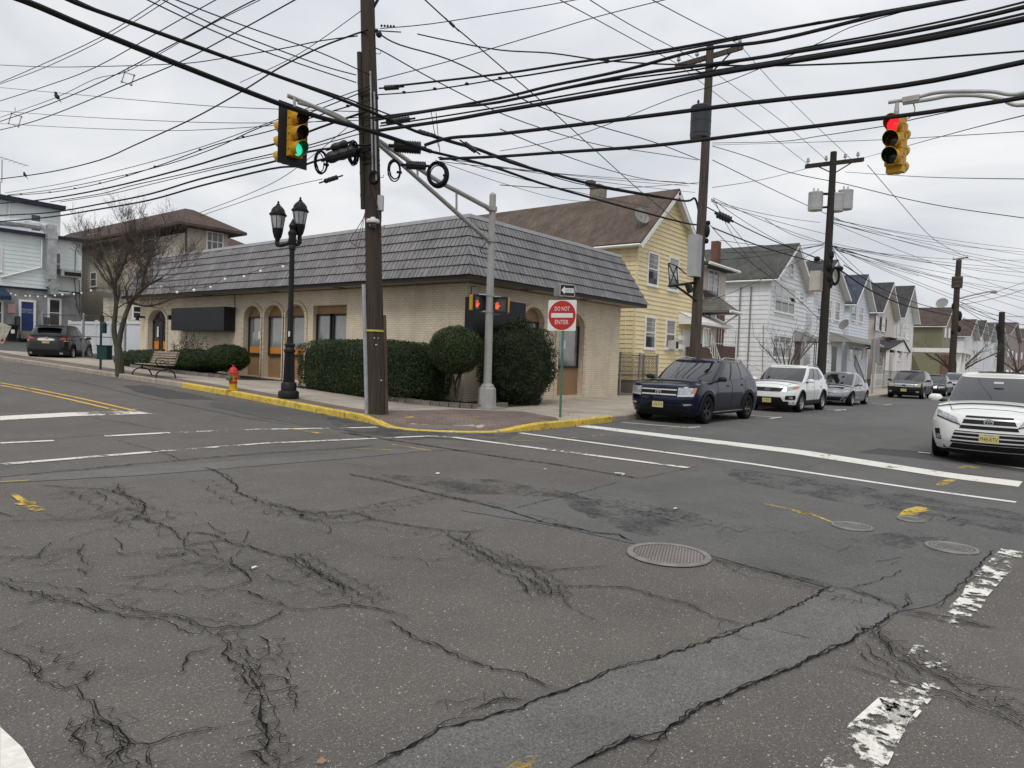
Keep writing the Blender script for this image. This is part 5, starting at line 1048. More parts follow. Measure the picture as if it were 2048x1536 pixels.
    F=[(o+i*(M_+1)+k,o+(i+1)*(M_+1)+k,o+(i+1)*(M_+1)+k+1,o+i*(M_+1)+k+1) for i in range(len(gc)-1) for k in range(M_)]; b.f+=F; b.m+=[0]*len(F)
    bo=b.build('body',body,t,False,smooth=True,ang=38)
    # underbody
    b=MB(); ia=c.W/2-.30; b.bx(-c.L/2+.35,c.L/2-.35,-ia,ia,.19,min(.95,c.zt(0)-.1)); b.bx(-c.L/2+.25,c.L/2-.25,-c.W/2+.14,c.W/2-.14,c.sill-.02,c.sill+.015) if False else None
    for x0,x1 in((c.xw0-c.ar-.01,c.xw1+c.ar+.01),): b.bx(x1,x0,-c.W/2+.1,c.W/2-.1,c.sill+.0,c.sill+.1)
    b.bx(c.xw0+c.ar+.01,c.L/2-.25,-c.W/2+.25,c.W/2-.25,c.sill+.02,.6); b.bx(-c.L/2+.2,c.xw1-c.ar-.01,-c.W/2+.2,c.W/2-.2,c.sill+.05,.6)
    b.build('underbody',PLB,t,False)
    # ---- patches on the surfaces ----
    def grid(fn,p4,nu=8,nv=5,th=.012,nm='x',mt_=None,par=None,mir=False,both=True,off=.004,shape=None):
        b=MB()
        for sg in ((1,-1) if mir else (1,)):
            def pt(u,v,o_):
                a=Vector(p4[0]).lerp(Vector(p4[1]),u); d=Vector(p4[3]).lerp(Vector(p4[2]),u); q=a.lerp(d,v); return fn(q.x,q.y,o_,sg)
            o=len(b.v); outer=[pt(i/nu,j/nv,off) for j in range(nv+1) for i in range(nu+1)]; b.v+=[tuple(p) for p in outer]
            F=[(o+j*(nu+1)+i,o+j*(nu+1)+i+1,o+(j+1)*(nu+1)+i+1,o+(j+1)*(nu+1)+i) for j in range(nv) for i in range(nu)]
            per=[(i,0) for i in range(nu)]+[(nu,j) for j in range(nv)]+[(i,nv) for i in range(nu,0,-1)]+[(0,j) for j in range(nv,0,-1)]
            o2=len(b.v); b.v+=[tuple(pt(i/nu,j/nv,-th)) for i,j in per]; K=len(per)
            F+=[(o+per[k][1]*(nu+1)+per[k][0],o2+k,o2+(k+1)%K,o+per[(k+1)%K][1]*(nu+1)+per[(k+1)%K][0]) for k in range(K)]
            b.f+=F; b.m+=[0]*len(F)
            if mir: # separate objects for left and right
                ob=b.build(nm,mt_,par or t,False,smooth=True,ang=30); b=MB(); last=ob
        if not mir: last=b.build(nm,mt_,par or t,False,smooth=True,ang=30)
        return last
    def fside(x,z,o,sg): return Vector((x,sg*(c.ys(x,z)+o),z))
    def ffront(y,z,o,sg): return Vector((c.xfront(y,z)+o,sg*y,z))
    def frear(y,z,o,sg): return Vector((c.xrear(y,z)-o,sg*y,z))
    def fglass(sv,v,o,sg):
        p=gh('s',sv,v); return Vector((p.x,sg*(p.y+o),p.z+o*.25))
    def fws(u,v,o,sg):
        p=gh('f',abs(u),v) if abs(u)>1e-4 else gh('f',1e-4,v); return Vector((p.x+o,p.y*(1 if u>0 else -1),p.z+o*.8))
    def frw(u,v,o,sg):
        p=gh('r',abs(u),v) if abs(u)>1e-4 else gh('r',1e-4,v); return Vector((p.x-o,p.y*(1 if u>0 else -1),p.z+o*.5))
    A_=c.wsa; ws=grid(fws,[(-A_,.03),(A_,.03),(A_-.01,.955),(-A_+.01,.955)],24,6,.005,'windshield',CGL,off=.006)
    grid(frw,[(-A_,c.rwv[0]),(A_,c.rwv[0]),(A_-.05,c.rwv[1]),(-A_+.05,c.rwv[1])],20,5,.005,'rear_window',CGL,off=.006)
    for q in c.swin: grid(fglass,q,8,5,.005,'side_window',CGL,mir=True,off=.005)
    # black pillar trims between side windows
    for q in c.pil: grid(fglass,q,3,5,.004,'pillar_trim',PLB,mir=True,off=.003)
    b=MB()
    # door seams
    for sg in (1,-1):
        for x0,z0,x1,z1 in c.seams:
            n=8; pts=[fside(x0+(x1-x0)*k/n,z0+(z1-z0)*k/n,.001,sg) for k in range(n+1)]; b.tube(pts,.005,4)
    for pts in c.hoodseam:
        for sg in (1,-1): b.tube([Vector((x,sg*y,c.zt(x)+itp(c.crown,x)*(1-min(1,abs(y)/(c.ys(x,c.zt(x))+1e-6))**2.6)+.001)) for x,y in pts],.005,4)
    b.build('panel_gap',SEAM,t,False,norm=False)
    for x,z in c.handles: grid(fside,[(x-.10,z-.018),(x+.10,z-.012),(x+.10,z+.018),(x-.10,z+.014)],6,2,.0,'door_handle',c.hm,mir=True,off=.035)
    # arch trims
    if c.clad:
        for sg in (1,-1):
            for xw in (c.xw0,c.xw1):
                b=MB(); a0=-.1; n=20
                for k in range(n):
                    q=[]
                    for kk in (k,k+1):
                        an=math.pi*kk/n
                        for r in (c.ar-.012,c.ar+c.clad):
                            x=xw+r*math.cos(an); z=c.tr+r*math.sin(an); q.append(fside(x,z,.016,sg))
                            if r<c.ar: q.append(fside(x,z,-.09,sg))
                    b.add(q,[(0,2,5,3),(1,0,3,4)])
                for d in (-1,1):
                    x=xw+d*(c.ar-.012);x2=xw+d*(c.ar+c.clad); q=[fside(x,c.tr+.02,.016,sg),fside(x2,c.tr+.02,.016,sg),fside(x2,c.sill+.02,.016,sg),fside(x,c.sill+.02,.016,sg)]; b.add(q,[(0,1,2,3)])
                b.build('wheel_arch_trim',c.cladm,t,False,norm=False,smooth=True)
        grid(fside,[(c.xw1+c.ar+.03,c.sill),(c.xw0-c.ar-.03,c.sill),(c.xw0-c.ar-.03,c.sill+c.skirt),(c.xw1+c.ar+.03,c.sill+c.skirt)],12,2,.0,'sill_trim',c.cladm,mir=True,off=.014)
    # generic front and rear patches: (name, mat, quad, mirror, off)
    pl={}
    for nm,mt_,q,mir,of in c.front: pl[nm]=grid(ffront,q,10,4,.02,nm,mt_,mir=mir,off=of)
    for nm,mt_,q,mir,of in c.rear: pl[nm]=grid(frear,q,8,4,.01,nm,mt_,mir=mir,off=of)
    for nm,mt_,q,of in c.sidep: grid(fside,q,6,4,.01,nm,mt_,mir=True,off=of)
    # wheels
    for xw in (c.xw0,c.xw1):
        for sg in (1,-1):
            st=getattr(c,'steer',0) if xw==c.xw0 else 0
            M=Matrix.Translation((xw,sg*(c.W/2-.125),c.tr))@Matrix.Rotation(st,4,'Z')@Matrix.Rotation(-sg*math.pi/2,4,'X'); r=c.tr; rr=c.rr; wd=.12
            b=MB(); b.lathe([(rr*.97,-wd),(rr*1.05,-wd*1.02),(r*.93,-wd*1.03),(r*.985,-wd*.85),(r,-wd*.5),(r,wd*.5),(r*.985,wd*.85),(r*.93,wd*1.03),(rr*1.05,wd*1.02),(rr*.97,wd)],32,M); wh=b.build('wheel',TYR,t,False,smooth=True,ang=50)
            b=MB(); b.lathe([(rr*1.02,wd*.98),(rr*.97,wd*1.0),(rr*.90,wd*.8),(rr*.88,wd*.2),(rr*.86,-wd)],28,M); 
            b.lathe([(0,wd*.72),(rr*.16,wd*.72),(rr*.2,wd*.6),(rr*.22,0)],14,M)
            ns=c.spokes
            for k in range(ns):
                a=2*math.pi*k/ns+.3
                for da in ((-.16,.16) if c.dbl else (0,)):
                    w0=.035 if c.dbl else .055
                    Q=M@Matrix.Rotation(a,4,'Z'); e=Vector((rr*.93*math.cos(da),rr*.93*math.sin(da),0)); s0=Vector((rr*.12,rr*.12*math.sin(da)*.5,0)); d=(e-s0).normalized(); o_=Vector((-d.y,d.x,0))*w0/2
                    vs=[s0-o_+Vector((0,0,wd*.3)),s0+o_+Vector((0,0,wd*.3)),s0+o_+Vector((0,0,wd*.72)),s0-o_+Vector((0,0,wd*.72)),e-o_*1.3+Vector((0,0,wd*.3)),e+o_*1.3+Vector((0,0,wd*.3)),e+o_*1.3+Vector((0,0,wd*.86)),e-o_*1.3+Vector((0,0,wd*.86))]
                    b.add([Q@p for p in vs],[(0,1,2,3),(7,6,5,4),(0,4,5,1),(1,5,6,2),(2,6,7,3),(3,7,4,0)])
            b.build('rim',c.rimm,wh,False,smooth=True,ang=40)
            b=MB(); b.lathe([(0,-wd*.2),(rr*.84,-wd*.2)],24,M); b.build('brake_disc',mat('brake_dark',(.03,.03,.032),.6,metal=.4),wh,False)
    # mirrors
    mx,mz=c.mirror
    for sg in (1,-1):
        b=MB(); y0=c.ys(mx,c.zt(mx)-.02)-.05
        b.sph((mx,sg*(y0+.19),mz),.125,14,8,sc=(.55,1.05,.68)); b.v=[(p[0],p[1],max(mz-.062,min(mz+.075,p[2]))) for p in b.v]; b.build('mirror',c.mirm,t,False,smooth=True); b=MB(); b.tube([(mx+.03,sg*(y0-.02),mz-.07),(mx+.0,sg*(y0+.14),mz-.035)],[.045,.03],6); b.build('mirror_arm',PLB,t,False)
    if c.rails:
        for sg in (1,-1):
            xs_=np.linspace(c.gt0-.30,c.gt1+.18,12); pts=[]
            for i,x in enumerate(xs_):
                e=min(1,i/1.2,(11-i)/1.2); pts.append((x,sg*(c.W/2*c.rw*.90),itp(c.roof,x)+.045+.05*e))
            b=MB(); b.tube(pts,.017,6); b.build('roof_rail',c.rails,t,False,smooth=True)
    # plate
    for which in ('f','r'):
        if which=='f' and c.plate: y,z,w_,h=c.plate
        elif which=='r' and c.rplate: y,z,w_,h=c.rplate
        else: continue
        s=1 if which=='f' else -1; x=(c.xfront(abs(y),z) if s>0 else c.xrear(abs(y),z))+s*.035
        b=MB(); b.box((x,y,z),(.012,w_,h)); pb=b.build('licence_plate',PLT,t,False)
        M=WM[t.name]@frame_m((x+s*.0075,y,z-.008),(0,s,0),(0,0,1)); text('plate_number',c.ptxt,M,PLK,pb,w=w_*.88,h=h*.52)
        M=WM[t.name]@frame_m((x+s*.0075,y,z+h*.40),(0,s,0),(0,0,1)); text('plate_state','NEW JERSEY',M,PLK,pb,w=w_*.5,h=h*.10)
    c.t=t; c.ff=ffront; c.fr=frear; c.gh=gh; return c
SUVW=[(.2,.90),(.35,.955),(.55,.985),(.75,1.),(.95,.985),(1.1,.955),(1.3,.91)]
def base(**k):
    d=dict(L=4.7,W=1.9,wb=2.75,fo=.92,tr=.36,rr=.235,sill=.26,under=None,lf=.75,nf=2.5,lr=.55,nr=3.2,fl=.018,wz=SUVW,
      fz=[(.2,.16),(.35,.05),(.55,.0),(.75,.02),(.9,.10),(1.0,.20),(1.1,.34)],rz=[(.2,.12),(.4,.02),(.6,0),(.8,.03),(1.0,.07),(1.3,.12)],
      top=[(-2.6,1.16),(-1.5,1.14),(0,1.09),(.8,1.08),(1.0,1.07),(1.6,1.00),(2.0,.95),(2.3,.90),(2.6,.86)],crown=[(-3,.0),(.9,.05),(1.3,.09),(1.9,.08),(2.2,.05),(2.4,.02)],
      gb0=1.14,gb1=-2.25,gt0=.22,gt1=-1.72,lg=.32,ng=3.2,gin=.06,gw=[(-3,.93),(-1.8,.97),(-1.,1),(.3,1),(1.2,.95)],rw=.74,roof=[(-2.2,1.53),(-1.6,1.60),(-.6,1.645),(.0,1.64),(.3,1.60),(.7,1.54)],
      wsa=1.25,rwv=(.18,.88),swin=[[(.07,.08),(.335,.07),(.335,.90),(.10,.90)],[(.375,.07),(.66,.07),(.645,.90),(.375,.90)],[(.70,.09),(.90,.16),(.84,.88),(.685,.90)]],pil=[[(.33,.05),(.38,.05),(.38,.93),(.33,.93)],[(.655,.05),(.705,.05),(.69,.93),(.64,.93)]],
      seams=[(.85,.36,.85,1.06),(-.12,.36,-.14,1.08),(-.95,.55,-1.15,1.08),(.85,.36,-.12,.36),(-.12,.36,-.85,.40)],hoodseam=[[(2.1,.62),(1.6,.72),(1.1,.80)],[(2.13,0),(2.12,.3),(2.1,.62)]],handles=[(.05,.93),(-.95,.95)],hm=None,
      clad=.0,skirt=.12,cladm=PLB,front=[],rear=[],sidep=[],spokes=5,dbl=True,rimm=RIMS,mirror=(.78,1.10),mirm=PLB,rails=None,plate=None,rplate=None,ptxt='',steer=0,paint=None)
    d.update(k); 
    if d['hm'] is None: d['hm']=d['paint']
    return d
NVP=carpaint('paint_navy',(.003,.006,.020)); WHP=carpaint('paint_white',(.70,.71,.71)); SIL=carpaint('paint_silver',(.24,.25,.265),metal=.45); BKP=carpaint('paint_black',(.010,.010,.011)); GRY=carpaint('paint_grey',(.010,.0098,.0098),metal=.0,rough=.35); PWH=carpaint('paint_pearl_white',(.68,.68,.66)); SLV=carpaint('paint_pale_silver',(.42,.43,.44),metal=.3)
MESHB=mat('grille_black',(.008,.008,.009),.5,var=.2,vs=30)
G2='cars parked along the far kerb'
def ringlogo(t,P,right,up,ro,ri,mt_,sx=1.,n=28,th=.01):
    b=MB(); M=WM[t.name]@frame_m(P,right,up)@Matrix.Diagonal((sx,1,1,1)); b.lathe([(ri,0),(ri,th),(ro,th),(ro,0)],n,M); return b,M
def bars(b,M,segs,w,th=.01):
    for x0,y0,x1,y1 in segs:
        a=Vector((x0,y0,0));c=Vector((x1,y1,0)); d=(c-a).normalized(); o=Vector((-d.y,d.x,0))*w/2
        vs=[a-o,a+o,c+o,c-o]; vs=vs+[p+Vector((0,0,th)) for p in vs]; b.add([M@p for p in vs],[(4,5,6,7),(0,1,5,4),(2,3,7,6),(1,2,6,5),(0,3,7,4)])
# -- navy SUV
P=base(L=5.04,W=1.98,wb=2.98,fo=.95,tr=.385,rr=.26,sill=.25,nf=3.1,lf=.62,fz=[(.2,.20),(.32,.08),(.5,.02),(.62,.0),(.80,.02),(.95,.05),(1.03,.11),(1.1,.2)],wz=[(.2,.92),(.35,.96),(.6,.99),(.8,1.),(1.0,.985),(1.12,.955),(1.3,.91)],
  top=[(-2.6,1.22),(-1.5,1.20),(0,1.17),(.8,1.15),(1.0,1.13),(1.6,1.10),(2.1,1.07),(2.35,1.03),(2.6,.99)],crown=[(-3,0),(.9,.05),(1.3,.08),(1.9,.07),(2.3,.04),(2.5,.02)],gb0=1.24,gb1=-2.44,gt0=.28,gt1=-1.80,roof=[(-2.3,1.58),(-1.6,1.66),(-.6,1.71),(-.1,1.705),(.3,1.655),(.8,1.58)],rw=.73,
  paint=NVP,clad=.085,skirt=.16,rimm=RIMB,rails=mat('rail_silver',(.5,.5,.5),.25,var=0,metal=.8),mirror=(.92,1.20),handles=[(.12,1.02),(-.95,1.04)],plate=(0.,.50,.31,.155),ptxt='G70-VVT',
  seams=[(.92,.42,.92,1.13),(-.10,.42,-.12,1.16),(-1.0,.62,-1.2,1.17),(.92,.42,-.10,.42),(-.10,.42,-.95,.45)],
  swin=[[(.07,.08),(.32,.07),(.32,.90),(.10,.90)],[(.36,.07),(.62,.07),(.61,.90),(.36,.90)],[(.66,.09),(.88,.26),(.83,.86),(.65,.90)]],
  front=[('grille',MESHB,[(-.52,.72),(.52,.72),(.52,.97),(-.52,.97)],False,.004),('grille_bar',CHR,[(-.50,.885),(.50,.885),(.50,.915),(-.50,.915)],False,.028),('grille_bar',CHR,[(-.50,.755),(.50,.755),(.50,.79),(-.50,.79)],False,.028),
   ('headlight',LENS,[(.53,.72),(.90,.74),(.93,.965),(.53,.965)],True,.012),('headlight_bar',CHR,[(.53,.73),(.88,.745),(.89,.785),(.53,.77)],True,.022),('turn_signal',AMB,[(.86,.82),(.92,.83),(.93,.95),(.88,.95)],True,.02),
   ('lower_grille',MESHB,[(-.60,.335),(.60,.335),(.46,.46),(-.46,.46)],False,.006),('bumper_trim',PLB,[(-.86,.20),(.86,.20),(.88,.33),(-.88,.33)],False,.004),('bumper_trim',PLB,[(.46,.47),(.50,.47),(.86,.30),(.80,.29)],True,.02),('fog_light',LENS,[(.70,.49),(.86,.51),(.86,.55),(.66,.54)],True,.012),('fog_surround',PLB,[(.58,.46),(.90,.45),(.90,.58),(.62,.57)],True,.006)],
  rear=[('tail_light',REDL,[(.60,.95),(.96,.95),(.95,1.12),(.60,1.10)],True,.01)],sidep=[('tail_light',REDL,[(-2.47,.95),(-2.25,.95),(-2.25,1.12),(-2.47,1.12)],.008),('body_moulding',CHR,[(-1.6,.30),(1.2,.30),(1.2,.315),(-1.6,.315)],.03)])
c=make_car('suv','dark navy SUV with black wheels and silver roof rails parked first at the kerb',P,(19.49-.05,8.57,0),math.pi,G2)
b,M=ringlogo(c.t,(c.xfront(0,.835)+.036,0,.835),(0,1,0),(0,0,1),.082,.070,CHR); bars(b,M,[(-.045,.055,0,-.06),(0,-.06,.045,.055),(-.022,.062,0,.01),(0,.01,.022,.062)],.013); b.build('emblem',CHR,c.t)
# -- white mid SUV
P=base(L=4.67,W=1.885,wb=2.70,fo=.93,tr=.365,rr=.235,sill=.28,paint=WHP,clad=.05,skirt=.15,rails=CHR,mirm=WHP,ptxt='J41-ENT',plate=(0,.42,.31,.155),nf=2.7,lf=.68,mirror=(.80,1.13),
  top=[(-2.6,1.20),(-1.5,1.17),(0,1.12),(.8,1.09),(1.0,1.08),(1.6,1.03),(2.0,.99),(2.25,.93),(2.6,.87)],
  front=[('grille',MESHB,[(-.44,.74),(.44,.74),(.55,.88),(-.55,.88)],False,.01),('grille_frame',CHR,[(-.55,.875),(.55,.875),(.56,.895),(-.56,.895)],False,.02),('headlight',LENS,[(.52,.74),(.92,.84),(.93,.96),(.58,.90)],True,.012),('turn_signal',AMB,[(.80,.84),(.92,.87),(.93,.95),(.80,.93)],True,.018),
   ('bumper_trim',PLB,[(-.80,.20),(.80,.20),(.84,.40),(-.84,.40)],False,.01),('lower_grille',MESHB,[(-.55,.38),(.55,.38),(.46,.54),(-.46,.54)],False,.014),('fog_surround',PLB,[(.60,.46),(.90,.46),(.88,.62),(.62,.60)],True,.012),('fog_light',LENS,[(.72,.49),(.82,.49),(.82,.57),(.72,.57)],True,.024)],
  rear=[('tail_light',REDL,[(.62,.90),(.92,.90),(.92,1.14),(.66,1.12)],True,.01)])
c=make_car('suv','white SUV with silver wheels parked between the navy SUV and the silver sedan',P,(27.50,8.50,0),math.pi,G2)
b,M=ringlogo(c.t,(c.xfront(0,.81)+.024,0,.81),(0,1,0),(0,0,1),.05,.043,CHR,1.9); b.build('emblem',CHR,c.t); text('emblem_letters','KIA',WM[c.t.name]@frame_m((c.xfront(0,.81)+.03,0,.81),(0,1,0),(0,0,1)),CHR,c.t,h=.04)
# -- silver sedan
P=base(L=4.53,W=1.775,wb=2.70,fo=.88,tr=.32,rr=.215,sill=.19,paint=SIL,mirm=SIL,nf=2.2,lf=.85,lr=.8,nr=2.6,wz=[(.15,.90),(.3,.96),(.5,.99),(.65,1.),(.85,.97),(1.0,.93)],fz=[(.15,.14),(.3,.03),(.45,0),(.6,.04),(.75,.16),(.85,.3)],rz=[(.15,.12),(.4,.02),(.6,0),(.8,.03),(1.0,.10)],
  top=[(-2.3,.99),(-1.9,1.02),(-1.2,1.0),(0,.93),(.8,.90),(1.2,.88),(1.7,.80),(2.0,.74),(2.3,.66)],crown=[(-3,.02),(-1.8,.03),(.9,.05),(1.3,.09),(1.9,.08),(2.2,.04)],gb0=1.28,gb1=-1.85,gt0=.25,gt1=-.95,lg=.35,roof=[(-1.6,1.33),(-.9,1.40),(-.4,1.43),(.1,1.43),(.5,1.38)],rw=.70,gw=[(-3,.85),(-1.8,.90),(-1.,.98),(.3,1),(1.2,.95)],rwv=(.1,.9),
  swin=[[(.05,.06),(.40,.06),(.40,.88),(.12,.88)],[(.44,.06),(.88,.14),(.80,.84),(.44,.88)]],pil=[[(.395,.04),(.445,.04),(.445,.92),(.395,.92)]],seams=[(.95,.30,.95,.88),(-.05,.30,-.07,.92),(-.75,.45,-1.05,.95),(.95,.3,-.05,.3)],hoodseam=[[(1.9,.55),(1.5,.66),(1.2,.72)]],handles=[(.12,.80),(-.8,.84)],mirror=(.75,.95),
  front=[('grille',MESHB,[(-.38,.56),(.38,.56),(.44,.62),(-.44,.62)],False,.008),('grille_bar',CHR,[(-.4,.59),(.4,.59),(.4,.605),(-.4,.605)],False,.02),('lower_grille',MESHB,[(-.50,.24),(.50,.24),(.60,.40),(-.60,.40)],False,.008),('headlight',LENS,[(.50,.56),(.84,.64),(.86,.74),(.56,.66)],True,.012),('fog_surround',PLB,[(.62,.33),(.82,.35),(.80,.43),(.66,.38)],True,.01)])
c=make_car('sedan','silver sedan parked behind the white SUV',P,(34.95,8.45,0),math.pi,G2)
# -- black SUV
P=base(L=4.72,W=1.925,wb=2.82,fo=.93,tr=.365,rr=.25,sill=.27,nf=3.4,lf=.5,paint=BKP,rimm=RIMS,ptxt='F45-LMK',plate=(0,.52,.31,.155),mirm=BKP,fz=[(.2,.15),(.4,.03),(.6,0),(.85,.03),(.98,.12),(1.1,.3)],
  front=[('grille',CHR,[(-.50,.72),(.50,.72),(.50,.90),(-.50,.90)],False,.01),('grille_bar',MESHB,[(-.48,.755),(.48,.755),(.48,.765),(-.48,.765)],False,.022),('grille_bar',MESHB,[(-.48,.80),(.48,.80),(.48,.81),(-.48,.81)],False,.022),('grille_bar',MESHB,[(-.48,.845),(.48,.845),(.48,.855),(-.48,.855)],False,.022),('headlight',mat('lamp_yellowed',(.38,.36,.28),.2,var=.3,vs=10,coat=.6),[(.53,.72),(.86,.73),(.87,.92),(.53,.90)],True,.014),('lower_grille',MESHB,[(-.5,.32),(.5,.32),(.5,.44),(-.5,.44)],False,.01),('fog_light',LENS,[(.64,.38),(.80,.38),(.80,.48),(.64,.48)],True,.012)],
  rear=[('tail_light',REDL,[(.62,.90),(.92,.90),(.92,1.14),(.66,1.12)],True,.01)])
c=make_car('suv','black SUV with wide chrome grille parked beyond the silver sedan',P,(50.0,7.95,0),math.pi,G2)
b,M=ringlogo(c.t,(c.xfront(0,.81)+.03,0,.81),(0,1,0),(0,0,1),.045,.0,mat('emblem_blue',(.02,.05,.2),.3),2.2); b.build('emblem',MT['emblem_blue'],c.t)
# -- far cars
P=base(L=4.6,W=1.80,wb=2.7,fo=.9,tr=.32,rr=.22,sill=.2,paint=BKP,mirm=BKP,wz=[(.15,.90),(.3,.96),(.5,.99),(.65,1.),(.85,.97),(1.0,.93)],fz=[(.15,.14),(.3,.03),(.45,0),(.6,.04),(.75,.1),(.85,.2)],rz=[(.15,.12),(.4,.02),(.6,0),(.8,.03),(1.0,.10)],top=[(-2.3,.96),(-1.2,.98),(0,.93),(.8,.92),(1.2,.90),(1.7,.85),(2.0,.8),(2.3,.72)],gb0=1.2,gb1=-1.85,gt0=.25,gt1=-.95,roof=[(-1.6,1.33),(-.9,1.40),(-.4,1.43),(.1,1.43),(.5,1.38)],rw=.72,rwv=(.1,.9),swin=[[(.05,.06),(.40,.06),(.40,.88),(.12,.88)],[(.44,.06),(.88,.14),(.80,.84),(.44,.88)]],pil=[],handles=[(.12,.80)],mirror=(.75,.98),seams=[],hoodseam=[],
  front=[('grille',CHR,[(-.4,.55),(.4,.55),(.42,.70),(-.42,.70)],False,.01),('headlight',LENS,[(.48,.56),(.82,.6),(.84,.72),(.5,.70)],True,.014)])
make_car('sedan','dark sedan half hidden behind the black SUV',P,(58.3,7.75,0),math.pi,G2)
P=base(L=4.8,W=1.9,paint=SLV,rimm=RIMS,rails=None,mirm=PLB,front=[('grille',MESHB,[(-.42,.70),(.42,.70),(.46,.86),(-.46,.86)],False,.01),('headlight',LENS,[(.50,.70),(.88,.74),(.9,.90),(.52,.88)],True,.014),('bumper_trim',PLB,[(-.82,.22),(.82,.22),(.85,.42),(-.85,.42)],False,.01)])
make_car('suv','pale silver SUV behind the dark sedan, far down the street',P,(66.5,7.35,0),math.pi,G2)
P['paint']=WHP; P['hm']=WHP
make_car('suv','farthest white wagon parked at the end of the row of cars',P,(76,7.2,0),math.pi,G2)
# -- near white SUV on the right
P=base(L=4.89,W=1.93,wb=2.79,fo=.98,tr=.375,rr=.24,sill=.24,nf=2.55,lf=.80,paint=PWH,mirm=PWH,rails=None,ptxt='M48-RTV',plate=(0.02,.50,.305,.152),steer=0,mirror=(.92,1.17),wsa=1.32,
  wz=[(.15,.90),(.35,.955),(.55,.985),(.75,1.),(.95,.98),(1.1,.95),(1.3,.90)],fz=[(.15,.20),(.28,.06),(.42,.0),(.6,.0),(.75,.02),(.86,.06),(.95,.14),(1.04,.28)],
  top=[(-2.6,1.2),(-1.5,1.18),(0,1.14),(.8,1.11),(1.05,1.09),(1.6,1.04),(2.0,.99),(2.25,.94),(2.6,.88)],crown=[(-3,0),(.9,.06),(1.3,.10),(1.9,.09),(2.2,.06),(2.4,.03)],gb0=1.27,gb1=-2.32,gt0=.30,gt1=-1.8,roof=[(-2.2,1.56),(-1.6,1.63),(-.6,1.67),(.0,1.665),(.35,1.625),(.8,1.57)],rw=.735,lg=.42,ng=2.8,
  front=[('grille',MESHB,[(-.46,.66),(.46,.66),(.36,.905),(-.36,.905)],False,.006),('grille_bar',CHR,[(-.40,.835),(.40,.835),(.385,.865),(-.385,.865)],False,.03),('grille_bar',CHR,[(-.45,.725),(.45,.725),(.435,.755),(-.435,.755)],False,.03),
   ('lower_grille',MESHB,[(-.60,.385),(.60,.385),(.53,.615),(-.53,.615)],False,.005),('grille_bar',CHR,[(-.54,.575),(.54,.575),(.53,.598),(-.53,.598)],False,.026),('grille_bar',CHR,[(-.575,.50),(.575,.50),(.565,.523),(-.565,.523)],False,.026),('grille_bar',CHR,[(-.60,.425),(.60,.425),(.59,.448),(-.59,.448)],False,.026),
   ('lower_grille',MESHB,[(-.62,.27),(.62,.27),(.56,.375),(-.56,.375)],False,.012),('bumper_trim',PLB,[(-.80,.17),(.80,.17),(.82,.255),(-.82,.255)],False,.008),
   ('headlight',LENS,[(.44,.735),(.86,.87),(.895,.985),(.52,.86)],True,.014),('headlight_edge',PLB,[(.42,.71),(.88,.85),(.86,.875),(.44,.738)],True,.012),('fog_surround',MESHB,[(.76,.41),(.86,.41),(.90,.60),(.80,.62)],True,.008),('fog_light',LENS,[(.775,.43),(.85,.43),(.85,.51),(.775,.51)],True,.02)],
  rear=[('tail_light',REDL,[(.62,.95),(.92,.95),(.92,1.14),(.66,1.12)],True,.01)])
c=make_car('suv','white SUV facing the crossing at the right edge, nearest parked car',P,(15.42+4.89/2,1.17,-.09),math.pi)
xx=c.xfront(0,.80)+.04; b,M=ringlogo(c.t,(xx,0,.80),(0,1,0),(0,0,1),.052,.043,CHR,1.45); b.lathe([(.0,.002),(.043,.002)],20,M@Matrix.Diagonal((1,1,1,1))) if False else None
M2=WM[c.t.name]@frame_m((xx,0,.80),(0,1,0),(0,0,1)); b.lathe([(.028,.003),(.028,.010),(.035,.010),(.035,.003)],20,M2@Matrix.Translation((0,.016,0))@Matrix.Diagonal((1.45,.62,1,1))); b.lathe([(.028,.003),(.028,.010),(.035,.010),(.035,.003)],20,M2@Matrix.Translation((0,-.006,0))@Matrix.Diagonal((.6,1.1,1,1))); b.build('emblem',CHR,c.t)
b,M=ringlogo(c.t,(xx-.008,0,.80),(0,1,0),(0,0,1),.060,.0,MESHB,1.45); b.build('emblem_base',MESHB,c.t)
b=MB(); b.bx(-.65,.12,-.42,.42,1.738,1.748); b.build('sunroof',CGL,c.t,False); b=MB(); b.lathe([(.05,0),(.03,.05),(.005,.1)],8,Matrix.Translation((-1.6,0,1.70))@Matrix.Diagonal((2,.5,1,1))); b.build('roof_antenna',PWH,c.t,False)
b=MB(); b.box((.72,0,1.52),(.03,.16,.035)); b.build('toll_tag',WHT,c.t,False)
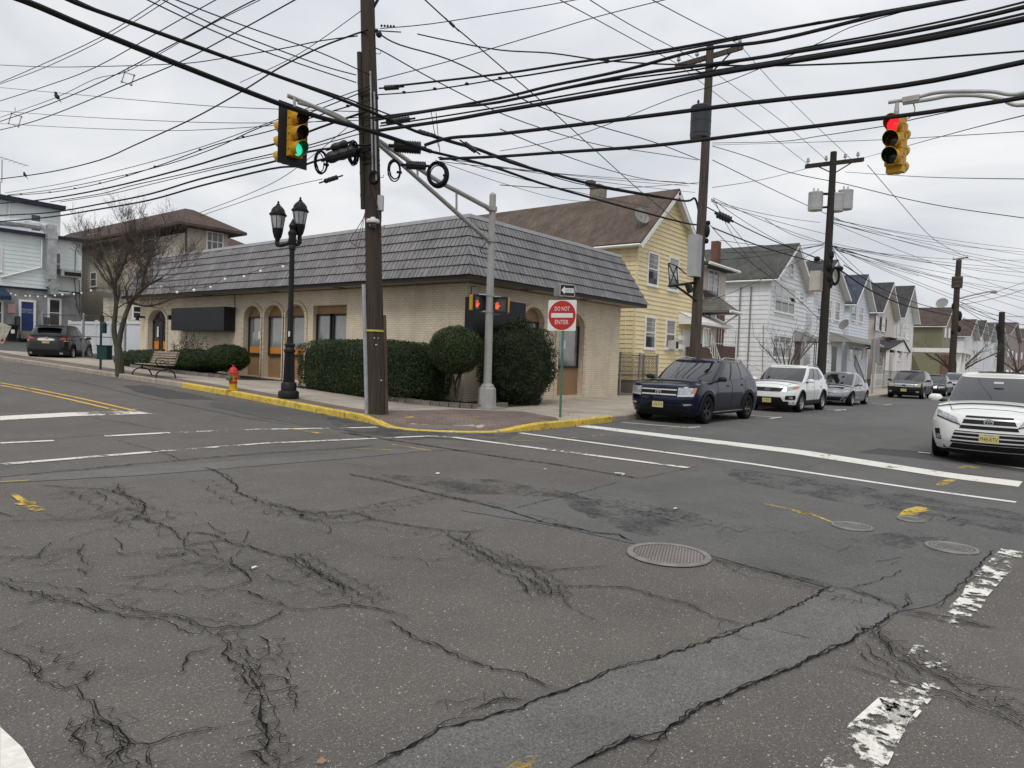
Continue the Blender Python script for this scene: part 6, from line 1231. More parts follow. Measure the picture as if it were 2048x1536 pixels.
# -- grey SUV at the left, seen from behind
P=base(L=4.55,W=1.84,wb=2.70,fo=.90,tr=.36,rr=.235,sill=.26,paint=GRY,mirm=GRY,rimm=RIMS,clad=.06,skirt=.12,steer=-.18,lr=.5,nr=3.,ptxt='H92-VAP',rplate=(0,.86,.31,.155),rz=[(.2,.10),(.4,.0),(.55,0),(.7,.03),(.9,.08),(1.0,.14),(1.3,.25)],gb1=-2.12,gt1=-1.62,roof=[(-2.2,1.54),(-1.6,1.61),(-.6,1.655),(.1,1.645),(.4,1.60),(.7,1.55)],
  swin=[[(.07,.08),(.36,.07),(.36,.90),(.10,.90)],[(.40,.07),(.68,.10),(.66,.90),(.40,.90)],[(.72,.14),(.88,.30),(.82,.84),(.71,.88)]],pil=[[(.355,.05),(.405,.05),(.405,.93),(.355,.93)]],
  rear=[('bumper_trim',PLB,[(-.9,.22),(.9,.22),(.9,.42),(-.9,.42)],False,.008),('tail_light',REDL,[(.50,.98),(.90,.98),(.90,1.10),(.62,1.07)],True,.012),('tailgate_seam',SEAM,[(-.7,.70),(.7,.70),(.7,.712),(-.7,.712)],False,.004),('reflector',LENS,[(.70,.90),(.88,.90),(.88,.93),(.74,.93)],True,.012),('exhaust',CHR,[(.58,.27),(.70,.27),(.70,.35),(.58,.35)],True,.03)])
p1=GP(62,717,sz);p2=GP(133,719,sz)
c=make_car('suv','dark grey SUV seen from behind, parked across the pavement at the left',P,(13.5,40.4,.72),math.radians(55))
b,M=ringlogo(c.t,(c.xrear(0,1.02)-.02,0,1.03),(0,-1,0),(0,0,1),.062,.052,CHR,1.2); bars(b,M,[(-.05,.025,-.02,.02),(-.02,.02,0,-.018),(0,-.018,.02,.02),(.02,.02,.05,.025)],.011); b.build('emblem',CHR,c.t)
b=MB(); b.box((-1.85,0,1.60),(.32,1.1,.03)); b.build('roof_spoiler',GRY,c.t,False)
# ================= STREET FURNITURE =================
def zat(P,y):
    lo,hi=-5.,40.
    for i in range(50):
        m_=(lo+hi)/2; v=Vector((P[0],P[1],m_))-CAM; yy=CY-FOC*v.dot(UPV)/v.dot(FWD)
        if yy>y: lo=m_
        else: hi=m_
    return lo
def woodmat(name,c):
    if name in MT: return MT[name]
    m=bpy.data.materials.new(name); N,L,P=nodes(m); P.inputs['Roughness'].default_value=.9
    tc=N.new('ShaderNodeTexCoord'); mp=N.new('ShaderNodeMapping'); mp.inputs['Scale'].default_value=(22,22,.9); L.new(tc.outputs['Object'],mp.inputs[0])
    n=N.new('ShaderNodeTexNoise'); n.inputs['Scale'].default_value=1; n.inputs['Detail'].default_value=7; n.inputs['Roughness'].default_value=.7; L.new(mp.outputs[0],n.inputs['Vector'])
    r=N.new('ShaderNodeValToRGB'); r.color_ramp.elements[0].position=.36; r.color_ramp.elements[0].color=(c[0]*.25,c[1]*.25,c[2]*.25,1); r.color_ramp.elements[1].position=.62; r.color_ramp.elements[1].color=(*c,1); L.new(n.outputs[0],r.inputs[0])
    n2=N.new('ShaderNodeTexNoise'); n2.inputs['Scale'].default_value=.8; n2.inputs['Detail'].default_value=4; L.new(tc.outputs['Object'],n2.inputs['Vector'])
    x=N.new('ShaderNodeMix'); x.data_type='RGBA'; mr=N.new('ShaderNodeMapRange'); mr.inputs[1].default_value=.4; mr.inputs[2].default_value=.65; mr.inputs[4].default_value=.6; L.new(n2.outputs[0],mr.inputs[0]); L.new(mr.outputs[0],x.inputs[0]); L.new(r.outputs[0],x.inputs[6]); x.inputs[7].default_value=(c[0]*.5,c[1]*.55,c[2]*.42,1); L.new(x.outputs[2],P.inputs['Base Color'])
    b=N.new('ShaderNodeBump'); b.inputs['Strength'].default_value=.8; b.inputs['Distance'].default_value=.012; L.new(n.outputs[0],b.inputs['Height']); L.new(b.outputs[0],P.inputs['Normal']); MT[name]=m; return m
WD1=woodmat('pole_wood_dark',(.062,.044,.034)); WD2=woodmat('pole_wood_grey',(.092,.072,.057)); WD3=woodmat('pole_wood_black',(.032,.027,.023))
CBL=mat('cable_black',(.007,.007,.008),.7,var=.1,vs=3); PVC=mat('conduit_grey',(.32,.33,.34),.5,var=.15,vs=4,grime=.3); STL=mat('steel_pole_grey',(.33,.33,.315),.5,var=.12,vs=4,grime=.35,metal=.2); PORC=mat('porcelain',(.4,.38,.36),.3)
def pole(name,label,base,top,r0,r1,lean,m_,sides=14,group=None):
    t=thing(name,label,'utility pole',base,0,group); B=Vector(base); T=B+Vector((lean[0],lean[1],top-base[2])); b=MB(); pts=[];rs=[]
    for i in range(13):
        k=i/12; p=B.lerp(T,k); pts.append(p+Vector((mnoise.noise(Vector((k*3,1,base[0])))*.03,mnoise.noise(Vector((k*3,7,base[0])))*.03,0)) if i else p-Vector((0,0,.2))); rs.append(r0+(r1-r0)*k)
    b.tube(pts,rs,sides); b.build('shaft',m_,t,smooth=True,ang=60); return t,B,T
def axis(B,T,z): k=(z-B.z)/(T.z-B.z); return B.lerp(T,k)
UG='wooden utility poles along the right-hand street'
# --- pole 1 (nearest, leans a little)
p=GP(757,829,sz); b1=(p.x+.03,p.y+.08,p.z); zt1=13.0
q=PV(733,5,(b1[0],b1[1]),(b1[0]-.62,b1[1]+.78)); zz=zat(b1,5)
pr=PD(735,5,((Vector((b1[0],b1[1],zz))-CAM).dot(FWD)))
lean=((pr.x-b1[0])*(zt1-b1[2])/(pr.z-b1[2]),(pr.y-b1[1])*(zt1-b1[2])/(pr.z-b1[2]))
P1,B1,T1=pole('utility_pole','tall dark wooden utility pole at the kerb corner, nearest the camera, carrying cable coils',b1,zt1,.205,.145,lean,WD1)
camdir=Vector((-.62,-.78,0)); lft=Vector((-.66,.75,0)).normalized(); rgt=-lft
def riser(name,offl,offc,z0,z1,r,m_,root,n=8):
    b=MB(); pts=[axis(B1,T1,z0+(z1-z0)*i/10)+lft*offl+camdir*offc for i in range(11)]; b.tube(pts,r,n); return b.build(name,m_,root,smooth=True)
riser('conduit_riser',.235,.03,.1,zat(b1,570),.052,PVC,P1); riser('conduit_riser',.21,.02,zat(b1,420),zat(b1,108),.058,mat('riser_brown',(.035,.028,.024),.7,var=.2),P1)
riser('conduit_riser',-.215,.0,.1,zat(b1,630),.045,woodmat('pole_lath',(.13,.085,.06)),P1); riser('conduit_riser',-.02,.185,zat(b1,350),zat(b1,150),.02,PVC,P1); riser('conduit_riser',-.10,.175,zat(b1,365),zat(b1,190),.02,PVC,P1)
b=MB(); a=axis(B1,T1,zat(b1,662))
b.lathe([(.208,-.022),(.212,-.022),(.212,.022),(.208,.022)],20,Matrix.Translation(a)); b.build('yellow_band',mat('band_yellow',(.45,.42,.08),.6,var=.4,vs=30),P1)
b=MB(); a=axis(B1,T1,zat(b1,408))+rgt*.19+camdir*.08; b.box(a,(.16,.12,.34),Matrix.Rotation(AZ,3,'Z')); b.build('junction_box',mat('box_pale_grey',(.42,.44,.45),.5,grime=.3),P1)
b=MB(); a=axis(B1,T1,zat(b1,447))+camdir*.19; b.lathe([(0,.11),(.05,.10),(.06,.07),(.14,.05),(.155,0),(.15,-.03),(.10,-.04),(0,-.04)],20,Matrix.Translation(a)); cam_=b.build('camera_hood',mat('hood_white',(.6,.6,.6),.4),P1); b=MB(); b.sph(a-Vector((0,0,.08)),.09,12,8); b.build('camera_dome',mat('dome_dark',(.05,.05,.055),.1,coat=1),cam_)
b=MB(); 
for dl,y0,y1 in((.19,420,545),(.25,420,540),(.30,430,500)): b.tube(spline([axis(B1,T1,zat(b1,y0))+lft*.15,axis(B1,T1,zat(b1,(y0+y1)/2))+lft*(dl+.1),axis(B1,T1,zat(b1,y1-15))+lft*(dl+.22),axis(B1,T1,zat(b1,y1))+lft*.24]),.008,4)
a0=axis(B1,T1,zat(b1,375)); b.tube(spline([a0+camdir*.2,a0+rgt*.12+camdir*.2+Vector((0,0,-.4)),a0+rgt*.22+camdir*.15+Vector((0,0,-.85)),a0+rgt*.22+camdir*.1+Vector((0,0,-.35))]),.012,5)
b.build('drop_cables',mat('cable_brown',(.08,.05,.045),.7),P1)
b=MB(); a=axis(B1,T1,zat(b1,360))+rgt*.05+camdir*.2
for k in range(4): b.tube([a+Vector((0,0,.16*math.sin(2*math.pi*i/14)*(1-.08*k)))+rgt*.12*math.cos(2*math.pi*i/14)*(1-.08*k)+camdir*.012*k for i in range(15)],.008,4,cap=False)
b.build('cable_loop',CBL,P1)
b=MB()
for y,s in ((170,1),(108,-1),(350,1),(395,1),(455,-1),(355,-1)):
    a=axis(B1,T1,zat(b1,y)); d=lft if s>0 else rgt; b.tube([a+d*.15,a+d*.27,a+d*.27+Vector((0,0,.06))],.008,5)
for y in (195,300,320,330): 
    a=axis(B1,T1,zat(b1,y)); b.lathe([(.19,-.02),(.2,-.02),(.2,.02),(.19,.02)],18,Matrix.Translation(a))
a=axis(B1,T1,zat(b1,22)); b.tube([a+rgt*.1,a+rgt*.55+Vector((0,0,.9))],.035,5); b.tube([a+rgt*.0+camdir*.1,a+rgt*.35+Vector((0,0,.95))],.03,5)
a=axis(B1,T1,zat(b1,62)); b.tube([a+rgt*.12,a+rgt*.22],.05,8); b.sph(a+rgt*.25+Vector((0,0,-.08)),.075,8,6); b.tube([a+rgt*.2,a+rgt*.75],.014,5)
for k in range(5): b.sph(a+rgt*(.3+.07*k)+Vector((0,0,.12)),.03,6,4)
for x_,y_ in ((770,68),(775,70)): pass
b.build('hardware',BLK,P1,norm=False)
b=MB()
for y0,y1,u0,u1 in ((665,677,-.03,.06),(677,690,0,.02),(745,760,.1,.11)):
    a=axis(B1,T1,zat(b1,y1)); b.sph(a+camdir*.2+rgt*u0,.016,6,4); b.sph(a+camdir*.2+rgt*u1,.012,6,4)
b.build('paper_scraps',mat('paper_white',(.6,.6,.58),.8),P1)
# --- pole 2, 3, 4, 5 on the right
def poleR(label,bx_,by_,toppx,top_y,r0,r1,m_,name='utility_pole'):
    zz=zat((bx_,by_),top_y); D=(Vector((bx_,by_,zz))-CAM).dot(FWD); T=PD(toppx,top_y,D); return pole(name,label,(bx_,by_,.1),T.z,r0,r1,(T.x-bx_,T.y-by_),m_,group=UG)
p2=PY(1388,735,10.6); P2_,B2,T2=poleR('weathered grey pole beside the yellow house with dark transformer and crossarm',p2.x,10.6,1420,93,.20,.13,WD2)
p3=PY(1643,735,10.3); P3_,B3,T3=poleR('dark pole behind the white SUV carrying three pale transformers',p3.x,10.3,1667,304,.24,.16,WD3)
p4=PY(1903,740,9.9); P4_,B4,T4=poleR('brown pole above the black SUV with a street-light arm, third along the street',p4.x,9.9,1918,520,.35,.25,WD1)
p5=PY(2001,744,9.4); P5_,B5,T5=poleR('black farthest pole near the right edge',p5.x,9.4,2004,624,.55,.42,WD3)
def at2(B,T,x,y): return PD(x,y,(axis(B,T,B.z+ (T.z-B.z)*.6)-CAM).dot(FWD))
def crossarm(root,A,Bb,m_,th=.1,pins=()):
    b=MB(); A=Vector(A);Bb=Vector(Bb); d=(Bb-A).normalized(); s=d.cross(Vector((0,0,1))).normalized()*th/2; u=Vector((0,0,th*.6))
    vs=[p+s*i+u*j for p in(A,Bb) for i in(-1,1) for j in(-1,1)]; b.add(vs,[(0,1,3,2),(4,6,7,5),(0,4,5,1),(2,3,7,6),(0,2,6,4),(1,5,7,3)]); o=b.build('crossarm',m_,root)
    for k in pins: p=A.lerp(Bb,k); q=MB(); q.lathe([(0,.02),(.015,.02),(.015,.08),(.05,.08),(.055,.12),(.03,.14),(.045,.17),(.02,.21),(0,.21)],8,Matrix.Translation(p+Vector((0,0,th*.5)))@Matrix.Scale(th/.1,4)); q.build('insulator',PORC,o,smooth=True)
    return o
crossarm(P2_,at2(B2,T2,1350,134),at2(B2,T2,1486,94),WD2,.14,(.05,.32,.95)); b=MB(); b.tube([at2(B2,T2,1365,130),at2(B2,T2,1412,149)],.02,4); b.tube([at2(B2,T2,1460,107),at2(B2,T2,1426,142)],.03,4); b.build('brace',WD2,P2_)
def xformer(root,cx,y0,y1,B,T,r,m_,dark=False):
    a=at2(B,T,cx,y0); c=at2(B,T,cx,y1); h=a.z-c.z; b=MB(); b.lathe([(0,h+.02),(r*.5,h+.03),(r*.98,h-.02),(r*1.03,h-.05),(r*1.0,h-.08),(r,.1),(r*.96,.0),(0,0)],20,Matrix.Translation((a.x,a.y,c.z))); o=b.build('transformer',m_,root,smooth=True)
    b=MB(); 
    for s in(-.4,.35): b.lathe([(.03,0),(.05,.05),(.03,.09),(.05,.13),(.025,.2),(0,.22)],8,Matrix.Translation((a.x+s*r*.6,a.y-s*r*.6,a.z)))
    for s in (0,1,2): b.lathe([(r*(1.0+.012),-.01),(r*1.03,0),(r*1.0,.01)],16,Matrix.Translation((a.x,a.y,c.z+h*(.12+.38*s))))
    b.build('bushing',PORC if not dark else BLK,o); return o
xformer(P2_,1403,212,276,B2,T2,.36,mat('transformer_dark',(.045,.05,.055),.5,var=.15),True)
a=at2(B2,T2,1385,560); c_=at2(B2,T2,1385,472); b=MB(); b.bx(a.x-.28,a.x+.28,a.y-.25,a.y+.1,a.z+.1,c_.z); b.build('equipment_cabinet',mat('cabinet_grey',(.33,.34,.34),.5,grime=.3),P2_)
b=MB(); A_=at2(B2,T2,1336,572);C_=at2(B2,T2,1395,565); b.tube([A_,C_],.05,5); b.tube([at2(B2,T2,1352,572),at2(B2,T2,1395,603)],.045,5); b.tube([at2(B2,T2,1375,566),at2(B2,T2,1382,585)],.12,8)
for x0,y0,x1,y1 in ((1337,526,1339,573),(1337,526,1353,532),(1353,532,1357,572),(1339,573,1357,572),(1337,526,1357,572),(1353,532,1339,573),(1353,532,1372,548)): b.tube([at2(B2,T2,x0,y0),at2(B2,T2,x1,y1)],.022,4)
b.build('bracket_frame',BLK,P2_); b=MB(); q=at2(B2,T2,1413,462); b.sph(q,.13,8,6,sc=(1,1,1.9)); b.sph(q+Vector((0,0,-.35)),.1,8,6); b.sph(q+Vector((.1,0,.3)),.09,8,6); b.build('splice_cluster',CBL,P2_,smooth=True)
crossarm(P3_,at2(B3,T3,1611,333),at2(B3,T3,1727,319),WD3,.17,(.04,.35,.68,.9)); b=MB(); b.tube([at2(B3,T3,1634,332),at2(B3,T3,1662,345)],.03,4); b.tube([at2(B3,T3,1704,325),at2(B3,T3,1671,345)],.03,4); b.build('brace',WD3,P3_)
TG=mat('transformer_pale',(.40,.41,.42),.45,var=.08,vs=2,grime=.3)
for cx,y0,y1 in ((1632,384,421),(1692,380,419),(1674,387,423)): xformer(P3_,cx,y0,y1,B3,T3,.36,TG)
b=MB(); b.tube([at2(B3,T3,1640,388),at2(B3,T3,1692,388)],.07,5); b.tube([at2(B3,T3,1640,415),at2(B3,T3,1692,413)],.06,5); b.build('mounting_bracket',BLK,P3_)
a=at2(B3,T3,1632,582); c_=at2(B3,T3,1632,543); b=MB(); b.bx(a.x-.36,a.x+.36,a.y-.25,a.y+.25,a.z,c_.z); b.build('equipment_cabinet',mat('cabinet_cream',(.43,.41,.36),.5,grime=.4),P3_)
b=MB(); q=at2(B3,T3,1652,522)
for z in np.linspace(-1.2,.3,6): b.sph(q+Vector((rng.uniform(-.12,.12),-.2,z)),rng.uniform(.12,.2),7,5,sc=(1,1,1.4))
b.sph(at2(B3,T3,1634,518),.16,8,6,sc=(1,1,.9)); b.sph(at2(B3,T3,1680,537),.17,8,6,sc=(1.5,1,.8)); b.build('splice_cluster',CBL,P3_)
b=MB(); b.bx(B3.x-.2,B3.x+.2,B3.y-.26,B3.y+.2,.6,1.9) if False else None
crossarm(P4_,at2(B4,T4,1906,519),at2(B4,T4,1936,515),BLK,.1,(.02,.98)); xformer(P4_,1915,553,576,B4,T4,.5,mat('transformer_brown',(.07,.05,.045),.6)); 
b=MB(); b.tube(spline([at2(B4,T4,1918,597),at2(B4,T4,1945,590),at2(B4,T4,1975,584),at2(B4,T4,1984,583)]),.09,6); b.box(at2(B4,T4,1988,584),(1.2,.5,.18)); b.build('lamp_arm',STL,P4_)
b=MB()
for z in (612,622,632,642,650,658,664): b.sph(at2(B4,T4,1911+rng.uniform(-6,8),z),rng.uniform(.2,.36),7,5,sc=(.8,.8,1.5))
b.build('splice_cluster',CBL,P4_); b=MB()
for z in (655,664,672,680): b.sph(at2(B5,T5,2001+rng.uniform(-5,5),z),rng.uniform(.35,.6),7,5,sc=(.8,.8,1.3))
b.build('splice_cluster',CBL,P5_)
def coilat(P,rx,rz,yaw,n=5,r=.012,name='cable_coil',label='',wob=.05,th=.0):
    t=thing(name,label,'cable coil',P,yaw,'coils of spare cable hung from the overhead lines'); b=MB()
    for k in range(n):
        dx=rng.uniform(-wob,wob); s=1-rng.uniform(0,.26); pts=[Vector((rx*s*math.cos(a)+dx*.3,rng.uniform(-.01,.01)+k*.014,rz*s*math.sin(a)-rz)) for a in np.linspace(0,2*math.pi,25)]; b.tube(pts,r,5,cap=False)
    b.tube([(rx+.01,0,-rz*1.1),(rx-.1,.05,-rz*1.1)],.03,6); b.build('loops',CBL,t,False,norm=False); return t
# ---------- overhead lines ----------
YL=11.35   # lines running along the right-hand street hang in this vertical plane
XL=10.2    # lines running along the left-hand street hang in this one
WG='overhead cables crossing the junction'
def wire(pts,pl,r,label,sub=4,mt_=None,name='overhead_cable',bead=0,group=WG,cat='overhead cable'):
    if pl[0]=='Y': W3=[PY(x,y,pl[1]) for x,y in pts]
    elif pl[0]=='X': W3=[PX(x,y,pl[1]) for x,y in pts]
    elif pl[0]=='D': # depth varies linearly in 3D between the ends: straight vertical plane through both ends
        A=PD(*pts[0],pl[1]);B_=PD(*pts[-1],pl[2]); W3=[A]+[PV(x,y,A,B_) for x,y in pts[1:-1]]+[B_]
    S=spline(W3,sub if len(W3)>2 else 2); b=MB(); r=r*1.35 if r<.0125 else r; b.tube(S,r,5 if r<.02 else 7,cap=False)
    if bead:
        L_=0
        for i in range(1,len(S)):
            L_+=(S[i]-S[i-1]).length
            if L_>bead: L_=0; b.box(S[i]+Vector((0,0,r)),(r*4,r*4,r*3))
    o=b.build(name,mt_ or CBL,None,norm=False); return tag(o,label,cat,group)
YA=('Y',YL); XA=('X',XL)
wire([(-120,-55),(45,0),(180,57),(400,146),(600,222),(740,262),(862,303)],YA,.045,'thickest cable falling from the top left corner to the nearest pole')
wire([(862,303),(980,332),(1080,366),(1170,392),(1300,428),(1370,446),(1400,450)],YA,.032,'lower of the two cables from the corner coils to the weathered grey pole')
wire([(80,-30),(150,5),(260,45),(500,132),(700,206),(830,262),(866,272)],YA,.032,'second thick cable below the top left corner, crossing in front of the nearest pole')
wire([(140,-5),(215,28),(330,68),(440,108),(560,152),(700,200),(780,230)],YA,.016,'thin cable lashed just above the second thick cable')
wire([(866,272),(905,284),(960,300),(1020,324),(1100,347),(1200,372),(1300,390),(1372,402),(1390,397),(1398,425)],YA,.040,'upper thick cable running from the nearest pole to the grey pole')
wire([(950,295),(1050,330),(1150,366),(1330,398)],YA,.01,'thin strand under the upper thick cable')
# cables from the right edge towards the nearest pole and on to the left
def bz(x0,y0,x1,y1,sag,n=6): return [(x0+(x1-x0)*i/n,y0+(y1-y0)*i/n+sag*4*(i/n)*(1-i/n)) for i in range(n+1)]
wire([(2300,152),(2048,195),(1900,218),(1800,232),(1500,268),(1300,292),(1100,306),(1000,313),(880,318)],('X',9.4),.026,'lowest thick cable crossing the whole right sky to the coils')
wire([(2300,70),(2048,124),(1800,172),(1500,206),(1250,238),(1000,268),(900,276),(850,290)],('X',9.6),.031,'second lowest thick cable from the right edge')
wire([(2300,-25),(2048,38),(1800,88),(1500,136),(1250,180),(1000,222),(900,240),(750,262)],('X',9.8),.035,'thick twin-core cable, third from the bottom at the right edge')
wire([(2300,-40),(2048,27),(1800,80),(1500,130),(1250,170),(1000,214),(760,252)],('X',9.85),.012,'messenger wire over the thick twin-core cable')
wire([(2300,-60),(2048,14),(1800,68),(1500,118),(1250,152),(1000,204),(900,216),(750,240)],('X',9.9),.026,'fourth thick cable from the bottom at the right edge')
wire([(2300,-75),(2048,4),(1800,60),(1600,97),(1400,138),(1200,165),(1000,204)],('X',9.95),.014,'thin cable riding above the fourth thick cable')
wire([(1940,-5),(1850,12),(1750,32),(1550,80),(1400,100),(1250,140),(1100,172),(1000,196),(850,222),(740,236)],('X',10.3),.026,'cable leaving through the top edge right of centre, lower strand')
wire([(1960,-12),(1880,4),(1700,35),(1500,70),(1300,105),(1150,125),(1000,148),(790,172)],('X',10.5),.022,'cable leaving through the top edge right of centre, upper strand')
wire([(1000,158),(1060,150),(1190,128),(1270,115),(1390,95),(1500,73),(1640,44)],('X',10.45),.012,'beaded strand below the upper strand',bead=2.2)
wire([(750,190),(830,184),(910,173),(1000,158)],('X',10.45),.014,'short beaded strand right of the nearest pole',bead=.7)
wire([(2120,95),(2048,102),(1900,113),(1750,124),(1560,131),(1400,130),(1300,127),(1200,120),(1100,106),(1000,100),(900,82),(835,68)],('X',10.8),.014,'wavy twisted service cable from the right edge to the pole top')
# left side cables along the left street
LFT=('X',10.3)
wire([(-60,365),(0,358),(100,344),(200,320),(270,290),(380,240),(480,185),(560,135),(640,95),(700,72),(735,60)],LFT,.020,'twisted service cable curving up from the left edge to the pole top')
wire([(-60,126),(0,130),(100,134),(200,133),(300,130),(380,126),(450,116),(560,98),(640,82),(715,72)],LFT,.014,'nearly level twisted cable in the upper left sky')
wire([(10,386),(120,368),(260,335),(400,295),(520,252),(600,222),(740,172)],LFT,.008,'thin wire, highest of the lower left bundle')
wire([(15,390),(120,377),(300,338),(420,300),(520,255),(620,225),(740,178)],LFT,.010,'thin wire, second of the lower left bundle')
wire([(0,392),(100,385),(200,367),(310,334),(430,290),(540,262),(640,230),(740,200)],LFT,.011,'beaded wire in the lower left bundle',bead=2.)
wire([(-40,409),(60,402),(150,389),(250,368),(380,334),(470,307),(560,285),(640,255),(735,222)],LFT,.026,'thick cable, upper one of the lower left bundle')
wire([(100,404),(200,388),(260,372),(350,352),(500,318),(570,302),(640,284),(740,250)],LFT,.011,'thin cable under the upper thick cable, left')
wire([(120,404),(220,388),(300,369),(380,350),(500,322),(580,306),(740,262)],LFT,.009,'thinnest cable under the upper thick cable, left')
wire([(-60,437),(0,431),(100,425),(200,408),(300,388),(400,358),(540,325),(620,303),(700,292),(740,290)],LFT,.026,'thick cable, second from the bottom left')
wire([(-60,446),(0,443),(100,434),(200,418),(300,400),(400,372),(540,338),(600,332),(640,320),(740,300)],LFT,.026,'thick cable, lowest at the left')
# primaries upper left
for k,(pts,r) in enumerate([([(0,165),(70,135),(200,75),(320,0)],.009),([(0,168),(90,135),(220,72),(345,-6)],.008),([(0,202),(80,176),(190,135),(350,45),(440,-5)],.009),([(0,243),(100,208),(200,165),(340,92),(470,20),(520,-5)],.010),([(0,260),(60,245),(130,220),(250,170),(360,124),(470,66),(600,-6)],.013),([(0,235),(110,196),(190,158),(260,140),(420,50),(520,0)],.006)]):
    wire(pts,('X',8.6-.25*k),r,['upper left line wire, the topmost of six','upper left line wire, second of six, carrying a small clamp','upper left line wire, third of six','upper left line wire, fourth of six, passing the spacers','upper left line wire, lowest and thickest of six','hair-thin upper left line wire with a bird on it'][k],group='line wires rising to the top edge at the left')
for k,pts in enumerate([[(285,-5),(400,50),(500,92),(600,128),(712,165)],[(310,-8),(420,46),(500,78),(640,130),(712,150)],[(340,-5),(430,30),(520,63),(640,105),(740,150)]]):
    wire(pts,('Y',12.2),.009,['faint wire from the top edge to the pole, lowest of three','faint wire from the top edge to the pole, middle of three','faint wire from the top edge to the pole, upper of three'][k],group='faint wires from the top edge to the nearest pole')
wire([(0,175),(130,187),(260,199),(420,212),(520,217),(740,224)],LFT,.007,'thin near-level wire behind the left signal, upper'); wire([(0,222),(150,233),(350,243),(520,246),(740,240)],LFT,.007,'thin near-level wire behind the left signal, middle'); wire([(0,247),(120,254),(300,261),(420,259),(560,250),(740,232)],LFT,.007,'thin near-level wire behind the left signal, lower')
wire([(400,425),(480,395),(560,358),(640,300),(700,250)],LFT,.006,'faint wire above the lamp post, upper'); wire([(400,432),(480,405),(560,378),(645,358)],LFT,.006,'faint wire above the lamp post, lower')
wire([(480,165),(580,118),(655,70),(735,12)],('X',10.9),.007,'thin guy wire rising left of the pole top')
# lines from pole top to the right
wire([(845,-5),(905,50),(935,75),(1010,140),(1080,200),(1190,300),(1290,390),(1380,462)],('D',13,34),.010,'diagonal wire with small splice crossing down to the yellow house')
wire([(762,70),(800,90),(900,120),(1000,170),(1070,210),(1190,250),(1310,285),(1400,320)],('D',16.4,32),.018,'twisted service cable from the pole top to the grey pole')
wire([(740,92),(770,105),(850,150),(950,202),(1010,230),(1100,262),(1200,290),(1300,305),(1395,320)],('D',16.4,32),.015,'tan-ended service cable from the nearest pole to the grey pole')
for k,(pts,d1) in enumerate([([(1120,0),(1200,43),(1350,125)],22),([(1180,0),(1270,55),(1380,112)],22),([(1305,0),(1400,50),(1478,88)],22)]):
    wire(pts,('D',d1,32),.012,['line wire from the top edge to the left end of the first crossarm','line wire from the top edge to the middle of the first crossarm','line wire from the top edge to the right end of the first crossarm'][k],group='line wires between the crossarms')
for k,pts in enumerate([[(1350,125),(1412,172),(1530,262),(1615,328)],[(1380,112),(1450,160),(1560,240),(1655,322)],[(1480,90),(1545,165),(1620,240),(1702,318)]]):
    wire(pts,('D',32,42),.013,['left wire between the first and second crossarms','middle wire between the first and second crossarms','right wire between the first and second crossarms'][k],group='line wires between the crossarms')
wire([(1000,302),(1080,288),(1180,262),(1350,195),(1450,165),(1548,125),(1640,85),(1700,55),(1800,25)],('D',20,14),.007,'thin rising wire crossing behind the thick right-hand cables')
wire([(755,160),(900,122),(1000,92),(1100,62),(1200,32),(1340,-3)],('D',16.4,16),.008,'thin straight wire rising right from the pole'); wire([(760,57),(860,48),(1000,26),(1080,13),(1170,-4)],('D',16.4,16),.008,'upper thin straight wire rising right from the pole top')
wire([(1425,320),(1560,386),(1640,422),(1680,440)],('D',32,42),.018,'twisted cable from the grey pole to the transformer pole')
wire([(1425,375),(1520,360),(1610,338)],('D',32,42),.010,'thin cable rising to the second crossarm'); wire([(1000,370),(1100,376),(1200,377),(1300,373),(1400,365)],('D',17,32),.008,'thin slack wire in front of the chimney')
wire([(1425,292),(1500,315),(1580,345),(1690,368),(1800,395),(1900,415),(2048,436)],('D',32,26),.012,'long thin cable from the grey pole to the right edge')
wire([(1425,286),(1560,283),(1640,272),(1770,252),(1830,238),(1965,210)],('D',32,14),.009,'thin cable behind the red signal, upper'); wire([(1425,290),(1700,282),(1900,272),(2060,262)],('D',32,14),.006,'faint level cable behind the red signal'); wire([(1730,315),(1850,282),(1950,255),(2060,228)],('D',42,14),.009,'thin cable behind the red signal, lower')
wire([(1690,344),(1850,354),(2060,358)],('D',42,20),.010,'near-level wire below the red signal'); wire([(1735,330),(1800,405),(1870,480),(1936,515)],('D',42,80),.02,'line wire from the second crossarm to the far pole'); wire([(1715,340),(1800,470),(1870,560),(1906,518)],('D',42,80),.012,'slack wire between the transformer pole and the far pole') if False else None
wire([(1410,412),(1490,455),(1560,487),(1645,520)],('D',32,42),.026,'upper thick cable between the grey pole and the transformer pole'); wire([(1425,455),(1500,485),(1560,505),(1640,527)],('D',32,42),.030,'lower thick cable between the grey pole and the transformer pole')
wire([(1680,540),(1740,580),(1800,607),(1850,620),(1905,632)],('D',42,80),.05,'thick cable between the transformer pole and the far brown pole'); wire([(1688,530),(1760,575),(1830,605),(1905,625)],('D',42,80),.03,'second cable between the transformer pole and the far brown pole')
wire([(1420,450),(1470,500),(1580,585),(1640,640)],('D',32,42),.012,'thin cable with a splice hanging in front of the white house')
r2=random.Random(11)
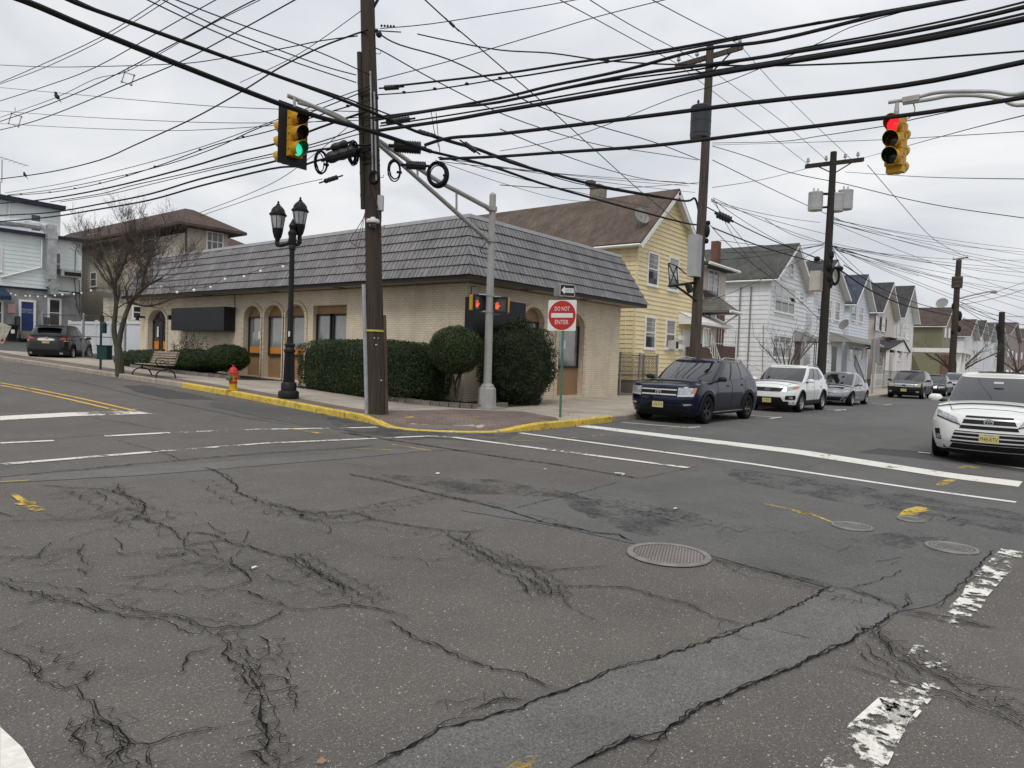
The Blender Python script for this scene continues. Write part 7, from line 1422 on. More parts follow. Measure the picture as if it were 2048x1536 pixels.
# house drops and the bundle of thin wires fanning along the street
ORD=['top','second','third','fourth','fifth','sixth','seventh','eighth','ninth','tenth','lowest']
def fan(n,A,Bs,dA,dB,r,lab,grp):
    Bs=sorted(Bs,key=lambda q:q[1]); lab0=lab
    for k in range(n):
        lab=lab0%(ORD[k] if k<n-1 else 'lowest')
        x0,y0=A[0]+r2.uniform(-4,4),A[1]+r2.uniform(-6,6); x1,y1=Bs[k]; wire(bz(x0,y0,x1,y1,r2.uniform(2,10),4),('D',dA,dB),r,lab,3,group=grp)
FL='%s of the long wires fanning right from the transformer pole, counted at the edge'
fan(11,(1665,492),[(2060,y) for y in (520,538,546,556,570,584,598,606,622,640,655)],42,60,.014,FL,'thin wires fanning right from the transformer pole')
fan(7,(1663,440),[(2060,y) for y in (505,512,528,592,500,536,548)],42,60,.014,'%s of the wires fanning right from just beneath the transformers','thin wires fanning right from beneath the transformers')
fan(5,(1668,500),[(1732,560),(1755,570),(1838,552),(1790,600),(1716,600)],42,60,.012,'%s of the service drops from the transformer pole to the row of houses','service drops from the transformer pole')
fan(6,(1425,400),[(1640,445),(1650,486),(1640,520),(1565,560),(1500,520),(1660,470)],32,42,.010,'%s of the thin wires sagging between the grey pole and transformer pole','thin wires sagging between the two poles')
fan(6,(1650,490),[(1530,438),(1450,505),(1430,520),(1440,480),(1560,500),(1425,600)],42,33,.010,'%s of the thin wires running left from the transformer pole to the houses','thin wires running back to the houses')
fan(6,(1920,605),[(2060,y) for y in (560,575,650,668,690,632)],80,100,.03,'%s of the thin wires fanning right from the far brown pole','thin wires fanning right from the far brown pole')
fan(4,(1925,640),[(1998,668),(2000,675),(1975,655),(1999,660)],80,110,.03,'%s of the four wires between the two farthest poles','wires between the two farthest poles')
fan(4,(880,318),[(1370,365),(1378,372),(1300,415),(1390,385)],17,32,.007,'%s of the faint wires sagging from the coils to the grey pole','faint wires sagging from the coils')
wire([(1000,258),(1100,300),(1200,335),(1300,360),(1395,368)],('D',18,32),.010,'loose wire above the chimney'); wire([(870,320),(1010,368),(1120,398),(1200,405)],('D',17,30),.006,'faintest wire running behind the chimney')
wire([(880,0+300),(870,270),(862,222)],('D',16.5,16.5),.006,'near-vertical tie wire above the corner coil, left'); wire([(880,308),(876,270),(872,225)],('D',16.5,16.5),.006,'near-vertical tie wire above the corner coil, right')
# splice cases
def case(P0,P1,r,label,ribs=9,m_=None):
    P0=Vector(P0);P1=Vector(P1); c=(P0+P1)/2; t=thing('splice_case',label,'splice case',c,0,'black splice cases on the cables'); b=MB(); n=ribs*4; pts=[];rs=[]
    for i in range(n+1): k=i/n; pts.append(P0.lerp(P1,k)); rs.append(r*(.55 if i in(0,n) else (1.0 if (i//2)%2 else .88)))
    b.tube(pts,rs,10); b.build('ribbed_body',m_ or mat('splice_black',(.018,.019,.021),.5,var=.15),t,norm=False); b=MB(); d=(P1-P0).normalized(); b.tube([P0-d*.12,P1+d*.12],r*.3,6); b.build('end_cap',CBL,t); return t
d0=15.9
def pd(x,y,D=None): return PD(x,y,D or d0)
case(pd(788,292),pd(842,296),.145,'large ribbed black splice case right of the nearest pole',11); case(pd(812,330),pd(852,332),.10,'small ribbed splice case between the two hanging coils',9); case(pd(652,318),pd(712,300),.13,'long smooth splice cylinder left of the nearest pole',3); case(pd(662,297),pd(695,286),.09,'boxy splice case on top of the long cylinder',2); case(pd(648,363),pd(676,354),.055,'small splice case hanging low left of the pole',4); case(pd(768,176),pd(798,174),.06,'slim splice case high on the right of the pole',5)
case(pd(772,245,15.5),pd(820,238,15.5),.07,'cluster-like splice case in the dense wires right of the pole',8); case(pd(836,262,15.6),pd(872,273,15.6),.05,'tapered splice on the second thick cable',5); case(pd(928,286,16),pd(952,303,16),.06,'tapered splice on the upper thick cable',5); case(PD(1434,428,31.5),PD(1462,441,31.5),.17,'black splice case hanging right of the grey pole',5); case(PD(899,44,13.4),PD(909,54,13.4),.03,'tiny splice on the diagonal wire',3); case(PD(1583,598,38),PD(1588,602,38),.1,'tiny splice in front of the white house',3)
yw=AZ-math.pi/2
coilat(pd(645,300),.17,.27,yw+.9,8,label='oval coil of cable at the far left, under the green signal'); coilat(pd(710,280),.14,.29,yw+1.0,8,label='coil of cable touching the left side of the nearest pole'); coilat(pd(791,318),.16,.25,yw+.6,6,label='thin coil of cable just right of the nearest pole'); coilat(pd(875,320),.24,.30,yw,14,.014,label='largest coil of cable, hanging over the mast arm'); coilat(PD(1672,533,41),.35,.55,yw+.4,6,.03,label='coil of cable on the transformer pole')
# spacers with birds
for (x,y),lb_ in (((256,157),'pale wire spacer in the upper left sky, the larger one'),((30,240),'pale wire spacer close to the left edge')):
    P=PX(x,y,8.2); t=thing('wire_spacer',lb_,'wire spacer',P,yw,'diamond wire spacers'); b=MB(); s=P.length*.008
    for a in range(4): an=a*math.pi/2+.5; q=Vector((math.cos(an)*s,0,math.sin(an)*s)); q2=Vector((math.cos(an+math.pi/2)*s,0,math.sin(an+math.pi/2)*s)); b.tube([q,q2],.014,5); b.sph(q,.035,6,4)
    b.tube([(0,0,s),(0,0,s*1.7)],.012,5); b.build('spacer_frame',mat('spacer_grey',(.3,.3,.31),.5),t,False)
for (x,y),lb_ in (((114,193),'small dark bird perched on the thin upper left wire'),((50,350),'tiny bird on the twisted cable near the left edge')):
    P=PX(x,y,7.3 if x>100 else 10.3); b=MB(); M=Matrix.Translation(P)@Matrix.Rotation(yw,4,'Z')@Matrix.Rotation(.9,4,'Y'); b.sph((0,0,0),.075,10,7,sc=(1.25,.75,.75),M=None); b.v=[tuple(M@Vector(v)) for v in b.v]; b.sph(M@Vector((-.09,0,.03)),.042,8,6); b.add([M@Vector(v) for v in ((.05,.02,0),(.2,.03,-.01),(.2,-.03,-.01),(.05,-.02,0),(.06,0,.02))],[(0,1,2,3),(0,4,1),(4,2,1),(4,3,2)]); b.add([M@Vector(v) for v in ((-.13,.01,.03),(-.165,0,.02),(-.13,-.01,.03),(-.13,0,.045))],[(0,1,3),(1,2,3)]); tag(b.build('bird',mat('bird_dark',(.03,.028,.03),.8),None,smooth=True),lb_,'bird')
# ---------- traffic signals ----------
SY=mat('signal_yellow',(.50,.27,.018),.5,var=.12,vs=4,grime=.25); SBK=mat('signal_black',(.012,.013,.015),.55,var=.1); 
def lens(col,e): return mat('lens_%.2f%.2f'%(col[0],col[1]),col,.2,var=0,emit=e,coat=.5)
def sig_head(root,M,lit,vis_in=SY,hw=.34,hh=.345,dd=.2,r=.145,shell=SY):
    # M: frame at top centre of the housing, local X right, Y up, Z towards the reader of the signal
    b=MB()
    for k in range(3):
        y=-hh*(k+.5); vs=[M@Vector((sx*hw/2*(1 if zz<0 else 1),y+sy*hh*.485,zz)) for zz in(-dd,0) for sy in(-1,1) for sx in(-1,1)]; b.add(vs,[(0,2,3,1),(4,5,7,6),(0,1,5,4),(2,6,7,3),(0,4,6,2),(1,3,7,5)])
        b.lathe([(r*1.12,0),(r*1.12,.035),(r,.035)],20,M@Matrix.Translation((0,y,0)))
        for s in(-1,1): q=M@Vector((s*(hw/2+.015),y,-.05)); b.sph(q,.025,6,4)
    h=b.build('signal_head',shell,root,norm=True)
    for k in range(3):
        y=-hh*(k+.5); c=[(.5,.01,.012),(.10,.05,.008),(.01,.06,.055)][k]; on=(k==lit)
        m_=[lens((1.,.02,.03),1.1),None,lens((.02,.75,.45),1.0)][k] if on else mat('lens_off_%d'%k,[(.05,.012,.012),(.045,.028,.015),(.008,.022,.022)][k],.3,var=.1,vs=20,coat=.4)
        b=MB(); b.lathe([(0,.05),(r*.5,.042),(r*.95,.012)],20,M@Matrix.Translation((0,y,0))); b.build('lens',m_,h,smooth=True)
        b=MB(); n=18; a0=math.radians(-60); a1=math.radians(240); R0=[];
        for i in range(n+1):
            a=a0+(a1-a0)*i/n; ln=.27*(.45+.55*max(0,math.sin(a)*.5+.5)) ; 
            for rr,z0,z1 in ((r*1.06,.02,ln),(r*1.0,.02,ln)): b.v+= [tuple(M@Vector((rr*math.cos(a),y+rr*math.sin(a),z0))),tuple(M@Vector((rr*math.cos(a),y+rr*math.sin(a),z1)))]
        for i in range(n):
            o=i*4; b.f+=[(o,o+1,o+5,o+4),(o+2,o+3,o+7,o+6),(o+1,o+3,o+7,o+5)]; b.m+=[0,1,0]
        b.build('visor',[shell,SBK],h,norm=False)
    return h
pc=PD(594,222,15.0)
ts=thing('traffic_signal','yellow traffic signal showing green, with black backplate, hung from the left mast arm','traffic signal',pc)
MF=frame_m(pc,(1,0,0),(0,0,1)); yaw_=Matrix.Rotation(math.radians(2),4,'Y'); MF=MF@yaw_
sig_head(ts,MF@Matrix.Translation((0,0,.02)),2,hh=.325,hw=.32); sig_head(ts,MF@Matrix.Translation((.0,-.10,-.40))@Matrix.Rotation(math.pi,4,'Y'),-1,hh=.325,hw=.32)
b=MB(); vs=[MF@Vector((x,y,z)) for z in(-.125,-.115) for x,y in((-.37,.15),(.37,.15),(.37,-1.16),(-.37,-1.16))]; b.add(vs,[(0,1,2,3),(7,6,5,4),(0,4,5,1),(1,5,6,2),(2,6,7,3),(3,7,4,0)]); b.build('backplate',SBK,ts)
b=MB(); tp=pc+Vector((0,0,.02)); b.tube([tp+Vector((0,.1,-.1)),tp+Vector((0,.1,.28))],.03,8); b.build('hanger',STL,ts)
pR=PD(1790,232,14.0); tr_=thing('traffic_signal','yellow traffic signal showing red, hung from the curved arm at the right','traffic signal',pR)
MR_=frame_m(pR,(0,-1,0),(0,0,1))@Matrix.Rotation(math.radians(-8),4,'Y'); sig_head(tr_,MR_,0,hh=.325,hw=.31); sig_head(tr_,MR_@Matrix.Translation((0,-.12,-.30))@Matrix.Rotation(math.pi,4,'Y'),-1,hh=.325,hw=.31)
b=MB(); b.tube([pR+Vector((.12,0,-.05)),pR+Vector((.12,0,.12)),pR+Vector((.12,0,.30))],[.035,.05,.03],8); b.tube(spline([pR+Vector((.15,-.25,.32)),pR+Vector((.15,-.32,.1)),pR+Vector((.15,-.2,-.05)),pR+Vector((.15,-.1,0))]),.012,4); b.build('hanger',STL,tr_)
# left mast-arm pole
pp_=GP(975,818,sz); S0=Vector((pp_.x+.1,pp_.y+.12,pp_.z)); sp=thing('signal_pole','grey steel signal pole with truss mast arm and tapered octagonal base','signal pole',S0); ztop=zat(S0,392)
T_=PD(985.5,392,(Vector((S0.x,S0.y,ztop))-CAM).dot(FWD))
b=MB(); b.tube([S0+Vector((0,0,.6)),Vector((S0.x,S0.y,S0.z)).lerp(T_,.5),T_],[.115,.105,.09],16); b.sph(T_,.095,12,8); b.build('shaft',STL,sp,smooth=True)
b=MB(); M8=Matrix.Translation(S0)@Matrix.Rotation(math.radians(22.5+10),4,'Z'); b.lathe([(.29,0),(.29,.06),(.265,.07),(.24,.55),(.21,.60),(0,.60)],8,M8); b.box(S0+Vector((0,0,-.0)),(.75,.75,.09),Matrix.Rotation(.1,3,'Z')); b.build('base',STL,sp); b=MB(); b.lathe([(.19,.60),(.19,.63),(.15,.68),(.12,.70)],16,Matrix.Translation(S0)); b.build('base_collar',STL,sp,smooth=True)
E_=PD(575,191,15.3); A2=(E_.x,E_.y); Bp=(S0.x,S0.y)
up_=[PV(x,y,A2,Bp) for x,y in ((575,191),(640,219),(720,258),(790,303),(868,357),(925,388),(981,418))]; lo_=[PV(x,y,A2,Bp) for x,y in ((596,205),(660,224),(705,250),(760,291),(860,378),(930,440),(977,480))]
b=MB(); b.tube(spline(up_),[.045+.02*i/36 for i in range(37)],10); b.tube(spline(lo_),[.04+.025*i/36 for i in range(37)],10)
b.tube([PV(913,379,A2,Bp),PV(913,424,A2,Bp)],.028,8); b.tube([PV(835,333,A2,Bp),PV(835,352,A2,Bp)],.028,8); b.build('mast_arm',STL,sp,smooth=True)
b=MB()
for z in (zat(S0,418),zat(S0,480)): a=S0.lerp(T_,(z-S0.z)/(T_.z-S0.z)); b.lathe([(.13,-.06),(.13,.06),(.10,.06)],14,Matrix.Translation(a)); b.box(a+Vector((-.13,0,0)),(.1,.16,.12))
b.build('arm_clamp',STL,sp); b=MB(); a=S0.lerp(T_,(zat(S0,485)-S0.z)/(T_.z-S0.z)); b.tube(spline([a+Vector((-.1,.1,0)),a+Vector((-.22,.2,-.25)),a+Vector((-.05,.05,-.32)),a+Vector((-.08,.0,-.1))]),.012,5); b.build('signal_cable',CBL,sp)
b=MB(); a=S0.lerp(T_,(zat(S0,606)-S0.z)/(T_.z-S0.z))
for z in(.22,-.24):
 b=MB(); b.lathe([(.125,-.03),(.125,.03)],14,Matrix.Translation(a+Vector((0,0,z)))); b.tube([a+Vector((0,0,z))+lft*.1,a+Vector((0,0,z))+lft*.3],.025,6); b.tube([a+Vector((0,0,z-.05))+rgt*.1,a+Vector((0,0,z-.05))+rgt*.3],.025,6); b.build('bracket',STL,sp)
b=MB(); b.tube([a+Vector((0,0,.28))+camdir*.1,a+Vector((0,0,.42))+camdir*.1],.02,6); b.build('finial',STL,sp)
# pedestrian heads
HND=mat('hand_orange',(1.,.13,.04),.4,var=.5,vs=40,emit=.6); PGL=mat('ped_glass',(.035,.037,.045),.15,coat=.6,var=.3,vs=8)
def ped(px,py,facing,label):
    c=PD(px,py,(a-CAM).dot(FWD)-.05); t=thing('pedestrian_signal',label,'pedestrian signal',c,0,'pedestrian signals on the steel pole'); r_=Vector(facing).cross(Vector((0,0,1)))*-1; M=frame_m(c,r_,(0,0,1))
    b=MB(); b.v=[tuple(M@Vector((x*.22,y*.215,z))) for z in(-.2,-.02) for y in(-1,1) for x in(-1,1)]; b.f=[(0,2,3,1),(4,5,7,6),(0,1,5,4),(2,6,7,3),(0,4,6,2),(1,3,7,5)]; b.m=[0]*6; o=b.build('housing',SY,t); m_=o.modifiers.new('bevel','BEVEL'); m_.width=.035; m_.segments=3
    b=MB()
    for x0,x1,y0,y1 in((-.225,-.185,-.22,.22),(.185,.225,-.22,.22),(-.185,.185,.18,.22),(-.185,.185,-.22,-.18)): b.v+=[tuple(M@Vector((x,y,z))) for z in(-.02,.05) for y in(y0,y1) for x in(x0,x1)]; o_=len(b.v)-8; b.f+=[tuple(i+o_ for i in f) for f in [(0,2,3,1),(4,5,7,6),(0,1,5,4),(2,6,7,3),(0,4,6,2),(1,3,7,5)]]; b.m+=[0]*6
    b.build('visor_frame',SBK,t); b=MB(); b.quad(*[M@Vector(p) for p in((-.185,-.18,.0),(.185,-.18,.0),(.185,.18,.0),(-.185,.18,.0))]); b.build('display',PGL,t)
    # raised hand: palm and five fingers
    b=MB(); H=lambda x,y:M@Vector((-.08+x,-.035+y,.004)); b.add([H(-.05,-.085),H(.035,-.085),H(.05,.0),H(.04,.03),H(-.05,.03),H(-.055,0)],[(0,1,2,3,4,5)])
    for x0,y0,x1,y1,w_ in((-.043,.035,-.055,.085,.016),(-.02,.038,-.022,.11,.017),(.004,.038,.008,.115,.017),(.028,.035,.038,.095,.016),(.048,-.02,.085,.03,.02)):
        d=Vector((x1-x0,y1-y0)).normalized(); o_=Vector((-d.y,d.x))*w_/2; b.add([H(x0-o_.x,y0-o_.y),H(x0+o_.x,y0+o_.y),H(x1+o_.x,y1+o_.y),H(x1-o_.x,y1-o_.y)],[(0,1,2,3)])
    b.build('hand_symbol',HND,t,norm=False)
ped(959,606,Vector((-.15,-1,0)).normalized(),'pedestrian signal left of the steel pole with orange hand'); ped(1000,610,Vector((-1,-.35,0)).normalized(),'pedestrian signal right of the steel pole with orange hand')
# right mast arm (its pole stands just outside the picture)
rp=thing('signal_pole','grey steel signal pole with twin curved arms reaching in from the right','signal pole',(15.8,-2.2,.1)); XR=pR.x+.12
up_=[PX(x,y,XR) for x,y in ((1777,205),(1825,197),(1870,186),(1915,183),(1980,183),(2048,186))]+[Vector((XR,0,7.05)),Vector((15.8,-2.2,7.0))]; lo_=[PX(x,y,XR) for x,y in ((1806,207),(1860,199),(1900,192),(1950,191),(2000,198),(2048,210))]+[Vector((XR,0,6.65)),Vector((15.8,-2.2,5.6))]
b=MB(); b.tube(spline(up_),.035,10); b.tube(spline(lo_),.035,10); b.box(PX(1822,198,XR),(.1,.3,.1)); b.build('mast_arm',STL,rp,smooth=True); b=MB(); b.tube([(15.8,-2.2,.1),(15.8,-2.2,7.4)],[.13,.09],14); b.build('shaft',STL,rp,smooth=True); b=MB(); b.lathe([(.28,0),(.23,.6),(0,.62)],8,Matrix.Translation((15.8,-2.2,.1))); b.build('base',STL,rp)
# ---------- sign post ----------
g0=GP(1120,835,sz); spn=thing('sign_post','green steel sign post with one-way and do-not-enter signs on the pavement','sign post',g0); D0=(g0-CAM).dot(FWD); SGR=mat('post_green',(.07,.16,.11),.6,var=.2,vs=5,grime=.3)
tpp=PD(1129,563,D0); b=MB(); ax=(tpp-g0); 
n_=Vector((-.98,-.2,0)).normalized()   # sign faces
rr=Vector((0,0,1)).cross(n_); rr.normalize()
for o_ in((-.028,-.02,.02,.0),(.02,-.02,.028,.0),(-.02,0,.02,.008)): 
    vs=[p+rr*u+n_*w__ for p in (g0,tpp) for u,w__ in((o_[0],o_[1]),(o_[2],o_[1]),(o_[2],o_[3]),(o_[0],o_[3]))]; b.add(vs,[(0,1,2,3),(4,7,6,5),(0,4,5,1),(1,5,6,2),(2,6,7,3),(3,7,4,0)])
b.build('post',SGR,spn)
RED=mat('sign_red',(.42,.028,.022),.45,var=.06,vs=3); SWH=mat('sign_white',(.66,.66,.64),.45,var=.04); SBL=mat('sign_black_face',(.02,.02,.022),.45,var=0); ALU=mat('sign_back',(.3,.3,.3),.5,metal=.5)
def plate(root,c,right,w_,h,m_,name,rad=.03,th=.004):
    M=frame_m(c,right,(0,0,1)); po=[]
    for cx_,cy_,a0 in((w_/2-rad,h/2-rad,0),(-w_/2+rad,h/2-rad,90),(-w_/2+rad,-h/2+rad,180),(w_/2-rad,-h/2+rad,270)):
        for k in range(5): a=math.radians(a0+90*k/4); po.append((cx_+rad*math.cos(a),cy_+rad*math.sin(a)))
    b=MB(); b.prism(po,th,M); return b.build(name,m_,root),M
cD=PD(1125,631,D0)+n_*.03; o,M=plate(spn,cD,rr,.76,.76,SWH,'do_not_enter_sign')
b=MB(); b.lathe([(0,.0055),(.365,.0055)],48,M); b.build('sign_disc',RED,o,norm=False); b=MB(); b.prism([(-.29,-.055),(.29,-.055),(.29,.055),(-.29,.055)],.0075,M); b.build('sign_bar',SWH,o)
text('sign_text','DO NOT',M@Matrix.Translation((0,.165,.007)),SWH,o,w=.40,h=.105); text('sign_text','ENTER',M@Matrix.Translation((0,-.165,.007)),SWH,o,w=.36,h=.105)
n2_=Vector((-.55,-.83,0)).normalized(); r2_=Vector((0,0,1)).cross(n2_).normalized(); cO=PD(1134,581,D0)+n2_*.03; o,M=plate(spn,cO,r2_,.40,.29,SWH,'one_way_sign',.02); b=MB(); b.prism([(-.19,-.135),(.19,-.135),(.19,.135),(-.19,.135)],.0055,M); b.build('sign_face',SBL,o)
b=MB(); b.prism([(-.165,0),(-.075,-.10),(-.075,-.055),(.165,-.055),(.165,.055),(-.075,.055),(-.075,.10)],.0075,M); b.build('arrow',SWH,o); text('sign_text','ONE WAY',M@Matrix.Translation((.045,0,.009)),SBL,o,w=.20,h=.07)
b=MB(); cO2=PD(1116,581,D0)-rr*.0; b.prism([(-.15,-.14),(.15,-.14),(.15,.14),(-.15,.14)],.004,frame_m(cO2+Vector((.06,.03,0)),(.98,-.2,0),(0,0,1))); b.build('sign_back',mat('sign_back_grey',(.25,.25,.25),.5),spn)
t=thing('sign_post','bare grey post carrying signs seen edge-on, beyond the silver sedan','sign post',(PY(1745,760,9.9).x,9.9,.1)); x_=PY(1745,760,9.9).x; b=MB(); b.tube([(x_,9.9,.1),(x_,9.9,zat((x_,9.9),676))],.06,6); b.build('post',STL,t); b=MB(); z0=zat((x_,9.9),676); b.box((x_+.1,9.86,z0-.8),(.06,.5,1.5),Matrix.Rotation(.3,3,'Z')); b.build('sign_panel',mat('sign_back_grey2',(.22,.22,.22),.6),t)
# ---------- twin lamp post ----------
l0=GP(577,797,sz); LP=thing('street_lamp','black cast-iron twin-lantern lamp post on the brick pavement','street lamp',l0); LB=mat('lamp_black',(.008,.0085,.009),.5,var=.2,vs=6,bump=.2,bs=40)
hz=lambda y:zat(l0,y)-l0.z
b=MB(); b.lathe([(.26,0),(.27,.04),(.27,.16),(.25,.20),(.20,.22),(.20,.40),(.17,.44)],20,Matrix.Translation(l0)); b.build('base',LB,LP,smooth=True,ang=40)
b=MB(); z0,z1=.44,hz(705); n=24
for i in range(2):
    z=(z0,z1)[i]; R_=(.150,.125)[i]
    for k in range(n*2): a_=math.pi*k/n; r_=R_*(1 if k%2 else .9); b.v.append((l0.x+r_*math.cos(a_),l0.y+r_*math.sin(a_),l0.z+z))
b.f=[(k,(k+1)%(2*n),2*n+(k+1)%(2*n),2*n+k) for k in range(2*n)]; b.m=[0]*len(b.f); b.build('fluted_shaft',LB,LP)
b=MB(); zz=z1; b.lathe([(.13,zz),(.15,zz+.02),(.15,zz+.07),(.12,zz+.1),(.115,zz+.16),(.14,zz+.18),(.14,zz+.22),(.09,zz+.26),(.075,zz+.4),(.065,hz(500)),(.09,hz(499)),(.09,hz(492)),(.06,hz(489))],20,Matrix.Translation(l0)); b.build('shaft',LB,LP,smooth=True,ang=40)
b=MB(); b.lathe([(.05,hz(500)),(.08,hz(489)),(.11,hz(482)),(.095,hz(475)),(.12,hz(466)),(.07,hz(460)),(.10,hz(452)),(.06,hz(446)),(.02,hz(440)),(.0,hz(436))],16,Matrix.Translation(l0)); b.build('finial_hub',LB,LP,smooth=True)
ar=Vector((-.72,.69,0)).normalized()*-1
PWHT=mat('lantern_glass',(.40,.41,.42),.25,var=.25,vs=5,coat=.5)
for s,px_,ht,hy in ((-1,555,402,490),(1,599,394,486)):
    D=(l0-CAM).dot(FWD); base=PD(px_,hy-10,D); bz_=base.z
    cx=Vector((base.x,base.y,0)); hub=Vector((l0.x,l0.y,l0.z+hz(484)))
    c0=lambda y: PD(px_,y,D).z
    b=MB(); b.tube(spline([hub,hub.lerp(Vector((cx.x,cx.y,hub.z-.02)),.45)+Vector((0,0,-.05)),Vector((cx.x,cx.y,c0(hy)))+Vector((0,0,-.0)),Vector((cx.x,cx.y,c0(hy-15)))]),[.045]*7+[.05]*6+[.055]*6,10); b.sph((cx.x,cx.y,c0(hy-2)),.065,10,8); b.build('arm',LB,LP,smooth=True)
    ty=ht+4-398; yt=lambda v: c0(ht+v)-0.  # v px below finial top
    M=Matrix.Translation((cx.x,cx.y,0)); Hh=(c0(ht)-c0(ht+100)) 
    f=lambda v:c0(ht+v)
    la=MB(); la.lathe([(.05,f(83)),(.055,f(78)),(.10,f(72)),(.135,f(62)),(.145,f(56)),(.135,f(55))],16,M); h_=la.build('lantern_base',LB,LP,smooth=True)
    la=MB(); la.lathe([(.130,f(55)),(.185,f(33)),(.19,f(30)),(.0,f(30))],16,M); la.build('lantern_glass',PWHT,LP,smooth=True,ang=60)
    la=MB(); 
    for k in range(8): a_=2*math.pi*k/8; la.tube([M@Vector((.137*math.cos(a_),.137*math.sin(a_),f(56))),M@Vector((.193*math.cos(a_),.193*math.sin(a_),f(30)))],.009,4)
    la.lathe([(.20,f(31)),(.205,f(30)),(.205,f(25)),(.19,f(24))],16,M)
    for k in range(8): a_=2*math.pi*(k+.5)/8; la.sph(M@Vector((.205*math.cos(a_),.205*math.sin(a_),f(28))),.03,8,6)
    la.build('lantern_frame',LB,LP)
    la=MB(); la.lathe([(.19,f(25)),(.175,f(19)),(.13,f(14)),(.07,f(10)),(.045,f(8)),(.05,f(7)),(.02,f(5)),(.03,f(3)),(.022,f(1.5)),(0,f(0))],16,M); la.build('lantern_cap',LB,LP,smooth=True)
b=MB(); b.box((l0.x-.08,l0.y-.08,l0.z+hz(668)),(.03,.03,.14)); b.build('pole_tag',WHT,LP)
# ---------- hydrant ----------
h0=GP(466,781,sz); HY_=thing('fire_hydrant','yellow fire hydrant with red bonnet standing by the yellow kerb','fire hydrant',h0,math.radians(-20)); HYM=mat('hydrant_yellow',(.55,.33,.02),.5,var=.15,vs=8,bump=.3,bs=50,grime=.3); HRM=mat('hydrant_red',(.45,.03,.03),.5,var=.15,vs=8)
b=MB(); b.lathe([(.15,0),(.15,.035),(.11,.045),(.105,.2),(.105,.46),(.12,.48)],20); b.build('barrel',HYM,HY_,False,smooth=True,ang=40); b=MB(); b.lathe([(.108,.20),(.112,.205),(.112,.265),(.108,.27)],20); b.build('red_band',HRM,HY_,False)
b=MB(); b.lathe([(.13,.48),(.155,.485),(.155,.515),(.13,.53),(.115,.59),(.075,.645),(.03,.67),(.03,.70),(.0,.71)],16); b.lathe([(.035,.67),(.035,.725),(0,.725)],5); b.build('bonnet',HRM,HY_,False,smooth=True,ang=40)
for ax_,r_,l_,m_ in((math.radians(215),.085,.20,mat('cap_grey',(.13,.15,.12),.6,var=.2)),(math.radians(300),.05,.16,HRM),(math.radians(120),.05,.16,HRM)):
    b=MB(); M=Matrix.Translation((0,0,.37))@Matrix.Rotation(ax_,4,'Z')@Matrix.Rotation(math.pi/2,4,'Y'); b.lathe([(r_*.8,.05),(r_*.8,l_*.6),(r_,l_*.6),(r_,l_),(r_*.5,l_+.01),(r_*.3,l_+.04),(0,l_+.04)],14,M); b.build('outlet_cap',m_,HY_,False,smooth=True,ang=40)
b=MB(); b.tube(spline([(-.17,-.12,.37),(-.2,-.1,.55),(-.1,-.05,.60),(-.1,0,.5)]),.006,4); b.build('chain',BLK,HY_,False)
# ---------- bench ----------
bc=Vector((10.95,24.4,0)); bc.z=sz(10.95,24.4)-.03; BE=thing('park_bench','slatted park bench with curled black iron ends, facing the street','bench',bc); SLT=woodmat('bench_wood',(.42,.34,.27)); IRN=mat('wrought_iron',(.014,.013,.012),.5)
for k in range(5):
    b=MB(); b.box((-.20+k*.105,0,.44+(.01 if k==0 else 0)),(.085,1.86,.03)); b.build('seat_slat',SLT,BE,False)
for k in range(5):
    b=MB(); z=.52+k*.085; b.box((.29+k*.028,0,z),(.025,1.86,.07),Matrix.Rotation(math.radians(16),3,'Y')); b.build('back_slat',SLT,BE,False)
for s in(-1,1):
    y=s*.88; b=MB()
    b.tube(spline([(-.33,y,.0),(-.30,y,.16),(-.16,y,.27),(0,y,.29),(.16,y,.27),(.28,y,.16),(.33,y,0)]),.022,6); b.tube([(0,y,.28),(0,y,.41)],.03,6); b.build('leg',IRN,BE,False,smooth=True)
    b=MB(); b.tube(spline([(-.26,y,.42),(0,y,.40),(.24,y,.42),(.34,y,.7),(.42,y,.95)]),.02,6); b.tube(spline([(-.24,y,.42),(-.33,y,.5),(-.32,y,.62),(-.2,y,.68),(.05,y,.66),(.30,y,.68)]),.018,6); b.tube(spline([(-.12,y,.44),(-.2,y,.52),(-.12,y,.6),(-.04,y,.54),(-.10,y,.50)]),.014,5); b.tube(spline([(.05,y,.44),(.0,y,.5),(.05,y,.56),(.10,y,.5),(.06,y,.47)]),.012,5); b.build('armrest',IRN,BE,False,smooth=True)
b=MB(); b.tube([(0,-.88,.27),(0,.88,.27)],.015,6); b.build('stretcher',IRN,BE,False)
# ---------- dog-waste station ----------
w0=GP(201,739,sz); WS=thing('waste_station','dark green bag dispenser and litter bin on a post beside the bare tree','litter bin',w0,yw); GRN=mat('bin_green',(.012,.045,.04),.5,var=.15); 
b=MB(); b.bx(-.035,.035,-.02,.02,0,2.02); b.build('post',GRN,WS,False); b=MB(); b.bx(.03,.40,-.30,.05,.38,.80+.08); b.bx(.0,.42,-.32,.07,.88,.92); b.build('litter_bin',GRN,WS,False); b=MB(); b.lathe([(.10,0),(.10,.36),(.06,.42),(0,.43)],10,Matrix.Translation((.13,-.05,1.36))); b.build('bag_dispenser',GRN,WS,False); b=MB(); b.bx(-.01,.14,-.05,-.04,1.72,2.02); b.build('sign_panel',mat('panel_black',(.02,.02,.02),.5),WS,False)
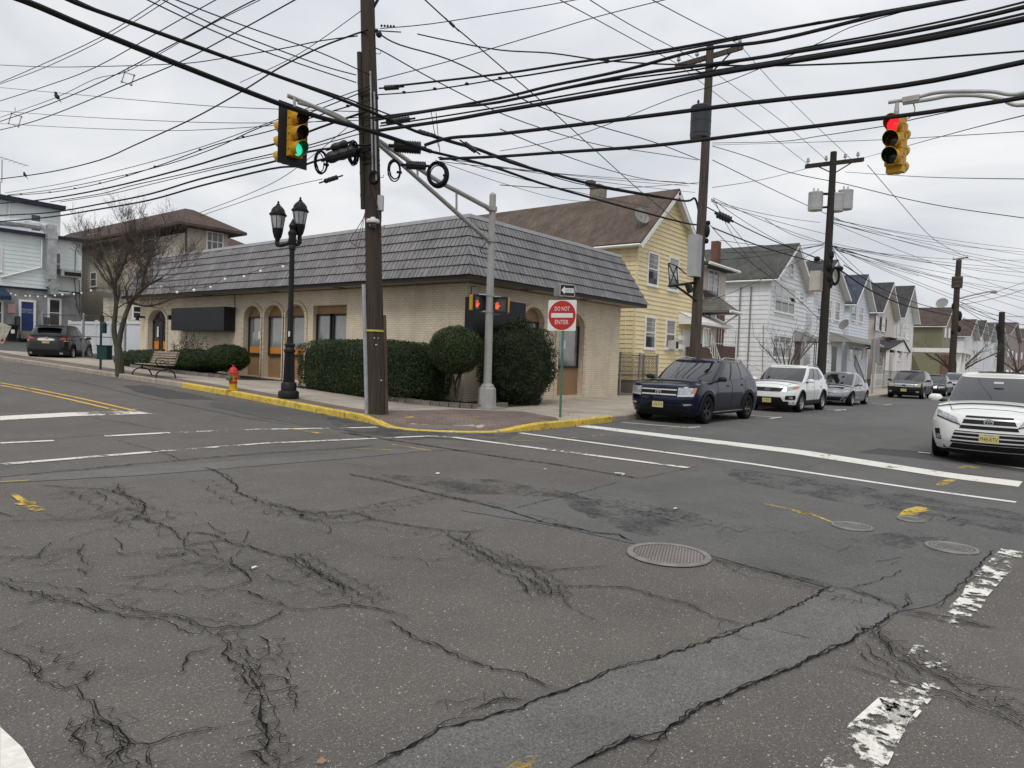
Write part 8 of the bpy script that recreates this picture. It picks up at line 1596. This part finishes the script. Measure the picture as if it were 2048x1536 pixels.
# wheelie bin and A-board at the blue door
p=PY(22,682,54.5); t=thing('wheelie_bin','black wheelie bin near the blue door','bin',(p.x,54.5,p.z)); b=MB(); b.lathe([(.32,0),(.42,.95),(.0,.95)],4,Matrix.Rotation(math.pi/4,4,'Z')); b.build('bin_body',BLK,t,False); b=MB(); b.bx(-.36,.36,-.38,.36,.95,1.08); b.build('lid',BLK,t,False); b=MB(); b.bx(-.1,.1,-.345,-.335,.5,.75); b.build('label_patch',WHT,t,False)
p=PY(-5,684,52); t=thing('a_board','pale sandwich board with red marks at the left edge','sign board',(p.x,52,p.z)); b=MB(); M=Matrix.Rotation(math.radians(22),4,'Y'); b.add([M@Vector(v) for v in((-.3,-.02,0),(.3,-.02,0),(.3,-.02,1.2),(-.3,-.02,1.2),(-.3,.02,0),(.3,.02,0),(.3,.02,1.2),(-.3,.02,1.2))],[(0,1,2,3),(4,7,6,5),(0,4,5,1),(1,5,6,2),(2,6,7,3),(3,7,4,0)]); b.build('board',mat('board_cream',(.5,.47,.4),.7,var=.3,vs=5),t,False); b=MB(); b.add([M@Vector(v) for v in((.1,-.03,.1),(.25,-.03,.1),(.25,-.03,.3),(.1,-.03,.3))],[(0,1,2,3)]); b.build('red_mark',mat('mark_red',(.4,.05,.04),.6),t,False)
# ---------- string lights ----------
t=thing('string_light','string of white globe bulbs from the light blue building to the lamp post','string light',(11,30,4)); BLB=mat('globe_bulb',(.75,.75,.72),.2,emit=.25)
bp=[(22,587),(31,590),(51,592),(60,592),(76,593),(91,593),(110,591),(125,589),(148,588),(163,586),(182,581),(299,573),(323,573),(354,584),(388,580),(421,574),(450,558),(488,553),(521,542),(566,533)]
PB=[]
for i,(x,y) in enumerate(bp): k=i/(len(bp)-1); 
A_=PY(5,583,LBY-.8); E2=Vector((l0.x,l0.y,0))
PB=[PV(x,y,(A_.x,A_.y),(E2.x,E2.y)) for x,y in bp]
b=MB(); b.tube(spline([A_]+[q+Vector((0,0,.05)) for q in PB]+[Vector((l0.x,l0.y,l0.z+hz(533)))],3),.008,4,cap=False); b.build('wire',CBL,t,norm=False)
for i,q in enumerate(PB): sc_b=.05 if (q-CAM).length>25 else .038; bb=MB(); bb.sph(q,sc_b,8,6); bb.build('bulb',BLB,t,smooth=True)
# ================= PLANTS =================
def leafmat(name,c,isl=.4,var=.4):
    m=mat(name,c,.65,var=var,vs=1.6,isl=isl,spec=.2,grime=.45); return m
def leaves(name,mt_,pts,nrm,size,root,jit=.5,per=1,depth=.06):
    # pts,nrm arrays (N,3): small folded quads scattered on and just under a surface
    N_=len(pts); P=pts+nrm*(nr.uniform(-depth,.3*depth,(N_,1))); r=nr.normal(size=(N_,3)); n=nrm+r*jit; n/=np.linalg.norm(n,axis=1,keepdims=True)
    t=np.cross(n,nr.normal(size=(N_,3))); t/=np.linalg.norm(t,axis=1,keepdims=True); u=np.cross(n,t); s=size*nr.uniform(.6,1.4,(N_,1))
    V=np.stack([P-t*s,P+u*s*.45,P+t*s,P-u*s*.45],1).reshape(-1,3); F=np.arange(N_*4).reshape(-1,4)
    Mi=np.array(WM[root.name].inverted()); V=V@Mi[:3,:3].T+Mi[:3,3]
    me=bpy.data.meshes.new(name); me.vertices.add(len(V)); me.vertices.foreach_set('co',V.ravel()); me.loops.add(len(F)*4); me.loops.foreach_set('vertex_index',F.ravel().astype(np.int32)); me.polygons.add(len(F)); me.polygons.foreach_set('loop_start',(np.arange(len(F))*4).astype(np.int32)); 
    try: me.polygons.foreach_set('loop_total',np.full(len(F),4,dtype=np.int32))
    except Exception: pass
    me.update(calc_edges=True); me.materials.append(mt_); o=bpy.data.objects.new(name,me); link(o,root); return o
def surf(kind,n,c,r,pw=2.5,lo=-1.,amp=.06):
    # superellipsoid surface samples
    v=nr.normal(size=(int(n*1.6),3)); v=v/np.linalg.norm(v,axis=1,keepdims=True); v=v[v[:,2]>lo][:n]
    k=(np.abs(v)**pw).sum(1,keepdims=True)**(1/pw); p=v/k; g=np.sign(v)*np.abs(p)**(pw-1)/np.array(r); g/=np.linalg.norm(g,axis=1,keepdims=True)
    bump=np.array([mnoise.noise(Vector(q*2.1+np.array(c)))*amp+mnoise.noise(Vector(q*6+np.array(c)))*amp*.6 for q in p])[:,None]
    return p*(1+bump)*np.array(r)+np.array(c),g
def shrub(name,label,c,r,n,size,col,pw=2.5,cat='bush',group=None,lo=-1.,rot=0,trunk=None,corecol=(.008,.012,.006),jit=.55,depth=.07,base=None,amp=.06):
    z0=base if base is not None else c[2]-r[2]; t=thing(name,label,cat,(c[0],c[1],z0),0,group)
    P,G=surf('e',n,(0,0,0),r,pw,lo,amp); R=np.array(Matrix.Rotation(rot,3,'Z')); P=P@R.T+np.array(c); G=G@R.T
    leaves('foliage',leafmat('leaf_'+name+label[:12],col),P,G,size,t,jit,depth=depth)
    b=MB(); M=Matrix.Translation(c)@Matrix.Rotation(rot,4,'Z'); n1,n2=20,14; 
    for i in range(n2+1):
        ph=-math.pi/2+math.pi*i/n2
        for j in range(n1):
            th=2*math.pi*j/n1; v=Vector((math.cos(ph)*math.cos(th),math.cos(ph)*math.sin(th),math.sin(ph))); k=(abs(v.x)**pw+abs(v.y)**pw+abs(v.z)**pw)**(1/pw); b.v.append(tuple(M@Vector((v.x/k*r[0]*.93,v.y/k*r[1]*.93,max(v.z,lo)/k*r[2]*.93))))
    b.f=[(i*n1+j,i*n1+(j+1)%n1,(i+1)*n1+(j+1)%n1,(i+1)*n1+j) for i in range(n2) for j in range(n1)]; b.m=[0]*len(b.f); b.build('dark_core',mat('dark_core',corecol,.9,var=.3,vs=8),t,norm=False)  # solid near-black core filling the shrub behind its leaves
    return t
DG=(.036,.058,.018)
# tall clipped hedge along the left facade
hx,hy=14.05,17.6; zg_=sz(13.5,17.5)
shrub('hedge','long clipped dark green box hedge in front of the brick building',(14.22,17.0,zg_+.72),(1.12,2.75,.92),42000,.028,DG,pw=5.,cat='hedge',jit=.7,depth=.08)
c=PD(912,700,19.9); 
cb=PY(912,700,14.0-.55); shrub('topiary_ball','round clipped topiary on bare stems beside the steel signal pole',(cb.x,cb.y,cb.z),(.74,.72,.66),17000,.024,(.04,.062,.022),pw=2.15,cat='topiary',base=.2)
T_b=[o for o in bpy.data.objects if o.name.startswith('topiary_ball')][0]; BRKM=mat('bark_dark',(.05,.042,.035),.9,var=.3,vs=12,bump=.5)
b=MB(); zg_=sz(cb.x,cb.y)
for dx,dy,k in((-.05,0,.25),(.06,.03,-.1),(0,-.05,.1)): b.tube(spline([(cb.x+dx*.5,cb.y+dy,zg_-.1),(cb.x+dx*2,cb.y+dy*2,zg_+.35),(cb.x+k,cb.y+dy*3,cb.z-.5)]),.035,6)
b.build('stem',BRKM,T_b,smooth=True)
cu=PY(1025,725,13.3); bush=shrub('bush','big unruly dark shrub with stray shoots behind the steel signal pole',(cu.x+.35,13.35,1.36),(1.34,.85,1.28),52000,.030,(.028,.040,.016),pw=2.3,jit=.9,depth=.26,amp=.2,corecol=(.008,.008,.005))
b=MB(); rs=random.Random(5)
for i in range(90):
    a=rs.uniform(0,6.28); k=rs.uniform(.5,1); p=Vector((cu.x+.35+1.15*k*math.cos(a),13.35+.75*k*math.sin(a),1.5+rs.uniform(0,.6)*(1.3-k))); d=Vector((math.cos(a)*rs.uniform(.1,.7),math.sin(a)*.4,rs.uniform(.2,1))).normalized(); L_=rs.uniform(.25,.8); q=[p]
    for j in range(4): d=(d+Vector((rs.gauss(0,.15),rs.gauss(0,.15),rs.gauss(0,.1)))).normalized(); q.append(q[-1]+d*L_/4)
    b.tube(q,[.007,.006,.005,.004,.002],3,cap=False)
b.build('shoots',mat('twig_brown',(.07,.05,.038),.9),bush,norm=False)
pn_=np.array([[cu.x+.35+1.2*k*math.cos(a),13.35+.8*k*math.sin(a),1.9+u*.9] for a,k,u in zip(nr.uniform(0,6.28,1400),nr.uniform(.2,1,1400),nr.uniform(-.5,.6,1400))]); leaves('shoot_leaves',MT['leaf_bush'+'big unruly dark shrub with'[:12]],pn_,np.tile([0,0,1.],(len(pn_),1)),.022,bush,1.5,depth=.1)
# low hedges at the left end
def atf(x,y,X): return PX(x,y,X)
g3='low clipped shrubs at the left end of the facade'
a=PX(300,722,13.9); shrub('shrub','low sloping clipped shrub, leftmost, behind the bench and tree',(13.9,a.y,a.z-.05),(.95,2.3,.52),15000,.035,DG,pw=2.6,group=g3)
a=PX(388,722,13.9); shrub('shrub','low rounded clipped shrub directly behind the bench',(13.95,a.y,a.z),(.95,1.7,.46),14000,.033,DG,pw=2.6,group=g3)
a=PX(446,716,14.0); shrub('shrub','small ball-like clipped shrub behind the hydrant',(14.2,a.y,a.z),(.75,.80,.52),9000,.030,DG,pw=2.4,group=g3)
a=PX(385,690,14.6); leggy=thing('shrub','sparse leggy shrub with bare arching stems under the blank sign','bush',(14.6,a.y,.7)); b=MB(); LP_=[]
for i in range(26):
    p=Vector((14.5+rs.uniform(-.3,.3),a.y+rs.uniform(-1.5,1.2),.7)); d=Vector((rs.uniform(-.2,.2),rs.uniform(-.4,.4),1)).normalized(); L_=rs.uniform(.9,2.2); q=[p]
    for j in range(6): d=(d+Vector((rs.gauss(0,.12),rs.gauss(0,.2),-.02))).normalized(); q.append(q[-1]+d*L_/6)
    b.tube(q,[.014,.012,.010,.008,.006,.004,.003],4,cap=False)
    for j in range(int(75 if L_<1.5 else 40)): k=rs.uniform(0,5.9); s_=q[int(k)].lerp(q[int(k)+1],k-int(k)); 
    LP_+= [tuple(q[int(k)].lerp(q[int(k)+1],k-int(k))+Vector((rs.gauss(0,.07),rs.gauss(0,.09),rs.gauss(0,.05)))) for k in [rs.uniform(0,4.5)**1 for _ in range(110)]]
b.build('stems',MT['twig_brown'],leggy,norm=False); L3=np.array(LP_); L3=L3[L3[:,2]<2.1]; leaves('foliage',leafmat('leaf_leggy',(.045,.042,.022)),L3,np.tile([0,0,1.],(len(L3),1)),.035,leggy,1.5,depth=.02)
# granite edging of the planting beds
STN=mat('edging_stone',(.17,.15,.13),.9,var=.3,vs=14,bump=.6,bs=30,isl=.25); 
def edging(label,pts,h=.16,w_=.16):
    t=thing('stone_edging',label,'stone edging',(pts[0][0],pts[0][1],sz(*pts[0])),0,'granite block edging of the planting beds'); 
    b=MB()
    for i in range(len(pts)-1):
        A=Vector(pts[i]);B_=Vector(pts[i+1]); n=max(1,int((B_-A).length/.24)); an=math.atan2((B_-A).y,(B_-A).x)
        for k in range(n): p=A.lerp(B_,(k+.5)/n); z=sz(p.x,p.y); b.box((p.x,p.y,z+h/2-.03+rng.uniform(-.012,.012)),((B_-A).length/n*.93,w_*rng.uniform(.85,1.1),h),Matrix.Rotation(an+rng.uniform(-.05,.05),3,'Z'))
    b.build('stone_blocks',STN,t)
edging('curved granite edging round the corner bed under the topiary',[(13.3,15.6),(13.6,14.4),(13.9,13.3),(14.2,12.75),(14.9,12.62),(15.6,12.7)])
edging('straight granite edging in front of the low shrubs at the left',[(13.0,31),(12.9,27.5),(13.15,25.2),(13.6,23.6)])
SOIL=mat('planting_soil',(.035,.026,.02),.95,var=.4,vs=10,bump=.8,bs=25)
sheet('planting_soil',[(13.35,20),(13.3,15.6),(13.6,14.4),(13.9,13.3),(14.2,12.8),(14.9,12.68),(16.5,12.7),(17.2,13.3),(17.2,14.25),(15.5,14.25),(15.5,20)],.02,SOIL,f=sz); sheet('planting_soil',[(13.0,31),(12.9,27.5),(13.15,25.2),(13.6,23.6),(15.5,23.6),(15.5,32)],.02,SOIL,f=sz)
b=MB()
# ---------- bare trees ----------
def bare_tree(label,base,paths,seed,levels,group=None,mt_=None,tw=.0045,dens=1.,bounds=None,bud=True,minr=.004):
    t=thing('bare_tree',label,'tree',base,0,group); R=random.Random(seed); m_=mt_ or mat('bark_grey_brown',(.075,.058,.045),.95,var=.35,vs=10,bump=.6,bs=25)
    tb=MB(); cb_=MB(); buds=[]
    def grow(p,d,L_,r,lev,up):
        n=5; q=[p]; 
        for j in range(n):
            d=(d+Vector((R.gauss(0,.13),R.gauss(0,.13),R.gauss(0,.10)+up*.05))).normalized(); q.append(q[-1]+d*L_/n)
        rs_=[max(minr*.6,r*(1-.62*j/n)) for j in range(n+1)]; cb_.tube(q,rs_,6 if r>.03 else (4 if r>.012 else 3),cap=False)
        if lev<=0: buds.append(q[-1]); return
        k=int(round((levels[0][lev-1] if lev-1<len(levels[0]) else 3)*dens*R.uniform(.8,1.2)))
        for i in range(max(2,k)):
            f=R.uniform(.22,1.) if i else 1.; s=f*n; a=int(min(s,n-1)); pp2=q[a].lerp(q[a+1],s-a); ax_=d.orthogonal(); ax_.rotate(Matrix.Rotation(R.uniform(0,6.28),3,d)); dd=d.copy(); dd.rotate(Matrix.Rotation(R.uniform(.35,.95) if i else R.uniform(0,.3),3,ax_)); dd=(dd+Vector((0,0,.18*up))).normalized(); grow(pp2,dd,L_*R.uniform(.5,.78),max(minr,r*(1-.55*f)*R.uniform(.5,.75)),lev-1,up)
    for pts,r0,r1,lev,nb,bl in paths:
        S=spline(pts,5); rr=[r0+(r1-r0)*i/(len(S)-1) for i in range(len(S))]; tb.tube(S,rr,10)
        for i in range(nb):
            f=R.uniform(.25,1) if i else 1.; k=int(f*(len(S)-2)); d=(S[k+1]-S[k]).normalized(); ax_=d.orthogonal(); ax_.rotate(Matrix.Rotation(R.uniform(0,6.28),3,d)); dd=d.copy(); dd.rotate(Matrix.Rotation(R.uniform(.4,1.0) if i else .05,3,ax_)); dd=(dd+Vector((0,0,.15))).normalized(); grow(S[k],dd,bl*R.uniform(.7,1.15),rr[k]*R.uniform(.35,.6),lev,1)
    tb.build('trunk',m_,t,smooth=True,ang=60,norm=False); cb_.build('crown',mat('twig_grey_brown',(.10,.085,.075),.95,var=.3,vs=6,spec=.1),t,norm=False)
    if bud: BU=np.array([tuple(q) for q in buds]); leaves('buds',mat('bud_brown',(.09,.06,.04),.9,var=.2),BU,np.tile([0,0,1.],(len(BU),1)),.02,t,1.5,depth=0)
    return t
g=GP(240,747,sz); DT=(g-CAM).dot(FWD); TT=lambda x,y,dd=0: PD(x,y,DT+dd)
MSS=woodmat('bark_mossy',(.085,.078,.05))
bare_tree('large bare street tree with forked mossy trunk and fine twigs beside the bench',(g.x,g.y,g.z),[
 ([TT(240,752),TT(238,715),TT(236,695)],.15,.125,0,1,.2),
 ([TT(236,700),TT(228,660),TT(232,610),TT(228,575),TT(215,530)],.10,.035,4,9,.95),
 ([TT(236,700),TT(245,650),TT(262,605),TT(290,575),TT(325,555)],.095,.032,4,10,1.0),
 ([TT(262,605),TT(300,612),TT(350,595)],.05,.02,3,6,.75),([TT(228,570),TT(245,535),TT(258,500)],.05,.03,4,7,.85),([TT(230,580),TT(208,555),TT(188,525)],.04,.02,4,6,.8),([TT(285,575),TT(290,540),TT(305,505)],.05,.025,4,7,.85),([TT(245,650),TT(215,630),TT(198,620)],.02,.01,2,3,.6)],4,([3,3,3,4],),mt_=MSS,dens=1.12,minr=.004)
def small_tree(label,px,py,Yp,hpx,seed,group,mt_,spread=1.,sc_=1.):
    B_=PY(px,py,Yp); h=zat(B_,hpx)-.1; bb=Vector((B_.x,Yp,.1)); H=h
    P=[([bb,bb+Vector((0,0,H*.28))],.11*sc_,.09*sc_,0,1,.3)]
    R=random.Random(seed)
    for k in range(7): a=k*.9+R.uniform(0,.5); o=Vector((math.cos(a),math.sin(a),0))*spread; P.append(([bb+Vector((0,0,H*.22)),bb+o*.35+Vector((0,0,H*.45)),bb+o*.9+Vector((0,0,H*R.uniform(.62,.85)))],.055*sc_,.02*sc_,2,4,H*.17))
    bare_tree(label,tuple(bb),P,seed,([3,3],),group,mt_,bud=False,minr=.008*sc_)
g5='small bare trees along the right-hand pavement'; BK2=mat('bark_pinkish',(.14,.11,.10),.95,var=.3,vs=10)
small_tree('small pollarded bare tree in front of the wide white house',1573,735,12.2,640,8,g5,BK2,1.6,1.)
small_tree('bare tree beside the far brown pole',1914,738,11.5,672,9,g5,BK2,5.,2.4)
small_tree('farthest bare tree at the right edge of the row',2034,742,11.,670,10,g5,BK2,11.,4.)
# ---------- grit and dead leaves in the gutter ----------
gt=MB(); rg=random.Random(21)
for k in range(2600):
    i=rg.randrange(len(pth)-1)
    if not (pth[i].y<32 and pth[i].x<24): continue
    p=off(i,-abs(rg.gauss(0,.22))-.01) if rg.random()<.85 else off(i,.2+rg.random()*1.2); p=p+(pth[i+1]-pth[i])*rg.random()
    on=(p-pth[i]).dot(pn[i])>0; z=(sz if on else gz)(p.x,p.y)+.012; s_=rg.uniform(.006,.02); a=rg.uniform(0,6.28); c,d=math.cos(a)*s_,math.sin(a)*s_
    gt.add([(p.x+c,p.y+d,z),(p.x-d*.6,p.y+c*.6,z+s_*.5),(p.x-c,p.y-d,z),(p.x+d*.6,p.y-c*.6,z+s_*.4)],[(0,1,2,3)])
tag(gt.build('gutter_grit',mat('grit',(.16,.13,.10),.9,var=0,isl=.9),None,norm=False),kind='stuff')
# ---------- litter ----------
def litter(px,py,w_,h_,label,m_=None,rot=0,name='litter'):
    p=GP(px,py); b=MB(); n=5; pts=[]
    for i in range(7): a=2*math.pi*i/7; pts.append((p.x+w_*math.cos(a)*rng.uniform(.7,1.1),p.y+h_*math.sin(a)*rng.uniform(.7,1.1),p.z+.014+rng.uniform(0,.012)))
    b.add(pts,[tuple(range(7))]); tag(b.build(name,m_ or mat('litter_white',(.6,.6,.58),.7),None,norm=True),label,'litter')
litter(875,949,.05,.03,'small white scrap on the asphalt near the middle of the junction'); litter(1090,940,.035,.025,'tiny white scrap right of the middle crack'); litter(509,1139,.03,.016,'pale flattened scrap at the left among the cracks'); litter(1350,1020,.03,.02,'small pale scrap left of the spray line')
p=GP(1243,950); b=MB(); b.tube([(p.x-.02,p.y+.1,p.z+.02),(p.x+.03,p.y-.03,p.z+.02),(p.x-.08,p.y-.06,p.z+.02)],.010,5); tag(b.build('drinking_straw',MT['litter_white'],None),'bent white straw lying beside the long crack','litter')
p=GP(1848,907); b=MB(); b.add([(p.x-.07,p.y-.12,p.z+.016),(p.x+.09,p.y-.10,p.z+.02),(p.x+.07,p.y+.12,p.z+.017),(p.x-.08,p.y+.1,p.z+.02)],[(0,1,2,3)]); tag(b.build('paper_napkin',MT['litter_white'],None),'square white paper on the road in front of the nearest white SUV','litter')
p=GP(640,1531); b=MB(); b.add([(p.x-.01,p.y+.012,p.z+.012),(p.x+.012,p.y+.008,p.z+.026),(p.x+.02,p.y-.015,p.z+.018),(p.x-.0,p.y-.012,p.z+.012)],[(0,1,3),(1,2,3)]); tag(b.build('dry_leaf',mat('dry_leaf',(.25,.15,.08),.8),None),'dry brown leaf at the bottom edge','leaf')
